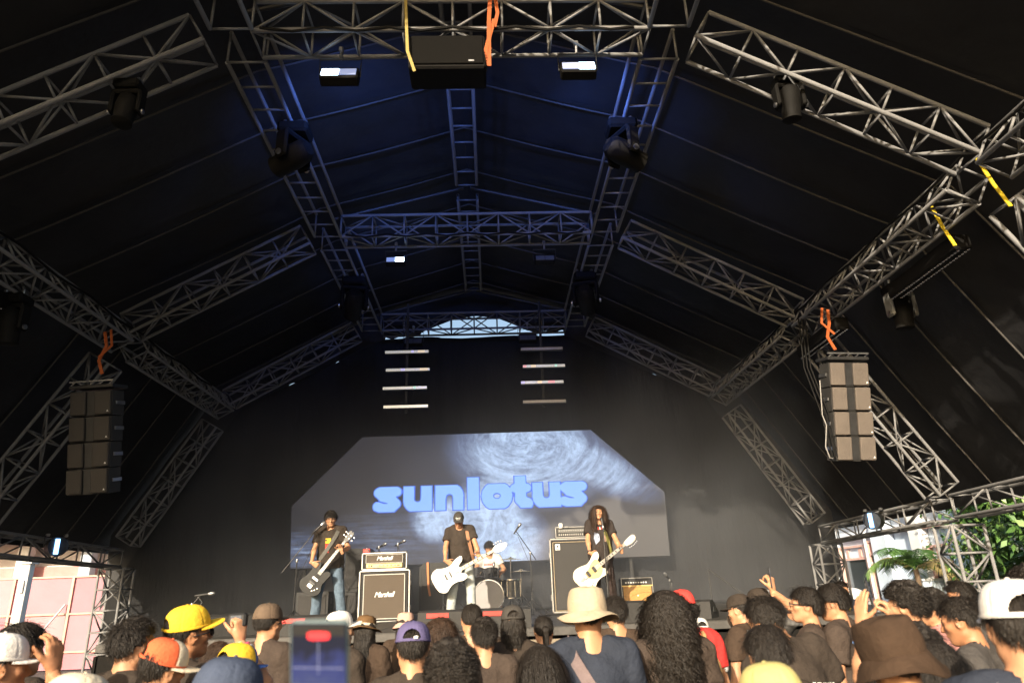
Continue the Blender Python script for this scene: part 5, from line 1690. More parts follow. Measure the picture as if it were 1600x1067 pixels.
# ================================================================== OUTSIDE, LEFT
M_PINK = [pmat('hoarding_pink_%d' % i, c, .65, .1, .14, .9, .1, 20) for i, c in enumerate([(.42, .185, .225), (.44, .225, .255), (.39, .165, .205)])]
M_RUST = pmat('hoarding_frame', (.55, .36, .28), .6, .2, .15, 8)
t = thing('hoarding', 'faded pink sheet fence on a rusty frame beyond the open left side', 'fence', (-24.5, 22.0, 0))
xe = 10.3; nx = 8; w = 13.7 / nx
for i in range(nx):
    for (z0, z1) in ((.02, .50), (.50, 1.53), (1.53, 2.56)):
        MB().box((w * (i + .5), .0 + .006 * math.sin(i * 3 + z0 * 5), (z0 + z1) / 2), (w - .03, .012, z1 - z0 - .03), Matrix.Rotation(R(.35 * math.sin(i * 5 + z0)), 4, 'X'), .002).build('sheet', M_PINK[(i * 2 + int(z0 * 2)) % 3], t)
for i in range(nx + 1): MB().box((w * i, -.03, 1.28), (.07, .05, 2.56), None, .004).build('post', M_RUST, t)
for z in (.50, 1.53, 2.57):
    MB().box((13.7 / 2, -.028, z), (13.7, .045, .05), None, .004).build('rail', M_RUST, t)
t2 = thing('brace_pole', 'grey prop pole leaning against the pink fence', 'pole', (-12.75, 21.4, 0)); MB().tube([(-.35, -.9, .02), (.14, .52, 1.80)], .03, 8).build('tube', M_ALUP, t2, smooth=True)
MB().box((-.35, -.9, .01), (.16, .16, .02)).build('foot', M_ALUP, t2)
t2 = thing('tent_post', 'white square tent post standing outside the left side', 'post', (-10.78, 17.0, 0))
MB().box((0, 0, 1.35), (.20, .20, 2.7), None, .012).build('post', M_WHITE, t2); MB().box((0, 0, 2.72), (.30, .30, .05), None, .008).build('post_cap', M_WHITE, t2); MB().box((.02, -.12, 2.2), (.08, .05, .28), None, .008).build('bracket', M_ALUP, t2)
t2 = thing('tent_post', 'white square tent post farther back behind the pink fence', 'post', (-19.6, 26.0, 0)); MB().box((0, 0, 1.7), (.35, .35, 3.4), None, .012).build('post', M_WHITE, t2); MB().box((0, 0, 3.42), (.5, .5, .06), None, .01).build('post_cap', M_WHITE, t2)

def building_left():
    t = thing('pavilion', 'low pale building with a rose band and white columns far behind the pink fence', 'building', (-34, 40, 0))
    M1 = pmat('wall_rose', (.55, .27, .26), .8, 0, .12, 1.5, .2, 20); M2 = pmat('wall_pale', (.62, .58, .56), .8, 0, .12, 1.5, .2, 20); M3 = pmat('column_blue', (.48, .56, .68), .7, 0, .1, 2)
    MB().box((9, 3, 2.6), (30, 5, 5.2)).build('wall', M2, t)
    MB().box((9, .45, 3.55), (30.4, .12, .55), None, .02).build('band', M1, t)
    MB().box((9, .2, 5.4), (31, 6, .35), None, .05).build('roof', M1, t)
    for i in range(9):
        MB().box((-5 + i * 3.4, -.3, 2.6), (.6, .6, 5.2), None, .03).build('column', M3 if i % 2 else M_WHITE, t)
        f = MB().box((-3.3 + i * 3.4, .47, 1.9), (1.9, .1, 2.0)).build('window', M_BLK, t)
        MB().box((-3.3 + i * 3.4, .41, 1.9), (1.7, .03, 1.8)).build('pane', M_LENS, f)
building_left()

# ================================================================== OUTSIDE, RIGHT
M_WBLUE = pmat('wall_light_blue', (.66, .76, .88), .75, 0, .10, 1.3, .15, 25)
M_WWHITE = pmat('wall_white', (.84, .85, .86), .75, 0, .08, 1.3, .15, 25)
M_SALMON = pmat('frame_salmon', (.70, .44, .38), .6, 0, .12, 5)
M_GLASS = pmat('window_glass', (.035, .045, .05), .08, 0, .2, 1.2, spec=.9)
def building_right():
    t = thing('house', 'light blue house with salmon window frames and dark panes beyond the open right side', 'building', (13.0, 0, 0))
    # long wall along Y, its face at x = 13
    MB().box((3.0, 24.0, 2.2), (5.8, 18.0, 4.4)).build('wall', M_WBLUE, t)
    MB().box((2.6, 24.0, 4.55), (7.2, 19.0, .3), None, .04).build('roof', M_WWHITE, t)
    for y, w, m in ((26.7, .55, M_WBLUE), (23.2, .95, M_WBLUE), (21.15, .55, M_WWHITE), (19.2, .7, M_WBLUE), (29.2, .8, M_WBLUE), (17.0, .6, M_WWHITE)):
        MB().box((-.06, y, 2.2), (.30, w, 4.4), None, .02).build('column', m, t)
    for (y0, y1, z0, z1) in ((24.55, 26.3, 1.05, 2.75), (23.75, 24.25, .6, 2.85), (19.65, 20.85, 1.05, 2.5), (17.5, 18.7, 1.05, 2.5), (27.2, 28.6, 1.05, 2.7)):
        f = MB()
        for (a, b, c, d) in ((y0 - .08, y0, z0 - .08, z1 + .08), (y1, y1 + .08, z0 - .08, z1 + .08)):
            f.box((.05, (a + b) / 2, (c + d) / 2), (.16, b - a, d - c))
        fr_ = f.build('window', M_SALMON, t)
        for z in (z0 - .04, z1 + .04, z1 - .38):
            MB().box((.045, (y0 + y1) / 2, z), (.13, y1 - y0 - .01, .07)).build('frame_rail', M_SALMON, fr_)
        MB().box((.085, (y0 + y1) / 2, (z0 + z1 - .4) / 2), (.03, y1 - y0 - .01, z1 - z0 - .45)).build('pane', M_GLASS, fr_)
        for k in range(2):
            MB().box((.07, y0 + (y1 - y0) * (k + .5) / 2, z1 - .19), (.05, (y1 - y0) * .10, .28)).build('louvre', M_SALMON, fr_)
        MB().box((-.02, (y0 + y1) / 2, z0 - .14), (.26, y1 - y0 + .2, .10), None, .01).build('sill', M_WWHITE, fr_)
    for z in (3.1,): MB().box((-.02, 22.0, z), (.16, 13.0, .09)).build('fascia_rail', M_SALMON, t)
    MB().box((-.45, 20.9, .8), (.75, 1.5, 1.6), None, .02).build('counter_wall', M_WBLUE, t)
    MB().box((-.45, 20.9, 1.62), (.85, 1.6, .06), None, .01).build('counter_top', M_WWHITE, t)
building_right()
t = thing('downpipe', 'white drain pipe running down the light blue house between its windows', 'pipe', (12.75, 23.95, 0)); MB().tube([(0, 0, 0), (0, 0, 3.1), (.1, 0, 3.3)], .045, 10).build('tube', M_WHITE, t, smooth=True)
for z in (.8, 2.2): MB().box((.05, 0, z), (.12, .12, .04)).build('bracket', M_ALUP, t)
t = thing('awning', 'white sheet draped over a table in front of the house window', 'table', (11.8, 25.4, 0))
V = []; F = []
for i in range(13):
    for j in range(9):
        u, v = i / 12 * 2 - 1, j / 8 * 2 - 1
        z = 1.42 + .08 * math.sin(u * 4) * math.cos(v * 3) - .55 * max(0, max(abs(u), abs(v)) - .75) * 2 + .12 * math.exp(-((u + .4) ** 2 + v * v) * 6)
        V.append((u * .9, v * 1.3, z))
for i in range(12):
    for j in range(8): a = i * 9 + j; F.append((a, a + 9, a + 10, a + 1))
link('sheet', new_mesh('sheet', V, F, M_WHITE), t)
MB().box((0, 0, 1.12), (1.4, 2.1, .06)).build('table_top', M_PLY, t)
for sx in (-1, 1):
    for sy in (-1, 1): MB().box((sx * .6, sy * .95, .55), (.06, .06, 1.1)).build('leg', M_ALUP, t)

# ------------------------------------------------------------------ plants
M_LEAF = [pmat('leaf_%d' % i, c, .45, 0, .3, 9, 0, 60, .5) for i, c in enumerate([(.075, .17, .04), (.11, .23, .055), (.05, .115, .03), (.18, .30, .07)])]
M_BARK = pmat('bark', (.16, .11, .07), .9, 0, .3, 9, .6, 30)
def leafy_tree(loc, h, r, label, n, leaf, seed, zmin=.35, group='leafy trees beyond the open right side'):
    rs = np.random.default_rng(seed)
    t = thing('leafy_tree', label, 'tree', loc, 0, group)
    b = MB(); b.tube([(0, 0, 0), (.05, .04, h * .3), (-.04, .02, h * .6)], [.11, .08, .05], 9)
    for k in range(7):
        a = rs.uniform(0, 6.28); z = h * rs.uniform(.25, .55)
        b.tube([(0, 0, z), (.35 * r * math.cos(a), .35 * r * math.sin(a), z + .25 * h), (.8 * r * math.cos(a), .8 * r * math.sin(a), z + .38 * h)], [.05, .03, .012], 6)
    b.build('trunk', M_BARK, t, smooth=True)
    # crown: leaf clumps
    ncl = 46
    cc = rs.normal(size=(ncl, 3)); cc /= np.linalg.norm(cc, axis=1)[:, None]
    cc *= (rs.uniform(.35, 1.0, ncl) ** .6)[:, None]
    cc = cc * np.array([r, r, h * (1 - zmin) / 2]) + np.array([0, 0, h * (zmin + (1 - zmin) / 2)])
    which = rs.integers(0, ncl, n)
    P = cc[which] + rs.normal(size=(n, 3)) * np.array([.22, .22, .17]) * r
    d = rs.normal(size=(n, 3)) * .6 + np.array([0, 0, -.35]); d /= np.linalg.norm(d, axis=1)[:, None]
    s = np.cross(d, rs.normal(size=(n, 3))); s /= np.linalg.norm(s, axis=1)[:, None]
    L = leaf * rs.uniform(.6, 1.3, n)[:, None]
    nn = np.cross(d, s)
    V = np.stack([P, P + d * L * .45 + s * L * .24 + nn * L * .06, P + d * L, P + d * L * .45 - s * L * .24 + nn * L * .06], 1).reshape(-1, 3)
    Q = np.arange(4 * n).reshape(-1, 4)
    me = new_mesh('crown', V, Q, M_LEAF, smooth=False)
    me.polygons.foreach_set('material_index', ((which + rs.integers(0, 2, n)) % 4).astype(np.int32))
    o = link('crown', me, t); o['kind'] = 'stuff'
    return t
leafy_tree((13.0, 16.3, 0), 5.2, 1.3, 'bushy green tree directly right of the middle side tower', 5200, .17, 3, .12)
leafy_tree((12.2, 13.6, 0), 5.6, 1.6, 'dense green tree with larger leaves at the right edge', 5200, .22, 5, .10)
leafy_tree((12.9, 11.4, 0), 5.8, 1.7, 'tall green tree outside behind the man at the right edge', 4200, .20, 11, .2)

leafy_tree((12.9, 18.0, 0), 4.6, .95, 'slender leafy tree between the light blue house and the right edge', 2600, .18, 14, .10)

def palm(loc, h, label, nf, L, seed, mat_i, group='feathery palms beyond the open right side'):
    rs = np.random.default_rng(seed)
    t = thing('palm_tree', label, 'palm', loc, 0, group)
    b = MB(); b.tube([(0, 0, 0), (.04, .02, h * .5), (0, 0, h)], [.09, .075, .07], 10); b.build('trunk', M_BARK, t, smooth=True)
    for f in range(nf):
        a = 2 * math.pi * f / nf + rs.uniform(-.2, .2); el = R(rs.uniform(25, 75)); l = L * rs.uniform(.8, 1.1)
        pts = []; p = Vector((0, 0, h)); 
        for i in range(13):
            pts.append(p.copy()); p = p + Vector((math.cos(a) * math.cos(el), math.sin(a) * math.cos(el), math.sin(el))) * (l / 12); el -= R(9.5)
        m = MB(); m.tube(pts, [.014 - .0009 * i for i in range(13)], 5)
        side = Vector((-math.sin(a), math.cos(a), 0))
        for i in range(1, 12):
            for k in range(3):
                q = pts[i].lerp(pts[min(12, i + 1)], k / 3); d = (pts[min(12, i + 1)] - pts[i - 1]).normalized()
                ll = l * .34 * math.sin(math.pi * (.12 + .84 * (i + k / 3) / 12.5)) ** .8
                for s_ in (-1, 1):
                    dr = (side * s_ * .86 + d * .55 + Vector((0, 0, -.22 + rs.uniform(-.12, .12)))).normalized()
                    w = d * .016
                    m.add([q - w, q + w, q + dr * ll * .6 + w * .9 + Vector((0, 0, -.03)), q + dr * ll + Vector((0, 0, -.10)), q + dr * ll * .6 - w * .9 + Vector((0, 0, -.03))], [(0, 1, 2, 3, 4)])
        m.build('frond', M_LEAF[(mat_i + f) % 4] if f % 5 else pmat('dry_frond', (.30, .24, .10), .6, 0, .2, 9), t)
    return t
palm((12.0, 20.1, 0), 1.9, 'palm with long arching fronds in front of the light blue house', 13, 1.7, 2, 1)
palm((11.6, 19.0, 0), .8, 'low bright green young palm below the arching fronds', 9, 1.0, 4, 3)
def big_leaf_plant(loc, label, n, seed, h):
    rs = np.random.default_rng(seed)
    t = thing('broad_leaf_plant', label, 'plant', loc)
    for i in range(n):
        a = rs.uniform(0, 6.28); hh = h * rs.uniform(.5, 1); rr = rs.uniform(.2, .75)
        tip = Vector((rr * math.cos(a), rr * math.sin(a), hh))
        s = MB(); s.tube([(0, 0, 0), (tip.x * .4, tip.y * .4, hh * .7), tip], .010, 5); st_ = s.build('stem', M_LEAF[1], t, smooth=True)
        m = MB(); R_ = rs.uniform(.22, .36); V = [tip]; F = []
        k = 26; out = Vector((math.cos(a), math.sin(a), -.45)).normalized(); sd = Vector((-math.sin(a), math.cos(a), 0))
        for j in range(k + 1):
            b = -math.pi * .86 + 2 * math.pi * .86 * j / k
            rad = R_ * (1 + .25 * math.cos(b)) * (1 if j % 3 else .45)
            V.append(tip + (out * math.cos(b) + sd * math.sin(b)) * rad + Vector((0, 0, -.10 * abs(math.sin(b)) * R_)))
        for j in range(k): F.append((0, j + 1, j + 2))
        m.add(V, F); m.build('leaf', M_LEAF[(i % 2) + (0 if i % 3 else 1)], st_)
big_leaf_plant((11.3, 13.2, 0), 'broad split-leaf plant climbing at the right edge', 22, 3, 3.0)
big_leaf_plant((11.9, 15.2, 0), 'split-leaf plant between the side tower and the right edge', 14, 9, 2.4)
leafy_tree((13.9, 14.6, 0), 2.2, 2.0, 'low round bush spreading under the trees on the right', 3500, .16, 21, .05)
# ================================================================== THE BAND
def W2L(loc, yaw, s):
    M = Matrix.Translation(Vector(loc)) @ Matrix.Rotation(R(yaw), 4, 'Z') @ Matrix.Scale(s, 4)
    I = M.inverted(); I3 = Matrix.Rotation(R(-yaw), 3, 'Z')
    return (lambda p: np.array(I @ Vector(p))), (lambda d: np.array(I3 @ Vector(d)))

def smooth_loop(pts, n=6):
    """closed Catmull-Rom"""
    out = []
    m = len(pts)
    for i in range(m):
        p0, p1, p2, p3 = [Vector(pts[(i + k - 1) % m]) for k in range(4)]
        for j in range(n):
            t = j / n
            out.append(tuple(.5 * ((2 * p1) + (-p0 + p2) * t + (2 * p0 - 5 * p1 + 4 * p2 - p3) * t * t + (-p0 + 3 * p1 - 3 * p2 + p3) * t ** 3)))
    return out

M_MAPLE = pmat('maple_neck', (.62, .42, .22), .4, 0, .12, 8, 0, 50, .5, stretch=(1, 6, 6))
M_ROSE = pmat('rosewood_board', (.20, .15, .12), .45, 0, .2, 20, 0, 50, .5, stretch=(1, 6, 6))
def guitar(label, pos, ang, scale, outline, body_mat, neck_mat, board_mat, head_mat, head_pts, neck_end, head_end, pegs, guard=None, guard_mat=None, pickups=(), knobs=(), strings=4, tilt=0.0, yawz=0.0, bridge=-.14, inlay=None, body_d=.042, cat='guitar', name='electric_guitar', extra=None):
    M = Matrix.Translation(Vector(pos)) @ Matrix.Rotation(R(yawz), 4, 'Z') @ Matrix.Rotation(R(tilt), 4, 'X') @ Matrix.Rotation(-R(ang), 4, 'Y') @ Matrix.Scale(scale, 4)
    t = thing(name, label, cat, mat4=M)
    ol = smooth_loop([(x, z) for x, z in outline], 6)
    MB().prism(ol, -body_d / 2, body_d / 2, None, .006).build('body', body_mat, t, smooth=True)
    yb = -body_d / 2
    MB().prism([(.10, -.030), (neck_end, -.021), (neck_end, .021), (.10, .030)], yb - .004, yb + .020, None, .004).build('neck', neck_mat, t)
    MB().prism([(.06, -.029), (neck_end, -.0205), (neck_end, .0205), (.06, .029)], yb - .010, yb - .0045).build('fretboard', board_mat, t)
    for i in range(20):
        x = neck_end - (neck_end - bridge) * (1 - 2 ** (-(i + 1) / 12))
        if x > .07: MB().box((x, yb - .0112, 0), (.0022, .0025, .045)).build('fret', M_CHROME, t)
    for i in ((3, 5, 7, 9, 12, 15, 17) if inlay else ()):
        xa = neck_end - (neck_end - bridge) * (1 - 2 ** (-(i) / 12)); xb = neck_end - (neck_end - bridge) * (1 - 2 ** (-(i - 1) / 12)); x = (xa + xb) / 2
        if inlay == 'block': MB().box((x, yb - .0108, 0), (abs(xa - xb) * .55, .002, .030)).build('inlay', M_BLK, t)
        else: MB().lathe([(.006, 0), (.006, .002), (0, .002)], 10, Matrix.Translation((x, yb - .0095, 0)) @ RX).build('inlay', M_LOGO, t)
    hl = smooth_loop([(x, z) for x, z in head_pts], 4)
    h = MB().prism(hl, yb - .002, yb + .014, None, .003).build('headstock', head_mat, t, smooth=True)
    for (x, z, sg) in pegs:
        p = MB(); p.lathe([(.008, 0), (.008, .012), (0, .013)], 10, Matrix.Translation((x, yb - .002, z - sg * .018)) @ RX)
        p.tube([(x, yb + .006, z - sg * .005), (x, yb + .006, z + sg * .020)], .004, 6); p.box((x, yb + .006, z + sg * .030), (.020, .008, .022), None, .004); p.build('tuning_peg', M_CHROME, h)
    if guard:
        MB().prism(smooth_loop(guard, 5), yb - .0035, yb - .0005).build('pickguard', guard_mat, t)
    for (x, z, w, hh, m) in pickups: MB().box((x, yb - .008, z), (w, .014, hh), None, .004).build('pickup', m, t)
    for (x, z) in knobs: MB().lathe([(.012, 0), (.011, .014), (0, .016)], 12, Matrix.Translation((x, yb - .003, z)) @ RX).build('knob', M_CHROME, t, smooth=True)
    MB().box((bridge, yb - .010, 0), (.055, .016, .075), None, .004).build('bridge', M_CHROME, t)
    st_ = MB()
    for i in range(strings):
        z = (i - (strings - 1) / 2) * (.036 / max(1, strings - 1)) * 1.2
        st_.tube([(bridge - .015, yb - .019, z * 1.25), (neck_end, yb - .013, z * .85)], .0011, 4); 
    st_.build('strings', M_STEEL, t)['kind'] = 'stuff'
    if extra: extra(t, yb)
    P_ = lambda x, y, z: M @ Vector((x, y, z))
    return t, P_

# ---- bassist on the left: black shirt, jeans, glasses
loc = (-2.52, 11.25, STZ); yaw = 180 + 6; H = 1.665; s = H / 1.75
gt, GP = guitar('black electric bass with a long grey neck held by the bassist with glasses', (-2.655, 10.99, 2.02), 53, 1.0,
    [(-.25, 0), (-.24, .10), (-.16, .165), (-.06, .14), (.04, .13), (.13, .155), (.20, .13), (.19, .075), (.12, .045), (.11, -.035), (.16, -.08), (.15, -.14), (.06, -.135), (-.03, -.13), (-.13, -.175), (-.22, -.13)],
    pmat('black_gloss', (.006, .006, .006), .35, 0, .1, 10, spec=.1), M_BLK, pmat('grey_board', (.24, .235, .235), .4, 0, .12, 20, stretch=(1, 6, 6)), M_BLK,
    [(.655, -.021), (.70, -.040), (.80, -.046), (.84, -.020), (.825, .0), (.84, .022), (.80, .046), (.70, .040), (.655, .021)], .66, .84,
    [(.72, .045, 1), (.775, .048, 1), (.72, -.045, -1), (.775, -.048, -1)], pickups=((-.02, 0, .035, .10, M_STEEL), (-.09, 0, .035, .10, M_BLK)), knobs=((-.15, -.10), (-.11, -.12), (-.18, -.075)), name='bass_guitar', cat='bass guitar', tilt=-6)
to, dr = W2L(loc, yaw, s)
P1 = person('bassist with glasses in a black T-shirt and blue jeans at the left of the stage', loc, H, yaw, 0, (-10, 0, 6), 3, 2, 0,
    {1: dict(w=to((-2.755, 10.905, 2.10)), dir=dr((.85, -.02, -.50)), palm=dr((.1, 1, .1)), hand='grip', pole=(.6, -.5, -.3)),
     -1: dict(w=to((-2.30, 11.02, 2.385)), dir=dr((-.30, -.25, .9)), palm=dr((-.35, -.9, .2)), hand='fret', pole=(-.5, -.2, -.8))},
    shirt=cloth('black', (.044, .034, .027)), sleeve=.66, hem=.84, trousers=cloth('denim', (.12, .17, .23), .3), fine=True, group='musicians on stage', shirt_fit=.014,
    legs={('k', -1): (-.17, .04, .50), ('a', -1): (-.22, -.02, .085), ('k', 1): (.17, .05, .50), ('a', 1): (.20, -.02, .085)})
add_hair(P1, 'fringe')
g_ = MB()
for sd in (-1, 1):
    g_.tube([P1.headM @ Vector((sd * .033 + .024 * math.cos(a), .106 - .010 * abs(math.cos(a)) * (1 if math.cos(a) * sd > 0 else 0), -.004 + .018 * math.sin(a))) for a in np.linspace(0, 6.28, 17)[:-1]], .0022, 5, closed=True)
    g_.tube([P1.headM @ Vector(p) for p in ((sd * .057, .095, 0), (sd * .078, .05, 0), (sd * .082, .0, -.004))], .0022, 5)
g_.tube([P1.headM @ Vector(p) for p in ((-.009, .107, .002), (.009, .107, .002))], .002, 5)
g_.build('glasses', M_BLK, P1.root, smooth=True)
shirt_patch(P1, [(-.01, 1.235), (.075, 1.235), (.075, 1.315), (-.01, 1.315)], pmat('print_yellow', (.75, .48, .03), .8, 0, .2, 60), 1)
shirt_patch(P1, [(.015, 1.09), (.075, 1.10), (.075, 1.225), (-.005, 1.225)], pmat('print_red', (.55, .05, .03), .8, 0, .2, 60), 1)
strap_ribbon(P1, [(.20, .93, 1), (.15, 1.0, 1), (.10, 1.06, 1), (.04, 1.14, 1), (-.03, 1.25, 1), (-.085, 1.36, 1), (-.11, 1.43, 1), tuple(P1.up((-.115, -.012, 1.505))) + (0,), (-.09, 1.38, -1), (.02, 1.2, -1), (.12, 1.02, -1)], .06, pmat('strap_grey', (.11, .105, .095), .8, 0, .2, 40), 'dark grey guitar strap across the chest of the bassist with glasses', name='guitar_strap')

# ---- capped bassist in the middle with the white bass
loc = (-.50, 11.75, STZ); yaw = 180 + 4; H = 1.65; s = H / 1.75
M_WG = pmat('white_gloss', (.88, .86, .82), .15, 0, .03, 6, spec=.7)
def jb(t, yb):
    MB().prism(smooth_loop([(.17, .03), (.10, .085), (.02, .09), (-.08, .075), (-.10, -.02), (-.06, -.11), (.02, -.12), (.10, -.06), (.17, -.03)], 5), yb - .0035, yb - .0005).build('pickguard', pmat('guard_white', (.82, .80, .76), .25, 0, .03, 6), t)
gt2, GP2 = guitar('glossy white electric bass with a broad white headstock held by the capped bassist', (-.66, 11.46, 2.005), 27, 1.07,
    [(-.27, .02), (-.25, .12), (-.16, .165), (-.05, .125), (.06, .115), (.15, .155), (.25, .165), (.235, .11), (.15, .06), (.125, 0), (.14, -.055), (.19, -.085), (.205, -.13), (.14, -.155), (.04, -.13), (-.06, -.135), (-.16, -.185), (-.245, -.13)],
    M_WG, M_MAPLE, pmat('maple_pale', (.74, .62, .48), .35, 0, .08, 12, stretch=(1, 6, 6)), M_WG,
    [(.715, -.021), (.76, -.050), (.85, -.062), (.935, -.028), (.945, .010), (.91, .028), (.85, .052), (.76, .046), (.715, .021)], .72, .94,
    [(.765, .052, 1), (.805, .056, 1), (.845, .056, 1), (.885, .046, 1)], pickups=((.0, 0, .022, .092, M_BLK), (-.075, 0, .022, .092, M_BLK)), knobs=((-.10, -.115), (-.135, -.13), (-.17, -.14)), inlay='block', name='bass_guitar', cat='bass guitar', extra=jb, tilt=-8)
to, dr = W2L(loc, yaw, s)
P2 = person('bassist in a dark cap hiding his face, black T-shirt and pale jeans', loc, H, yaw, 0, (-30, 0, -8), 6, 4, 0,
    {1: dict(w=to((-.765, 11.365, 2.005)), dir=dr((.85, .05, -.45)), palm=dr((.1, 1, .05)), hand='grip', pole=(.7, -.5, -.2)),
     -1: dict(w=to((-.17, 11.50, 2.17)), dir=dr((-.35, -.25, .85)), palm=dr((-.3, -.9, .2)), hand='fret', pole=(-.45, -.3, -.8))},
    shirt=cloth('black', (.044, .034, .027)), sleeve=.60, hem=.88, trousers=cloth('pale_denim', (.46, .50, .50), .12), fine=True, group='musicians on stage', build=1.08, shirt_fit=.010,
    legs={('k', -1): (-.15, .05, .50), ('a', -1): (-.17, -.02, .085), ('k', 1): (.15, .05, .50), ('a', 1): (.20, -.02, .085)})
add_hair(P2, 'undercap')
cap_hat(P2, cloth('cap_charcoal', (.055, .05, .045)), tilt=-4, opening=False, size=1.03)
for row, (zc, n_, hh) in enumerate(((.052, 7, .018), (.030, 6, .012))):
    for k in range(n_):
        xx = (k - (n_ - 1) / 2) * .0115
        MB().box((xx, .1135 - abs(xx) * .42 - (zc - .03) * .28, zc), (.0075, .004, hh), None, .001).build('stitched_mark', M_LOGO, P2.cap)
strap_ribbon(P2, [(-.205, .93, 1), (-.18, 1.02, 1), (-.15, 1.15, 1), (-.11, 1.30, 1), (-.095, 1.40, 1), tuple(P2.up((-.10, -.012, 1.505))) + (0,), (-.07, 1.38, -1), (.03, 1.2, -1), (.14, 1.02, -1)], .058, pmat('strap_tan', (.40, .20, .11), .7, 0, .2, 40), 'tan leather guitar strap over the shoulder of the capped bassist', name='guitar_strap')

# ---- long-haired singer on the right with the cream offset guitar
loc = (1.73, 11.35, STZ); yaw = 180 + 2; H = 1.635; s = H / 1.75
M_CREAM = pmat('cream_gloss', (.80, .72, .55), .2, 0, .04, 6, spec=.7)
def jm(t, yb):
    MB().prism(smooth_loop([(.16, .09), (.08, .10), (-.02, .055), (-.10, .03), (-.10, -.04), (-.04, -.10), (.04, -.13), (.12, -.10), (.16, -.04)], 5), yb - .0035, yb - .0005).build('pickguard', pmat('guard_gold', (.72, .50, .20), .3, .1, .1, 12), t)
    MB().lathe([(.045, 0), (.045, .006), (.0, .008)], 18, Matrix.Translation((-.185, yb - .002, .005)) @ RX).build('tailpiece', M_STEEL, t, smooth=True)
gt3, GP3 = guitar('cream offset-body electric guitar with a golden guard held by the long-haired singer', (1.53, 11.06, 1.975), 35, 1.05,
    [(-.27, -.02), (-.27, .08), (-.20, .15), (-.10, .145), (.0, .115), (.09, .135), (.18, .175), (.235, .165), (.215, .105), (.15, .06), (.13, .0), (.15, -.06), (.185, -.10), (.16, -.155), (.06, -.145), (-.03, -.155), (-.13, -.20), (-.225, -.15)],
    M_CREAM, M_MAPLE, pmat('pale_board', (.62, .58, .52), .4, 0, .1, 12, stretch=(1, 6, 6)), pmat('headstock_pale', (.66, .60, .52), .3, 0, .08, 8),
    [(.635, -.021), (.67, -.045), (.75, -.055), (.82, -.042), (.845, .0), (.83, .035), (.78, .045), (.68, .036), (.635, .021)], .64, .84,
    [(.675, -.048, -1), (.705, -.052, -1), (.735, -.055, -1), (.765, -.054, -1), (.792, -.050, -1), (.818, -.042, -1)], strings=6, pickups=((.045, 0, .045, .09, M_BLK), (-.065, 0, .045, .09, M_BLK)), knobs=((-.09, -.13), (-.12, -.145)), inlay='block', extra=jm, bridge=-.125, tilt=-6)
to, dr = W2L(loc, yaw, s)
P3 = person('singer with long dark hair in a black printed T-shirt and dark trousers at the microphone', loc, H, yaw, 0, (4, 0, -3), 1, -1, 0,
    {1: dict(w=to((1.505, 10.965, 2.035)), dir=dr((.88, .05, -.30)), palm=dr((.05, 1, .0)), hand='grip', pole=(.7, -.5, -.2)),
     -1: dict(w=to((2.03, 11.12, 2.255)), dir=dr((-.15, -.35, .8)), palm=dr((-.3, -.9, .2)), hand='fret', pole=(-.4, -.3, -.8))},
    shirt=cloth('faded_black', (.038, .030, .027)), sleeve=.62, hem=.84, trousers=cloth('brown_black', (.040, .028, .025)), fine=True, group='musicians on stage', shirt_fit=.012,
    legs={('k', -1): (-.13, .04, .50), ('a', -1): (-.16, -.02, .085), ('k', 1): (.12, .05, .50), ('a', 1): (.14, -.02, .085)})
add_hair(P3, 'singer', M_HAIRB)
M_PR = pmat('print_white', (.75, .73, .70), .8, 0, .15, 70)
for k in range(9):
    xx = (k - 4) * .029; shirt_patch(P3, [(xx - .009, 1.345), (xx + .009, 1.345), (xx + .009, 1.345 + .04 + .006 * (k % 3)), (xx - .004, 1.39)], pmat('print_red', (.55, .05, .03), .8, 0, .2, 60) if k in (3, 5) else M_PR, 1)
shirt_patch(P3, [(.02, 1.17), (.09, 1.10), (.12, 1.2), (.10, 1.31), (.03, 1.27)], pmat('print_blue', (.28, .33, .45), .8, 0, .35, 40), 1)
shirt_patch(P3, [(-.13, 1.16), (-.06, 1.14), (-.05, 1.25), (-.11, 1.28)], pmat('print_skin', (.42, .27, .2), .8, 0, .35, 40), 1)
strap_ribbon(P3, [(-.17, .90, 1), (-.15, 1.02, 1), (-.12, 1.15, 1), (-.08, 1.30, 1), (-.075, 1.40, 1), tuple(P3.up((-.085, -.012, 1.51))) + (0,), (-.05, 1.38, -1), (.03, 1.2, -1), (.14, 1.02, -1)], .055, pmat('strap_olive', (.25, .24, .07), .7, 0, .2, 40), 'olive green guitar strap on the long-haired singer', name='guitar_strap')
wb = MB(); el, wr = P3.arms[1][1], P3.arms[1][2]; c_ = np.array(wr) * .93 + np.array(el) * .07; fr3 = frame_of(Vector(np.array(wr) - np.array(el)))
wb.tube([Vector(c_) + fr3 @ Vector((.034 * math.cos(a), .034 * math.sin(a), 0)) for a in np.linspace(0, 6.28, 15)[:-1]], .011, 6, closed=True); wb.build('wristband', M_BLK, P3.root, smooth=True)

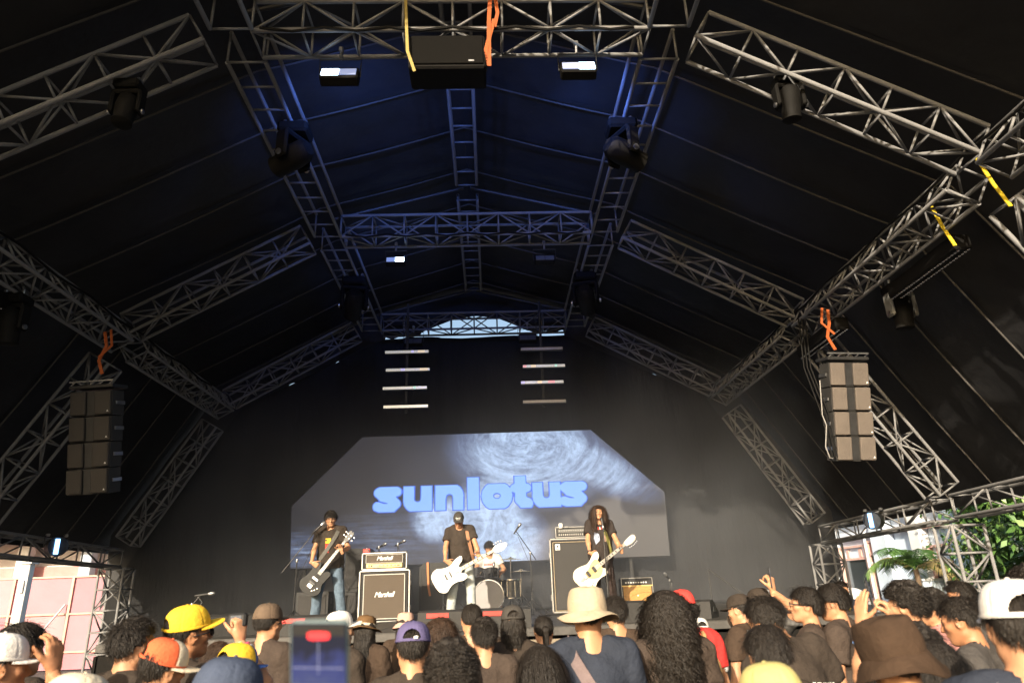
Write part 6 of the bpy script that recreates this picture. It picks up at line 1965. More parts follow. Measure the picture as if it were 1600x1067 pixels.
# ---- drummer
P4 = person('drummer in a white T-shirt seated behind the black drum kit', (-.05, 14.0, STZ - .36), 1.66, 180, 0, (-12, 0, 0), 8, 0, 0,
    {1: dict(w=(.20, .42, 1.12), dir=(-.3, .9, -.25), palm=(0, -.2, -1), hand='fist', pole=(.8, -.5, -.3)), -1: dict(w=(-.20, .40, 1.10), dir=(.3, .9, -.25), palm=(0, -.2, -1), hand='fist', pole=(-.8, -.5, -.3))},
    shirt=cloth('white', (.62, .60, .58), .06), sleeve=.6, hem=.88, trousers=cloth('black', (.044, .034, .027)), fine=True, group='musicians on stage', seated=True)
add_hair(P4, 'fringe')
for k in range(9):
    xx = (k - 4) * .026; shirt_patch(P4, [(xx - .009, 1.285), (xx + .009, 1.285), (xx + .006, 1.325), (xx - .009, 1.32)], pmat('print_red', (.55, .05, .03), .8, 0, .2, 60), 1)
for sd in (-1, 1):
    wp = P4.M @ Vector(P4.arms[sd][2]); d = Vector((sd * .10, -.9, .15)).normalized()
    t = thing('drum_stick', 'wooden drum stick in the %s hand of the drummer' % ('right' if sd > 0 else 'left'), 'drum stick', mat4=Matrix.Translation(wp + Vector((0, -.07, -.02))))
    m = MB(); m.tube([Vector((0, 0, 0)) - d * .10, d * .28, d * .30], [.0075, .006, .004], 7); m.build('stick', M_MAPLE, t, smooth=True)
# ================================================================== THE CROWD
K = dict(black=cloth('black', (.044, .034, .027)), black2=cloth('washed_black', (.062, .046, .037)), navy=cloth('navy', (.030, .036, .052)), brown=cloth('dark_brown', (.060, .040, .028)), grey=cloth('mid_grey', (.13, .125, .12)),
         lilac=cloth('grey_lilac', (.34, .29, .31), .08), pink=cloth('dusty_pink', (.50, .23, .20), .08), red=cloth('bright_red', (.55, .045, .04), .1), white=cloth('white', (.62, .60, .58), .06), denim=cloth('denim', (.12, .17, .23), .3),
         char=cloth('charcoal', (.07, .064, .06)), slate=cloth('slate', (.16, .19, .23), .12), purple=cloth('dusk_purple', (.11, .095, .20), .12), yellow=cloth('cap_yellow', (.80, .50, .04), .08), olive=cloth('cap_olive', (.46, .40, .16), .10),
         redcap=cloth('cap_red', (.62, .12, .05), .1), cream=cloth('cream', (.66, .58, .44), .08), blue=cloth('cap_blue', (.06, .14, .42), .1), capnavy=cloth('cap_navy', (.055, .070, .11), .14), capwhite=cloth('cap_white', (.72, .69, .65), .05),
         capbrown=cloth('cap_brown', (.12, .085, .06), .15), felt=cloth('felt_brown', (.13, .075, .035), .12), pinkhat=cloth('hat_pink', (.52, .33, .26), .08), sand=cloth('hat_sand', (.42, .34, .24), .08), dark_hat=cloth('hat_dark_brown', (.050, .031, .020), .2), tan=cloth('tan_canvas', (.42, .25, .11), .1), mauve=cloth('mauve_web', (.17, .13, .13), .1))
JEANS = [K['denim'], K['black'], K['char']]
M_INK = pmat('ink_white', (.72, .70, .68), .85, 0, .12, 80)
def fan(label, x, Y, top, yaw=0, **k):
    kw = dict(shirt=K['black'], trousers=JEANS[int(abs(x * 10)) % 3])
    kw.update(k)
    lean = kw.get('lean', 0); extra = .012 * lean / 4
    return person(label, (x, Y, 0), top - kw.pop('hat_h', .022) + extra * 0.4, yaw, **kw)

def print_rows(P, x, z, w, rows, rh, mat, seed, side=-1, skew=0.0):
    r = np.random.default_rng(seed)
    for i in range(rows):
        cx = x - w / 2 + r.uniform(0, w * .12)
        while cx < x + w / 2 - .01:
            ww = r.uniform(.012, .030)
            zz = z - i * rh * 1.5 + skew * cx
            shirt_patch(P, [(cx, zz), (cx + ww, zz + skew * ww), (cx + ww, zz + rh + skew * ww), (cx, zz + rh)], mat, side)
            cx += ww + r.uniform(.005, .011)

def glasses(P, mat=M_BLK, dark=True):
    g = MB()
    for sd in (-1, 1):
        if dark: g.prism(smooth_loop([(sd * .033 + .026 * math.cos(a), -.004 + .019 * math.sin(a)) for a in np.linspace(0, 6.28, 9)[:-1]], 2), .104, .108, P.headM)
        else: g.tube([P.headM @ Vector((sd * .033 + .025 * math.cos(a), .106, -.004 + .019 * math.sin(a))) for a in np.linspace(0, 6.28, 17)[:-1]], .0025, 5, closed=True)
        g.tube([P.headM @ Vector(p) for p in ((sd * .057, .105, .002), (sd * .080, .05, .002), (sd * .086, -.005, -.004))], .0035, 5)
    g.tube([P.headM @ Vector(p) for p in ((-.012, .108, .004), (.012, .108, .004))], .003, 5)
    g.build('glasses', mat, P.root, smooth=True)

def to_local(P):
    I = P.M.inverted(); I3 = I.to_3x3().normalized()
    return (lambda p: np.array(I @ Vector(p))), (lambda d: np.array((I3 @ Vector(d)).normalized()))
def arm_to(x, Y, yaw, H, p, d, palm, hand='grip', pole=(.4, -.4, -.8)):
    to, dr = W2L((x, Y, 0), yaw, H / 1.75)
    return dict(w=to(p), dir=dr(d), palm=dr(palm), hand=hand, pole=pole)

def bracelet(P, sd, mat, f=.9, r=.033, th=.006):
    el, wr = np.array(P.arms[sd][1]), np.array(P.arms[sd][2]); c = Vector(el * (1 - f) + wr * f); fr3 = frame_of(Vector(wr - el)); m = MB()
    m.tube([c + fr3 @ Vector((r * math.cos(a), r * math.sin(a), 0)) for a in np.linspace(0, 6.28, 15)[:-1]], th, 6, closed=True); m.build('bracelet', mat, P.root, smooth=True)

# 1 far left
P = fan('young man with flat dark hair half hidden behind the white cap at the left edge', -2.16, 3.45, 1.70, -25, shirt=K['black']); add_hair(P, 'bowl')
H = 1.64; yw = -48
P = fan('man in a white cap shading his eyes with his hand at the left edge', -1.90, 2.92, 1.665, yw, shirt=K['black2'], skin=1, arms={1: arm_to(-1.90, 2.92, yw, H, (-1.715, 2.98, 1.50), (-.15, .1, 1), (-.9, .3, 0), 'relaxed', (.7, -.2, -.9))}); add_hair(P, 'undercap'); cap_hat(P, K['capwhite'], tilt=6, opening=False)
P = fan('man with thick black hair and an olive strap near the yellow cap', -1.69, 3.52, 1.70, -30, shirt=K['black'], skin=0, head=(0, 0, -6)); add_hair(P, 'short', seed=3.1)
strap_ribbon(P, [(-.115, 1.08, -1), (-.12, 1.2, -1), (-.12, 1.32, -1), (-.115, 1.42, -1), tuple(P.up((-.11, -.01, 1.505))) + (0,), (-.10, 1.38, 1)], .042, pmat('web_olive', (.24, .20, .05), .8, 0, .2, 40), 'olive webbing strap on the back of the man with thick black hair')
P = fan('person in a red cap with a cream front panel ducking beside the yellow cap', -1.45, 3.28, 1.61, -35, shirt=K['char'], head=(-4, 10, 0)); add_hair(P, 'undercap'); cap_hat(P, K['redcap'], front=K['cream'], brim=K['cream'], turn=-28, tilt=10)
P = fan('man in a bright yellow cap with dark glasses and a blue lanyard round his neck', -1.52, 3.72, 1.735, -40, shirt=K['black'], skin=1, build=1.05, head=(6, 6, -8)); add_hair(P, 'undercap'); cap_hat(P, K['yellow'], tilt=-2, size=1.03); glasses(P)
m = MB(); m.tube([Vector(P.up((.082 * math.cos(a), -.012 + .080 * math.sin(a), 1.490 - .03 * math.sin(a)))) for a in np.linspace(0, 6.28, 21)[:-1]], .010, 6, closed=True); m.build('lanyard', pmat('lanyard_blue', (.10, .28, .70), .6, 0, .4, 60), P.root, smooth=True)
P = fan('woman with straight brown hair between the yellow cap and the raised hand', -1.90, 5.2, 1.50, -5, sex='f', shirt=K['brown']); add_hair(P, 'bob', M_HAIRB)
H = 1.545; yw = -12
P = fan('person in a blue and yellow cap raising one hand with a small camera', -1.16, 3.42, 1.57, yw, shirt=K['navy'], arms={1: arm_to(-1.16, 3.42, yw, H, (-1.215, 3.60, 1.555), (-.05, -.05, 1), (-.75, .55, 0), 'fist', (.6, .1, -.8))}); add_hair(P, 'undercap'); cap_hat(P, K['yellow'], brim=K['blue'], front=K['blue'], turn=-20, tilt=8)
bracelet(P, 1, pmat('band_pink', (.7, .10, .22), .6, 0, .2, 20), .88, .034, .008); bracelet(P, 1, M_LOGO, .80, .036, .010)
CAMP = P.M @ Vector(P.arms[1][2])
t = thing('compact_camera', 'small black camera gripped in the raised hand left of the brown cap', 'camera', tuple(CAMP + Vector((-.025, .015, .10))), R(-15))
MB().box((0, 0, 0), (.095, .035, .062), None, .008).build('body', M_BLK, t); MB().lathe([(.022, 0), (.022, .02), (.016, .028), (0, .026)], 14, Matrix.Translation((-.01, .018, 0)) @ Matrix.Rotation(R(-90), 4, 'X')).build('lens', M_STEEL, t, smooth=True); MB().box((0, -.0185, 0), (.06, .003, .042), None, .001).build('display', M_LENS, t)
P = fan('person in a faded navy cap in the near row, seen from behind', -.745, 2.1, 1.605, -32, shirt=K['navy'], build=1.03, head=(-4, 4, 0)); add_hair(P, 'undercap'); cap_hat(P, K['capnavy'], tilt=4, size=1.03, opening=False)
P = fan('slim man in a brown cap and glasses with white slanted letters on his black back', -1.52, 5.0, 1.725, -14, shirt=K['black2'], build=.92, head=(0, 0, -12)); add_hair(P, 'crop'); cap_hat(P, K['capbrown'], tilt=2, opening=False); glasses(P, dark=False)
shirt_print(P, [('IED', .045, 1.315, .085, M_INK, .02, -2), ('ROW', .085, 1.18, .085, M_INK, .02, -2)])
P = fan('man in a bright white cap turned to the right behind the phone', -1.10, 5.25, 1.655, -30, shirt=K['black'], head=(0, 4, -25)); add_hair(P, 'shaggy', under=True); cap_hat(P, K['capwhite'], tilt=-6)
P = fan('person in a brown felt hat with a cream ribbon', -1.07, 6.2, 1.60, -14, shirt=K['brown'], head=(-6, 0, 0)); add_hair(P, 'bob', under=True); brim_hat(P, K['felt'], .096, .105, .055, .022, K['cream'], flat=.3, wave=.008, name='felt_hat')
P = fan('person in a small dusty pink bucket hat near the stage', -.82, 6.9, 1.60, 8, shirt=K['brown'], sex='f'); add_hair(P, 'bob', under=True); brim_hat(P, K['pinkhat'], .094, .10, .045, .055, None, wave=.008, name='bucket_hat')
P = fan('man in a faded purple cap with his bare neck in the sun', -.39, 3.6, 1.625, 2, shirt=K['black'], skin=2, neck=1.04, head=(-2, 0, 0)); add_hair(P, 'undercap'); cap_hat(P, K['purple'], tilt=6, size=1.02)
MB().box((.022, -.113, .016), (.022, .004, .014), None, .001).build('buckle', M_STEEL, P.cap)
P = fan('woman with shoulder-length brown hair right of the purple cap', -.33, 4.6, 1.62, -5, sex='f', shirt=K['char']); add_hair(P, 'bob', M_HAIRB, seed=4.2)
P = fan('short-haired man in front of the drum kit, standing nearer the stage', -.16, 5.5, 1.68, 0, shirt=K['brown'], head=(-4, 0, 4)); add_hair(P, 'crop')
P = fan('man with tousled dark hair right behind the short-haired man', -.06, 4.8, 1.59, 4, shirt=K['black2'], head=(-8, 0, 6)); add_hair(P, 'textured', seed=2.2)
P = fan('person with glossy curly black hair in the near row, low in the picture', -.14, 2.7, 1.585, 5, shirt=K['black'], head=(-8, -6, 0)); add_hair(P, 'curly', seed=6.2, n=2000)
P = fan('person in a charcoal cap over shaggy hair, black T-shirt with white round prints', .135, 5.1, 1.655, 2, shirt=K['black']); add_hair(P, 'shaggy', under=True); cap_hat(P, cloth('cap_charcoal', (.055, .05, .045)), tilt=6)
for cx, cz, r in ((-.055, 1.30, .052), (.075, 1.27, .050), (.015, 1.22, .045)):
    ring = [(cx + r * math.cos(a), cz + r * math.sin(a)) for a in np.linspace(0, 6.28, 17)[:-1]]
    W = on_shirt(P, [(x, 0, z) for x, z in ring] + [(cx + (x - cx) * .72, 0, cz + (z - cz) * .72) for x, z in ring], -1, .005)
    n_ = len(ring); link('print', new_mesh('print', W, [(i, (i + 1) % n_, n_ + (i + 1) % n_, n_ + i) for i in range(n_)], M_INK, False), P.shirt)
shirt_print(P, [('(a)', -.05, 1.30, .06, M_INK, .02, 0), ('of', .01, 1.315, .075, M_INK, .02, 20)])
print_rows(P, .03, 1.15, .17, 3, .030, M_INK, 4)
strap_ribbon(P, [(.02, 1.40, -1), (-.03, 1.30, -1), (-.07, 1.2, -1), (-.11, 1.1, -1)], .010, M_BLK, 'thin black cord across the printed back of the person in the charcoal cap')
P = fan('woman with a smooth black ponytail in front of the drum kit', .38, 5.6, 1.575, 3, sex='f', shirt=K['black']); add_hair(P, 'ponytail')
P = fan('woman with long dark hair and a bowed head left of the sand bucket hat', .24, 3.8, 1.50, -10, sex='f', shirt=K['black'], head=(-12, -5, 0)); add_hair(P, 'long', seed=1.4)
P = fan('broad man in a wide sand bucket hat, dark shirt with a strap across his back', .515, 4.0, 1.745, 2, shirt=K['navy'], skin=2, build=1.14, neck=1.12, hat_h=.03); add_hair(P, 'crop'); brim_hat(P, K['sand'], .108, .125, .062, .040, None, wave=.016, zoff=.018, size=1.06, name='bucket_hat', flat=.5)
strap_ribbon(P, [(-.10, 1.38, 1), tuple(P.up((-.115, -.012, 1.512))) + (0,), (-.10, 1.42, -1), (-.05, 1.33, -1), (.01, 1.23, -1), (.07, 1.13, -1), (.13, 1.02, -1)], .062, K['mauve'], 'wide mauve-grey bag strap over the back of the man in the sand bucket hat')
P = fan('man with short black hair and a pale neck right of the sand bucket hat', .92, 5.5, 1.69, 6, shirt=K['brown'], skin=2); add_hair(P, 'short', seed=5.5)
strap_ribbon(P, [(-.08, 1.44, -1), (-.02, 1.36, -1), (.04, 1.27, -1), (.11, 1.15, -1)], .035, M_BLK, 'black buckled strap across the back of the pale-necked man')
P = fan('person with very long black curls falling down the back, centre right of the crowd', 1.00, 4.2, 1.735, 4, shirt=K['black2'], hat_h=.03); add_hair(P, 'longcurl', seed=7.7, n=3600)
P = fan('man with curly hair under a red cap, bright red shirt and a tan backpack', 1.30, 5.0, 1.715, 10, shirt=K['red'], skin=1); add_hair(P, 'curly', under=True, seed=2.9, n=1000); cap_hat(P, cloth('cap_bright_red', (.65, .06, .05), .1), tilt=6, opening=False)
def backpack(P, mat, label, strapmat=None, w=.29, h=.40, d=.13, z=1.20, badge=None):
    M = P.M @ Matrix.Translation(Vector(P.up((0, -.125 - d / 2, z))))
    t = thing('backpack', label, 'backpack', mat4=M)
    gx = np.arange(-w / 2 - .05, w / 2 + .05, .014); gy = np.arange(-d / 2 - .07, d / 2 + .05, .014); gz = np.arange(-h / 2 - .05, h / 2 + .06, .014)
    F = Field(gx, gy, gz); F.cap((-w * .28, 0, -h * .3), (w * .28, 0, -h * .3), d * .5, d * .5, .06); F.cap((-w * .22, 0, h * .25), (w * .22, 0, h * .25), d * .48, d * .48, .06); F.cap((-w * .27, 0, -h * .1), (w * .27, 0, 0), d * .5, d * .5, .08); F.cap((-w * .2, -.05, -h * .22), (w * .2, -.05, -h * .22), d * .36, d * .36, .02)
    x, y, zz = F.grid(); F.d += (.006 * wob(x, y, zz, 22, 1.3)).astype(np.float32)
    v, q = F.mesh(); link('pack', new_mesh('pack', v, q, mat), t)
    m = MB(); m.tube([(-.03, .02, h / 2 - .01), (-.025, .02, h / 2 + .03), (.025, .02, h / 2 + .03), (.03, .02, h / 2 - .01)], .008, 6); m.build('grab_loop', strapmat or mat, t, smooth=True)
    for sx in (-1, 1):
        pts = [(sx * .09, .06, h / 2 - .03), (sx * .095, .10, h / 2 + .07), (sx * .10, .17, h / 2 + .10), (sx * .105, .25, h / 2 + .03), (sx * .11, .27, h / 2 - .12), (sx * .14, .2, -h * .2), (sx * .13, .05, -h * .36)]
        m = MB(); m.tube(pts, .018, 6); m.build('shoulder_strap', strapmat or mat, t, smooth=True)
    if badge: MB().lathe([(.026, 0), (.024, .006), (0, .008)], 18, Matrix.Translation((.06, -d / 2 - .052, -.02)) @ RX).build('badge', badge, t, smooth=True)
    return t
backpack(P, K['tan'], 'tan canvas backpack with a round white badge on the red-shirted man', badge=M_LOGO)
P = fan('person in a white cap half hidden behind the red shirt', 1.80, 6.4, 1.47, -30, shirt=K['white'], sex='f'); add_hair(P, 'bob', under=True); cap_hat(P, K['capwhite'], turn=30)
P = fan('person in a black cap and dark mask left of the raised phone', 1.99, 5.8, 1.665, 38, shirt=K['brown'], head=(-14, 4, 10)); add_hair(P, 'undercap'); cap_hat(P, K['black'], tilt=0)
m = MB(); m.prism(smooth_loop([(-.055, -.03), (0, -.018), (.055, -.03), (.05, -.085), (0, -.11), (-.05, -.085)], 4), .098, .108, P.headM); m.build('face_mask', K['black'], P.root, smooth=True)
backpack(P, K['char'], 'dark backpack on the person in the black cap and mask')
H = 1.66; yw = 26
P = fan('person in a black cap with a small white emblem, one arm raising a phone', 2.20, 5.95, 1.70, yw, shirt=K['grey'], sleeve=.7, arms={1: arm_to(2.20, 5.95, yw, H, (2.235, 5.75, 1.645), (-.08, -.1, 1), (-.5, .8, 0), 'grip', (.8, 0, -.7))}, head=(-4, 0, 12)); add_hair(P, 'undercap'); cap_hat(P, K['black'], tilt=2, opening=False)
V, F = text_geo('N', .045, .03); V2, F2 = text_geo('Y', .045, .03)
for VV, FF in ((V, F), (V2, F2)):
    W = [Vector((v[0] + .0, -.1095 + v[2] * .25 , .055 + v[2])) for v in VV]
    link('emblem', new_mesh('emblem', [tuple(w) for w in W], FF, M_LOGO, False), P.cap)
hp_ = P.M @ Vector(P.arms[1][2])
def phone(label, M, screen_mat, lens_side=1, case=M_BLK, group=None):
    t = thing('phone', label, 'phone', mat4=M, group=group)
    MB().box((0, 0, 0), (.074, .009, .156), None, .004).build('body', case, t)
    MB().box((0, -.0048, 0), (.068, .0012, .150)).build('display', screen_mat, t)
    for i in range(2): MB().lathe([(.007, 0), (.007, .002), (0, .002)], 12, Matrix.Translation((-.022, .0047, .058 - i * .02)) @ Matrix.Rotation(R(-90), 4, 'X')).build('lens', M_LENS, t)
    return t
M_SCR = pmat('phone_display_dim', (.02, .02, .03), .1, 0, .3, 40, emit=(.10, .12, .22), es=.5)
phone('black phone held up in one hand above the black caps', Matrix.Translation(hp_ + Vector((-.012, -.01, .105))) @ Matrix.Rotation(R(75), 4, 'Z') @ Matrix.Rotation(R(8), 4, 'Y'), M_SCR)
P = fan('man with short black hair leaning left, black T-shirt with rows of white print', 1.60, 3.85, 1.70, 12, shirt=K['black'], skin=2, side_lean=-11, lean=5, head=(-10, -6, 14), build=1.06, neck=1.08); add_hair(P, 'short', seed=8.4)
print_rows(P, .03, 1.29, .20, 2, .024, M_INK, 9, skew=-.10); shirt_patch(P, [(-.02, 1.14), (.09, 1.125), (.08, 1.20), (.0, 1.215)], M_INK); print_rows(P, .04, 1.09, .12, 3, .018, M_INK, 10, skew=-.10)
P = fan('person with parted glossy black hair right behind the olive cap', 1.12, 3.0, 1.60, 0, shirt=K['black'], head=(-16, 0, 0), sex='f'); add_hair(P, 'bowl', seed=3.3, n=1500)
P = fan('person in a pale olive cap nearest the camera, low at the bottom edge', .712, 1.92, 1.555, 4, shirt=K['char'], head=(-10, 0, 0)); add_hair(P, 'undercap'); cap_hat(P, K['olive'], tilt=2, size=1.02, opening=False)
print_c = [(x, z) for x, z in ((-.022, .018), (-.008, .020), (.006, .019), (.020, .017))]
for cx, cz in print_c: MB().box((cx, -.1125, cz), (.010, .003, .009)).build('stitched_mark', pmat('stitch_pale', (.62, .58, .40), .8, 0, .1, 40), P.cap)
P = fan('man with a bowl of black hair and dark glasses facing left', 2.16, 5.0, 1.715, 62, shirt=K['black2'], head=(4, 0, 8)); add_hair(P, 'bowl', seed=1.9); glasses(P)
P = fan('man facing left with a black tote bag hanging on his back', 2.37, 5.0, 1.73, 48, shirt=K['black2'], head=(-6, 0, 12)); add_hair(P, 'bowl', seed=5.1)
def tote(P, label, text):
    M = P.M @ Matrix.Translation(Vector(P.up((.06, -.20, 1.02))))
    t = thing('tote_bag', label, 'bag', mat4=M)
    F = Field(np.arange(-.24, .24, .014), np.arange(-.10, .10, .012), np.arange(-.26, .26, .014)); F.cap((-.12, 0, -.16), (.12, 0, -.16), .065, .065, .05); F.cap((-.13, 0, .15), (.13, 0, .15), .03, .03, .08); F.cap((-.13, 0, 0), (.13, 0, 0), .05, .05, .08)
    x, y, z = F.grid(); F.d += (.008 * wob(x, y, z * .5, 20, 2.2)).astype(np.float32)
    v, q = F.mesh(); link('bag', new_mesh('bag', v, q, K['black']), t)
    bv = BVHTree.FromPolygons([tuple(a) for a in v], [tuple(a) for a in q])
    V, F_ = text_geo(text, .05, .012); W = []
    for p in V:
        h = bv.ray_cast(Vector((p[0] - .02, -.5, p[2] - .13)), Vector((0, 1, 0))); W.append((p[0] - .02, (h[0].y if h[0] else -.07) - .004, p[2] - .13))
    link('print', new_mesh('print', W, F_, M_INK, False), t)
    for sx in (-1, 1):
        m = MB(); m.tube([(sx * .10, 0, .17), (sx * .03 - .06, .03, .30), (-.10, .09, .42), (-.155, .16, .475), (-.15, .26, .40)], .014, 6); m.build('strap', K['black'], t, smooth=True)
tote(P, 'black tote bag with small white letters on the back of the man facing left', 'FTG')
P = fan('heavy-set man with a yellow lanyard and folded arms by the side tower, facing the crowd', 4.76, 9.8, 1.72, 160, skin=0, shirt=K['navy'], build=1.12, sleeve=.7, head=(0, 0, 20), arms={1: dict(w=(-.02, .235, 1.22), dir=(-1, .1, .1), palm=(0, -1, 0), hand='relaxed', pole=(.8, -.2, -.5)), -1: dict(w=(.02, .26, 1.17), dir=(1, .1, .1), palm=(0, -1, 0), hand='relaxed', pole=(-.8, -.2, -.5))}); add_hair(P, 'short', seed=4.9)
strap_ribbon(P, [(.06, 1.44, 1), (.045, 1.36, 1), (.02, 1.28, 1), (0, 1.22, 1), (-.02, 1.28, 1), (-.045, 1.36, 1), (-.06, 1.44, 1)], .02, pmat('lanyard_yellow', (.70, .50, .06), .6, 0, .2, 40), 'yellow lanyard round the neck of the man with folded arms', name='lanyard', cat='lanyard')
H = 1.57; yw = 16; PH = Vector((1.715, 3.27, 1.66))
P = fan('person with colourful bracelets raising both hands behind the dark bucket hat', 1.80, 3.48 - .35, 1.56, yw, shirt=K['black'], head=(6, 0, 0), arms={1: arm_to(1.80, 3.13, yw, H, PH + Vector((.075, -.02, -.085)), (-.25, .1, 1), (-.9, .3, .2), 'grip', (.2, -.3, -1)), -1: arm_to(1.80, 3.13, yw, H, PH + Vector((-.085, -.02, -.09)), (.25, .1, 1), (.9, .3, .2), 'open', (-.05, -.3, -1))}); add_hair(P, 'textured')
for f_, c_ in ((.90, (.75, .12, .35)), (.80, (.85, .42, .10)), (.70, (.20, .35, .7))): bracelet(P, -1, pmat('bead_%d' % int(f_ * 100), c_, .5, 0, .4, 80), f_, .034, .008)
bracelet(P, 1, pmat('bead_90', (.75, .12, .35)), .9, .034, .008)
phone('black phone seen edge-on between two raised hands above the dark bucket hat', Matrix.Translation(PH) @ Matrix.Rotation(R(64), 4, 'Z') @ Matrix.Rotation(R(-6), 4, 'X'), M_SCR)
P = fan('person in a big dark brown bucket hat in the near row', 1.325, 2.42, 1.615, 8, shirt=K['black'], skin=0, neck=1.1, head=(-4, -7, 0), hat_h=.03); add_hair(P, 'crop'); brim_hat(P, K['dark_hat'],   .102, .120, .036, .055, None, flat=.6, wave=.016, name='bucket_hat', zoff=.024, size=1.12, tilt=4)
P = fan('man with high curly hair and shaved sides in a grey-lilac T-shirt', 2.41, 4.2, 1.735, 40, shirt=K['lilac'], head=(0, 0, 6), hat_h=.045); add_hair(P, 'curly', seed=5.8)
strap_ribbon(P, [(-.10, 1.38, 1), tuple(P.up((-.10, -.012, 1.505))) + (0,), (-.085, 1.42, -1), (-.075, 1.3, -1), (-.09, 1.15, -1), (-.13, 1.05, -1)], .018, M_BLK, 'thin black strap over the grey-lilac T-shirt')
P = fan('man with tousled hair in a dusty pink T-shirt', 2.86, 4.7, 1.68, 42, shirt=K['pink'], head=(2, 0, 8), hat_h=.035, skin=2); add_hair(P, 'textured', seed=7.3)
P = fan('man in dark clothes far right, looking left past the side tower', 3.67, 5.6, 1.71, 58, shirt=K['char'], skin=1, head=(-4, 0, 10)); add_hair(P, 'short', seed=9.2)
P = fan('man with cropped black hair and a dark T-shirt left of the big white cap', 2.42, 3.7, 1.655, 40, shirt=K['char'], skin=1, head=(-12, 0, 4)); add_hair(P, 'short', seed=0.7)
strap_ribbon(P, [(.10, 1.38, 1), tuple(P.up((.10, -.012, 1.505))) + (0,), (.08, 1.40, -1), (.02, 1.28, -1), (-.05, 1.15, -1), (-.11, 1.04, -1)], .04, K['mauve'], 'grey strap across the dark T-shirt left of the big white cap')
P = fan('woman with straight shiny black hair behind the dark bucket hat', 1.76, 2.95, 1.52, 5, shirt=K['black'], sex='f'); add_hair(P, 'long', seed=2.7, n=2200)
P = fan('big man in a white cap and dark striped jacket at the right edge', 1.525, 2.1, 1.725, -24, shirt=K['navy'], skin=0, build=1.12, neck=1.15, sleeve=1.9, head=(0, 0, 4)); add_hair(P, 'undercap', n=1400); cap_hat(P, K['capwhite'], tilt=4, size=1.07)
strap_ribbon(P, [tuple(P.up((-.10, -.03, 1.512))) + (0,), (-.135, 1.475, -1), (-.165, 1.44, -1), (-.195, 1.38, -1), (-.215, 1.30, -1)], .035, K['capwhite'], 'white stripe along the shoulder of the big man in the white cap', name='sleeve_stripe', cat='stripe', lift=.006)
P = fan('person with dark hair cut off by the right edge of the picture', 2.74, 3.6, 1.77, 30, shirt=K['brown']); add_hair(P, 'curly', seed=3.8)
P = fan('person in a cream cap at the bottom left, mostly hidden', -1.13, 2.05, 1.585, -20, shirt=K['cream'], head=(-10, 0, 0)); add_hair(P, 'undercap'); cap_hat(P, K['cream'], tilt=4)

# ------------------------------------------------------------------ the phone filming in front of the camera
def film_mat():
    m = bpy.data.materials.new('phone_film'); m.use_nodes = True; nt = m.node_tree; N = nt.nodes; L = nt.links; b = N['Principled BSDF']
    b.inputs['Base Color'].default_value = (.01, .01, .012, 1); b.inputs['Roughness'].default_value = .3; b.inputs['Specular IOR Level'].default_value = .08
    tc = N.new('ShaderNodeTexCoord'); sp = N.new('ShaderNodeSeparateXYZ'); L.new(tc.outputs['Object'], sp.inputs['Vector'])
    mp = N.new('ShaderNodeMapping'); mp.inputs['Scale'].default_value = (60, 1, 42); L.new(tc.outputs['Object'], mp.inputs['Vector'])
    n = N.new('ShaderNodeTexNoise'); n.inputs['Scale'].default_value = 1.0; n.inputs['Detail'].default_value = 5; L.new(mp.outputs['Vector'], n.inputs['Vector'])
    mr = N.new('ShaderNodeMapRange'); mr.inputs['From Min'].default_value = -.075; mr.inputs['From Max'].default_value = .075; L.new(sp.outputs['Z'], mr.inputs['Value'])
    ad = N.new('ShaderNodeMath'); ad.operation = 'MULTIPLY_ADD'; ad.inputs[1].default_value = .45; L.new(n.outputs['Fac'], ad.inputs[0]); L.new(mr.outputs['Result'], ad.inputs[2])
    cr = N.new('ShaderNodeValToRGB'); e = cr.color_ramp.elements
    e[0].position = .20; e[0].color = (.20, .19, .18, 1); e[1].position = 1.08 if False else 1.0; e[1].color = (.012, .014, .028, 1)
    for p, c in ((.36, (.06, .07, .10)), (.52, (.30, .38, .55)), (.62, (.09, .10, .16)), (.74, (.045, .055, .15)), (.86, (.035, .045, .15))):
        k = cr.color_ramp.elements.new(p); k.color = c + (1,)
    L.new(ad.outputs[0], cr.inputs['Fac']); L.new(cr.outputs['Color'], b.inputs['Emission Color']); b.inputs['Emission Strength'].default_value = 1.0
    return m
PH = Vector((-.2215, .965, 1.650)); H = 1.50; px_, py_ = -.47, .52; yw = -20
MPH = Matrix(((_R.x, _f.x, _U.x, PH.x), (_R.y, _f.y, _U.y, PH.y), (_R.z, _f.z, _U.z, PH.z), (0, 0, 0, 1)))
t = phone('phone held close to the camera, filming the stage with a red timer on display', MPH, film_mat(), case=pmat('phone_case', (.10, .14, .15), .35, 0, .1, 20))
MB().prism(smooth_loop([(-.011, .0555), (.011, .0555), (.0135, .060), (.011, .0645), (-.011, .0645), (-.0135, .060)], 3), -.0062, -.0052).build('timer', pmat('timer_red', (.5, .02, .02), .4, 0, 0, emit=(.95, .06, .06), es=1.0), t)
MB().box((0, -.0056, .0665), (.066, .0008, .014)).build('display_bar', M_BLK, t)
for (x0_, z0_, x1_, z1_) in ((0, .012, 0, .052), (-.032, .020, .032, .019), (-.03, -.012, .03, -.012)):
    d = Vector((x1_ - x0_, 0, z1_ - z0_)); m = MB(); m.box((0, 0, 0), (d.length, .0005, .0009), Matrix.Translation(((x0_ + x1_) / 2, -.0058, (z0_ + z1_) / 2)) @ Matrix.Rotation(-math.atan2(d.z, d.x), 4, 'Y')); m.build('filmed_truss', pmat('film_line', (.1, .1, .12), .5, 0, 0, emit=(.13, .15, .26), es=1.0), t)
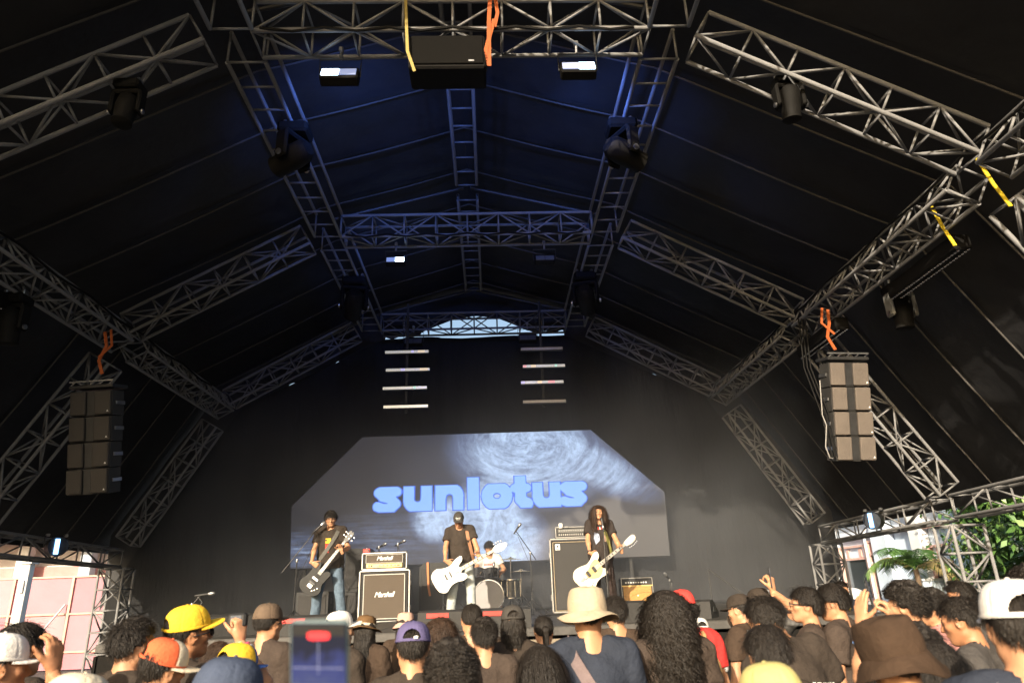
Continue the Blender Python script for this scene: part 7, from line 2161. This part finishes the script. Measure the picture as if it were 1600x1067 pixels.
P = person('person standing just below the camera, holding up the filming phone', (px_, py_, 0), H, yw, 2, (4, 0, 0), 0, 0, 0,
    {-1: arm_to(px_, py_, yw, H, PH + Vector((-.062, .012, -.115)), (.18, -.05, 1), (.95, -.1, 0), 'grip', (-.6, -.2, -.8)), 1: arm_to(px_, py_, yw, H, PH + Vector((.060, .012, -.135)), (-.15, -.05, 1), (-.95, -.1, 0), 'grip', (.6, -.2, -.8))}, shirt=K['black'], trousers=K['denim'], fine=True)
add_hair(P, 'short')
# ================================================================== STAGE SMOKE
def stage_smoke():
    bb = MB(); bb.box((0, 0, 0), (14.6, 6.6, 5.6))
    o = bb.build('smoke', bpy.data.materials.new('smoke'), None)
    o.location = (-.3, 12.62, 1.40 + 2.8); o['kind'] = 'stuff'
    m = o.data.materials[0]; m.use_nodes = True; nt = m.node_tree; N = nt.nodes; L = nt.links
    for n in list(N):
        if n.type != 'OUTPUT_MATERIAL': N.remove(n)
    out = [n for n in N if n.type == 'OUTPUT_MATERIAL'][0]
    v = N.new('ShaderNodeVolumePrincipled'); v.inputs['Color'].default_value = (.82, .88, 1.0, 1); v.inputs['Anisotropy'].default_value = 0.0
    tc = N.new('ShaderNodeTexCoord'); sp = N.new('ShaderNodeSeparateXYZ'); L.new(tc.outputs['Object'], sp.inputs['Vector'])
    def mr(inp, a, b, c, d):
        n = N.new('ShaderNodeMapRange'); n.interpolation_type = 'SMOOTHSTEP'
        for i, q in zip(('From Min', 'From Max', 'To Min', 'To Max'), (a, b, c, d)): n.inputs[i].default_value = q
        L.new(inp, n.inputs['Value']); return n.outputs['Result']
    def mul(a, b):
        n = N.new('ShaderNodeMath'); n.operation = 'MULTIPLY'
        L.new(a, n.inputs[0])
        if isinstance(b, float): n.inputs[1].default_value = b
        else: L.new(b, n.inputs[1])
        return n.outputs[0]
    nz = N.new('ShaderNodeTexNoise'); nz.inputs['Scale'].default_value = .55; nz.inputs['Detail'].default_value = 3; L.new(tc.outputs['Object'], nz.inputs['Vector'])
    d = mr(sp.outputs['Z'], -2.8, 2.7, 1.0, 0.0)
    d = mul(d, mr(sp.outputs['Y'], -3.2, -.2, 0.0, 1.0))
    d = mul(d, mr(nz.outputs['Fac'], .3, .75, .45, 1.3))
    ax = N.new('ShaderNodeMath'); ax.operation = 'ABSOLUTE'; L.new(sp.outputs['X'], ax.inputs[0])
    d = mul(d, mr(ax.outputs[0], 4.5, 7.2, 1.0, 0.0))
    d = mul(d, SMOKE)
    L.new(d, v.inputs['Density']); L.new(v.outputs['Volume'], out.inputs['Volume'])
SMOKE = .046
stage_smoke()
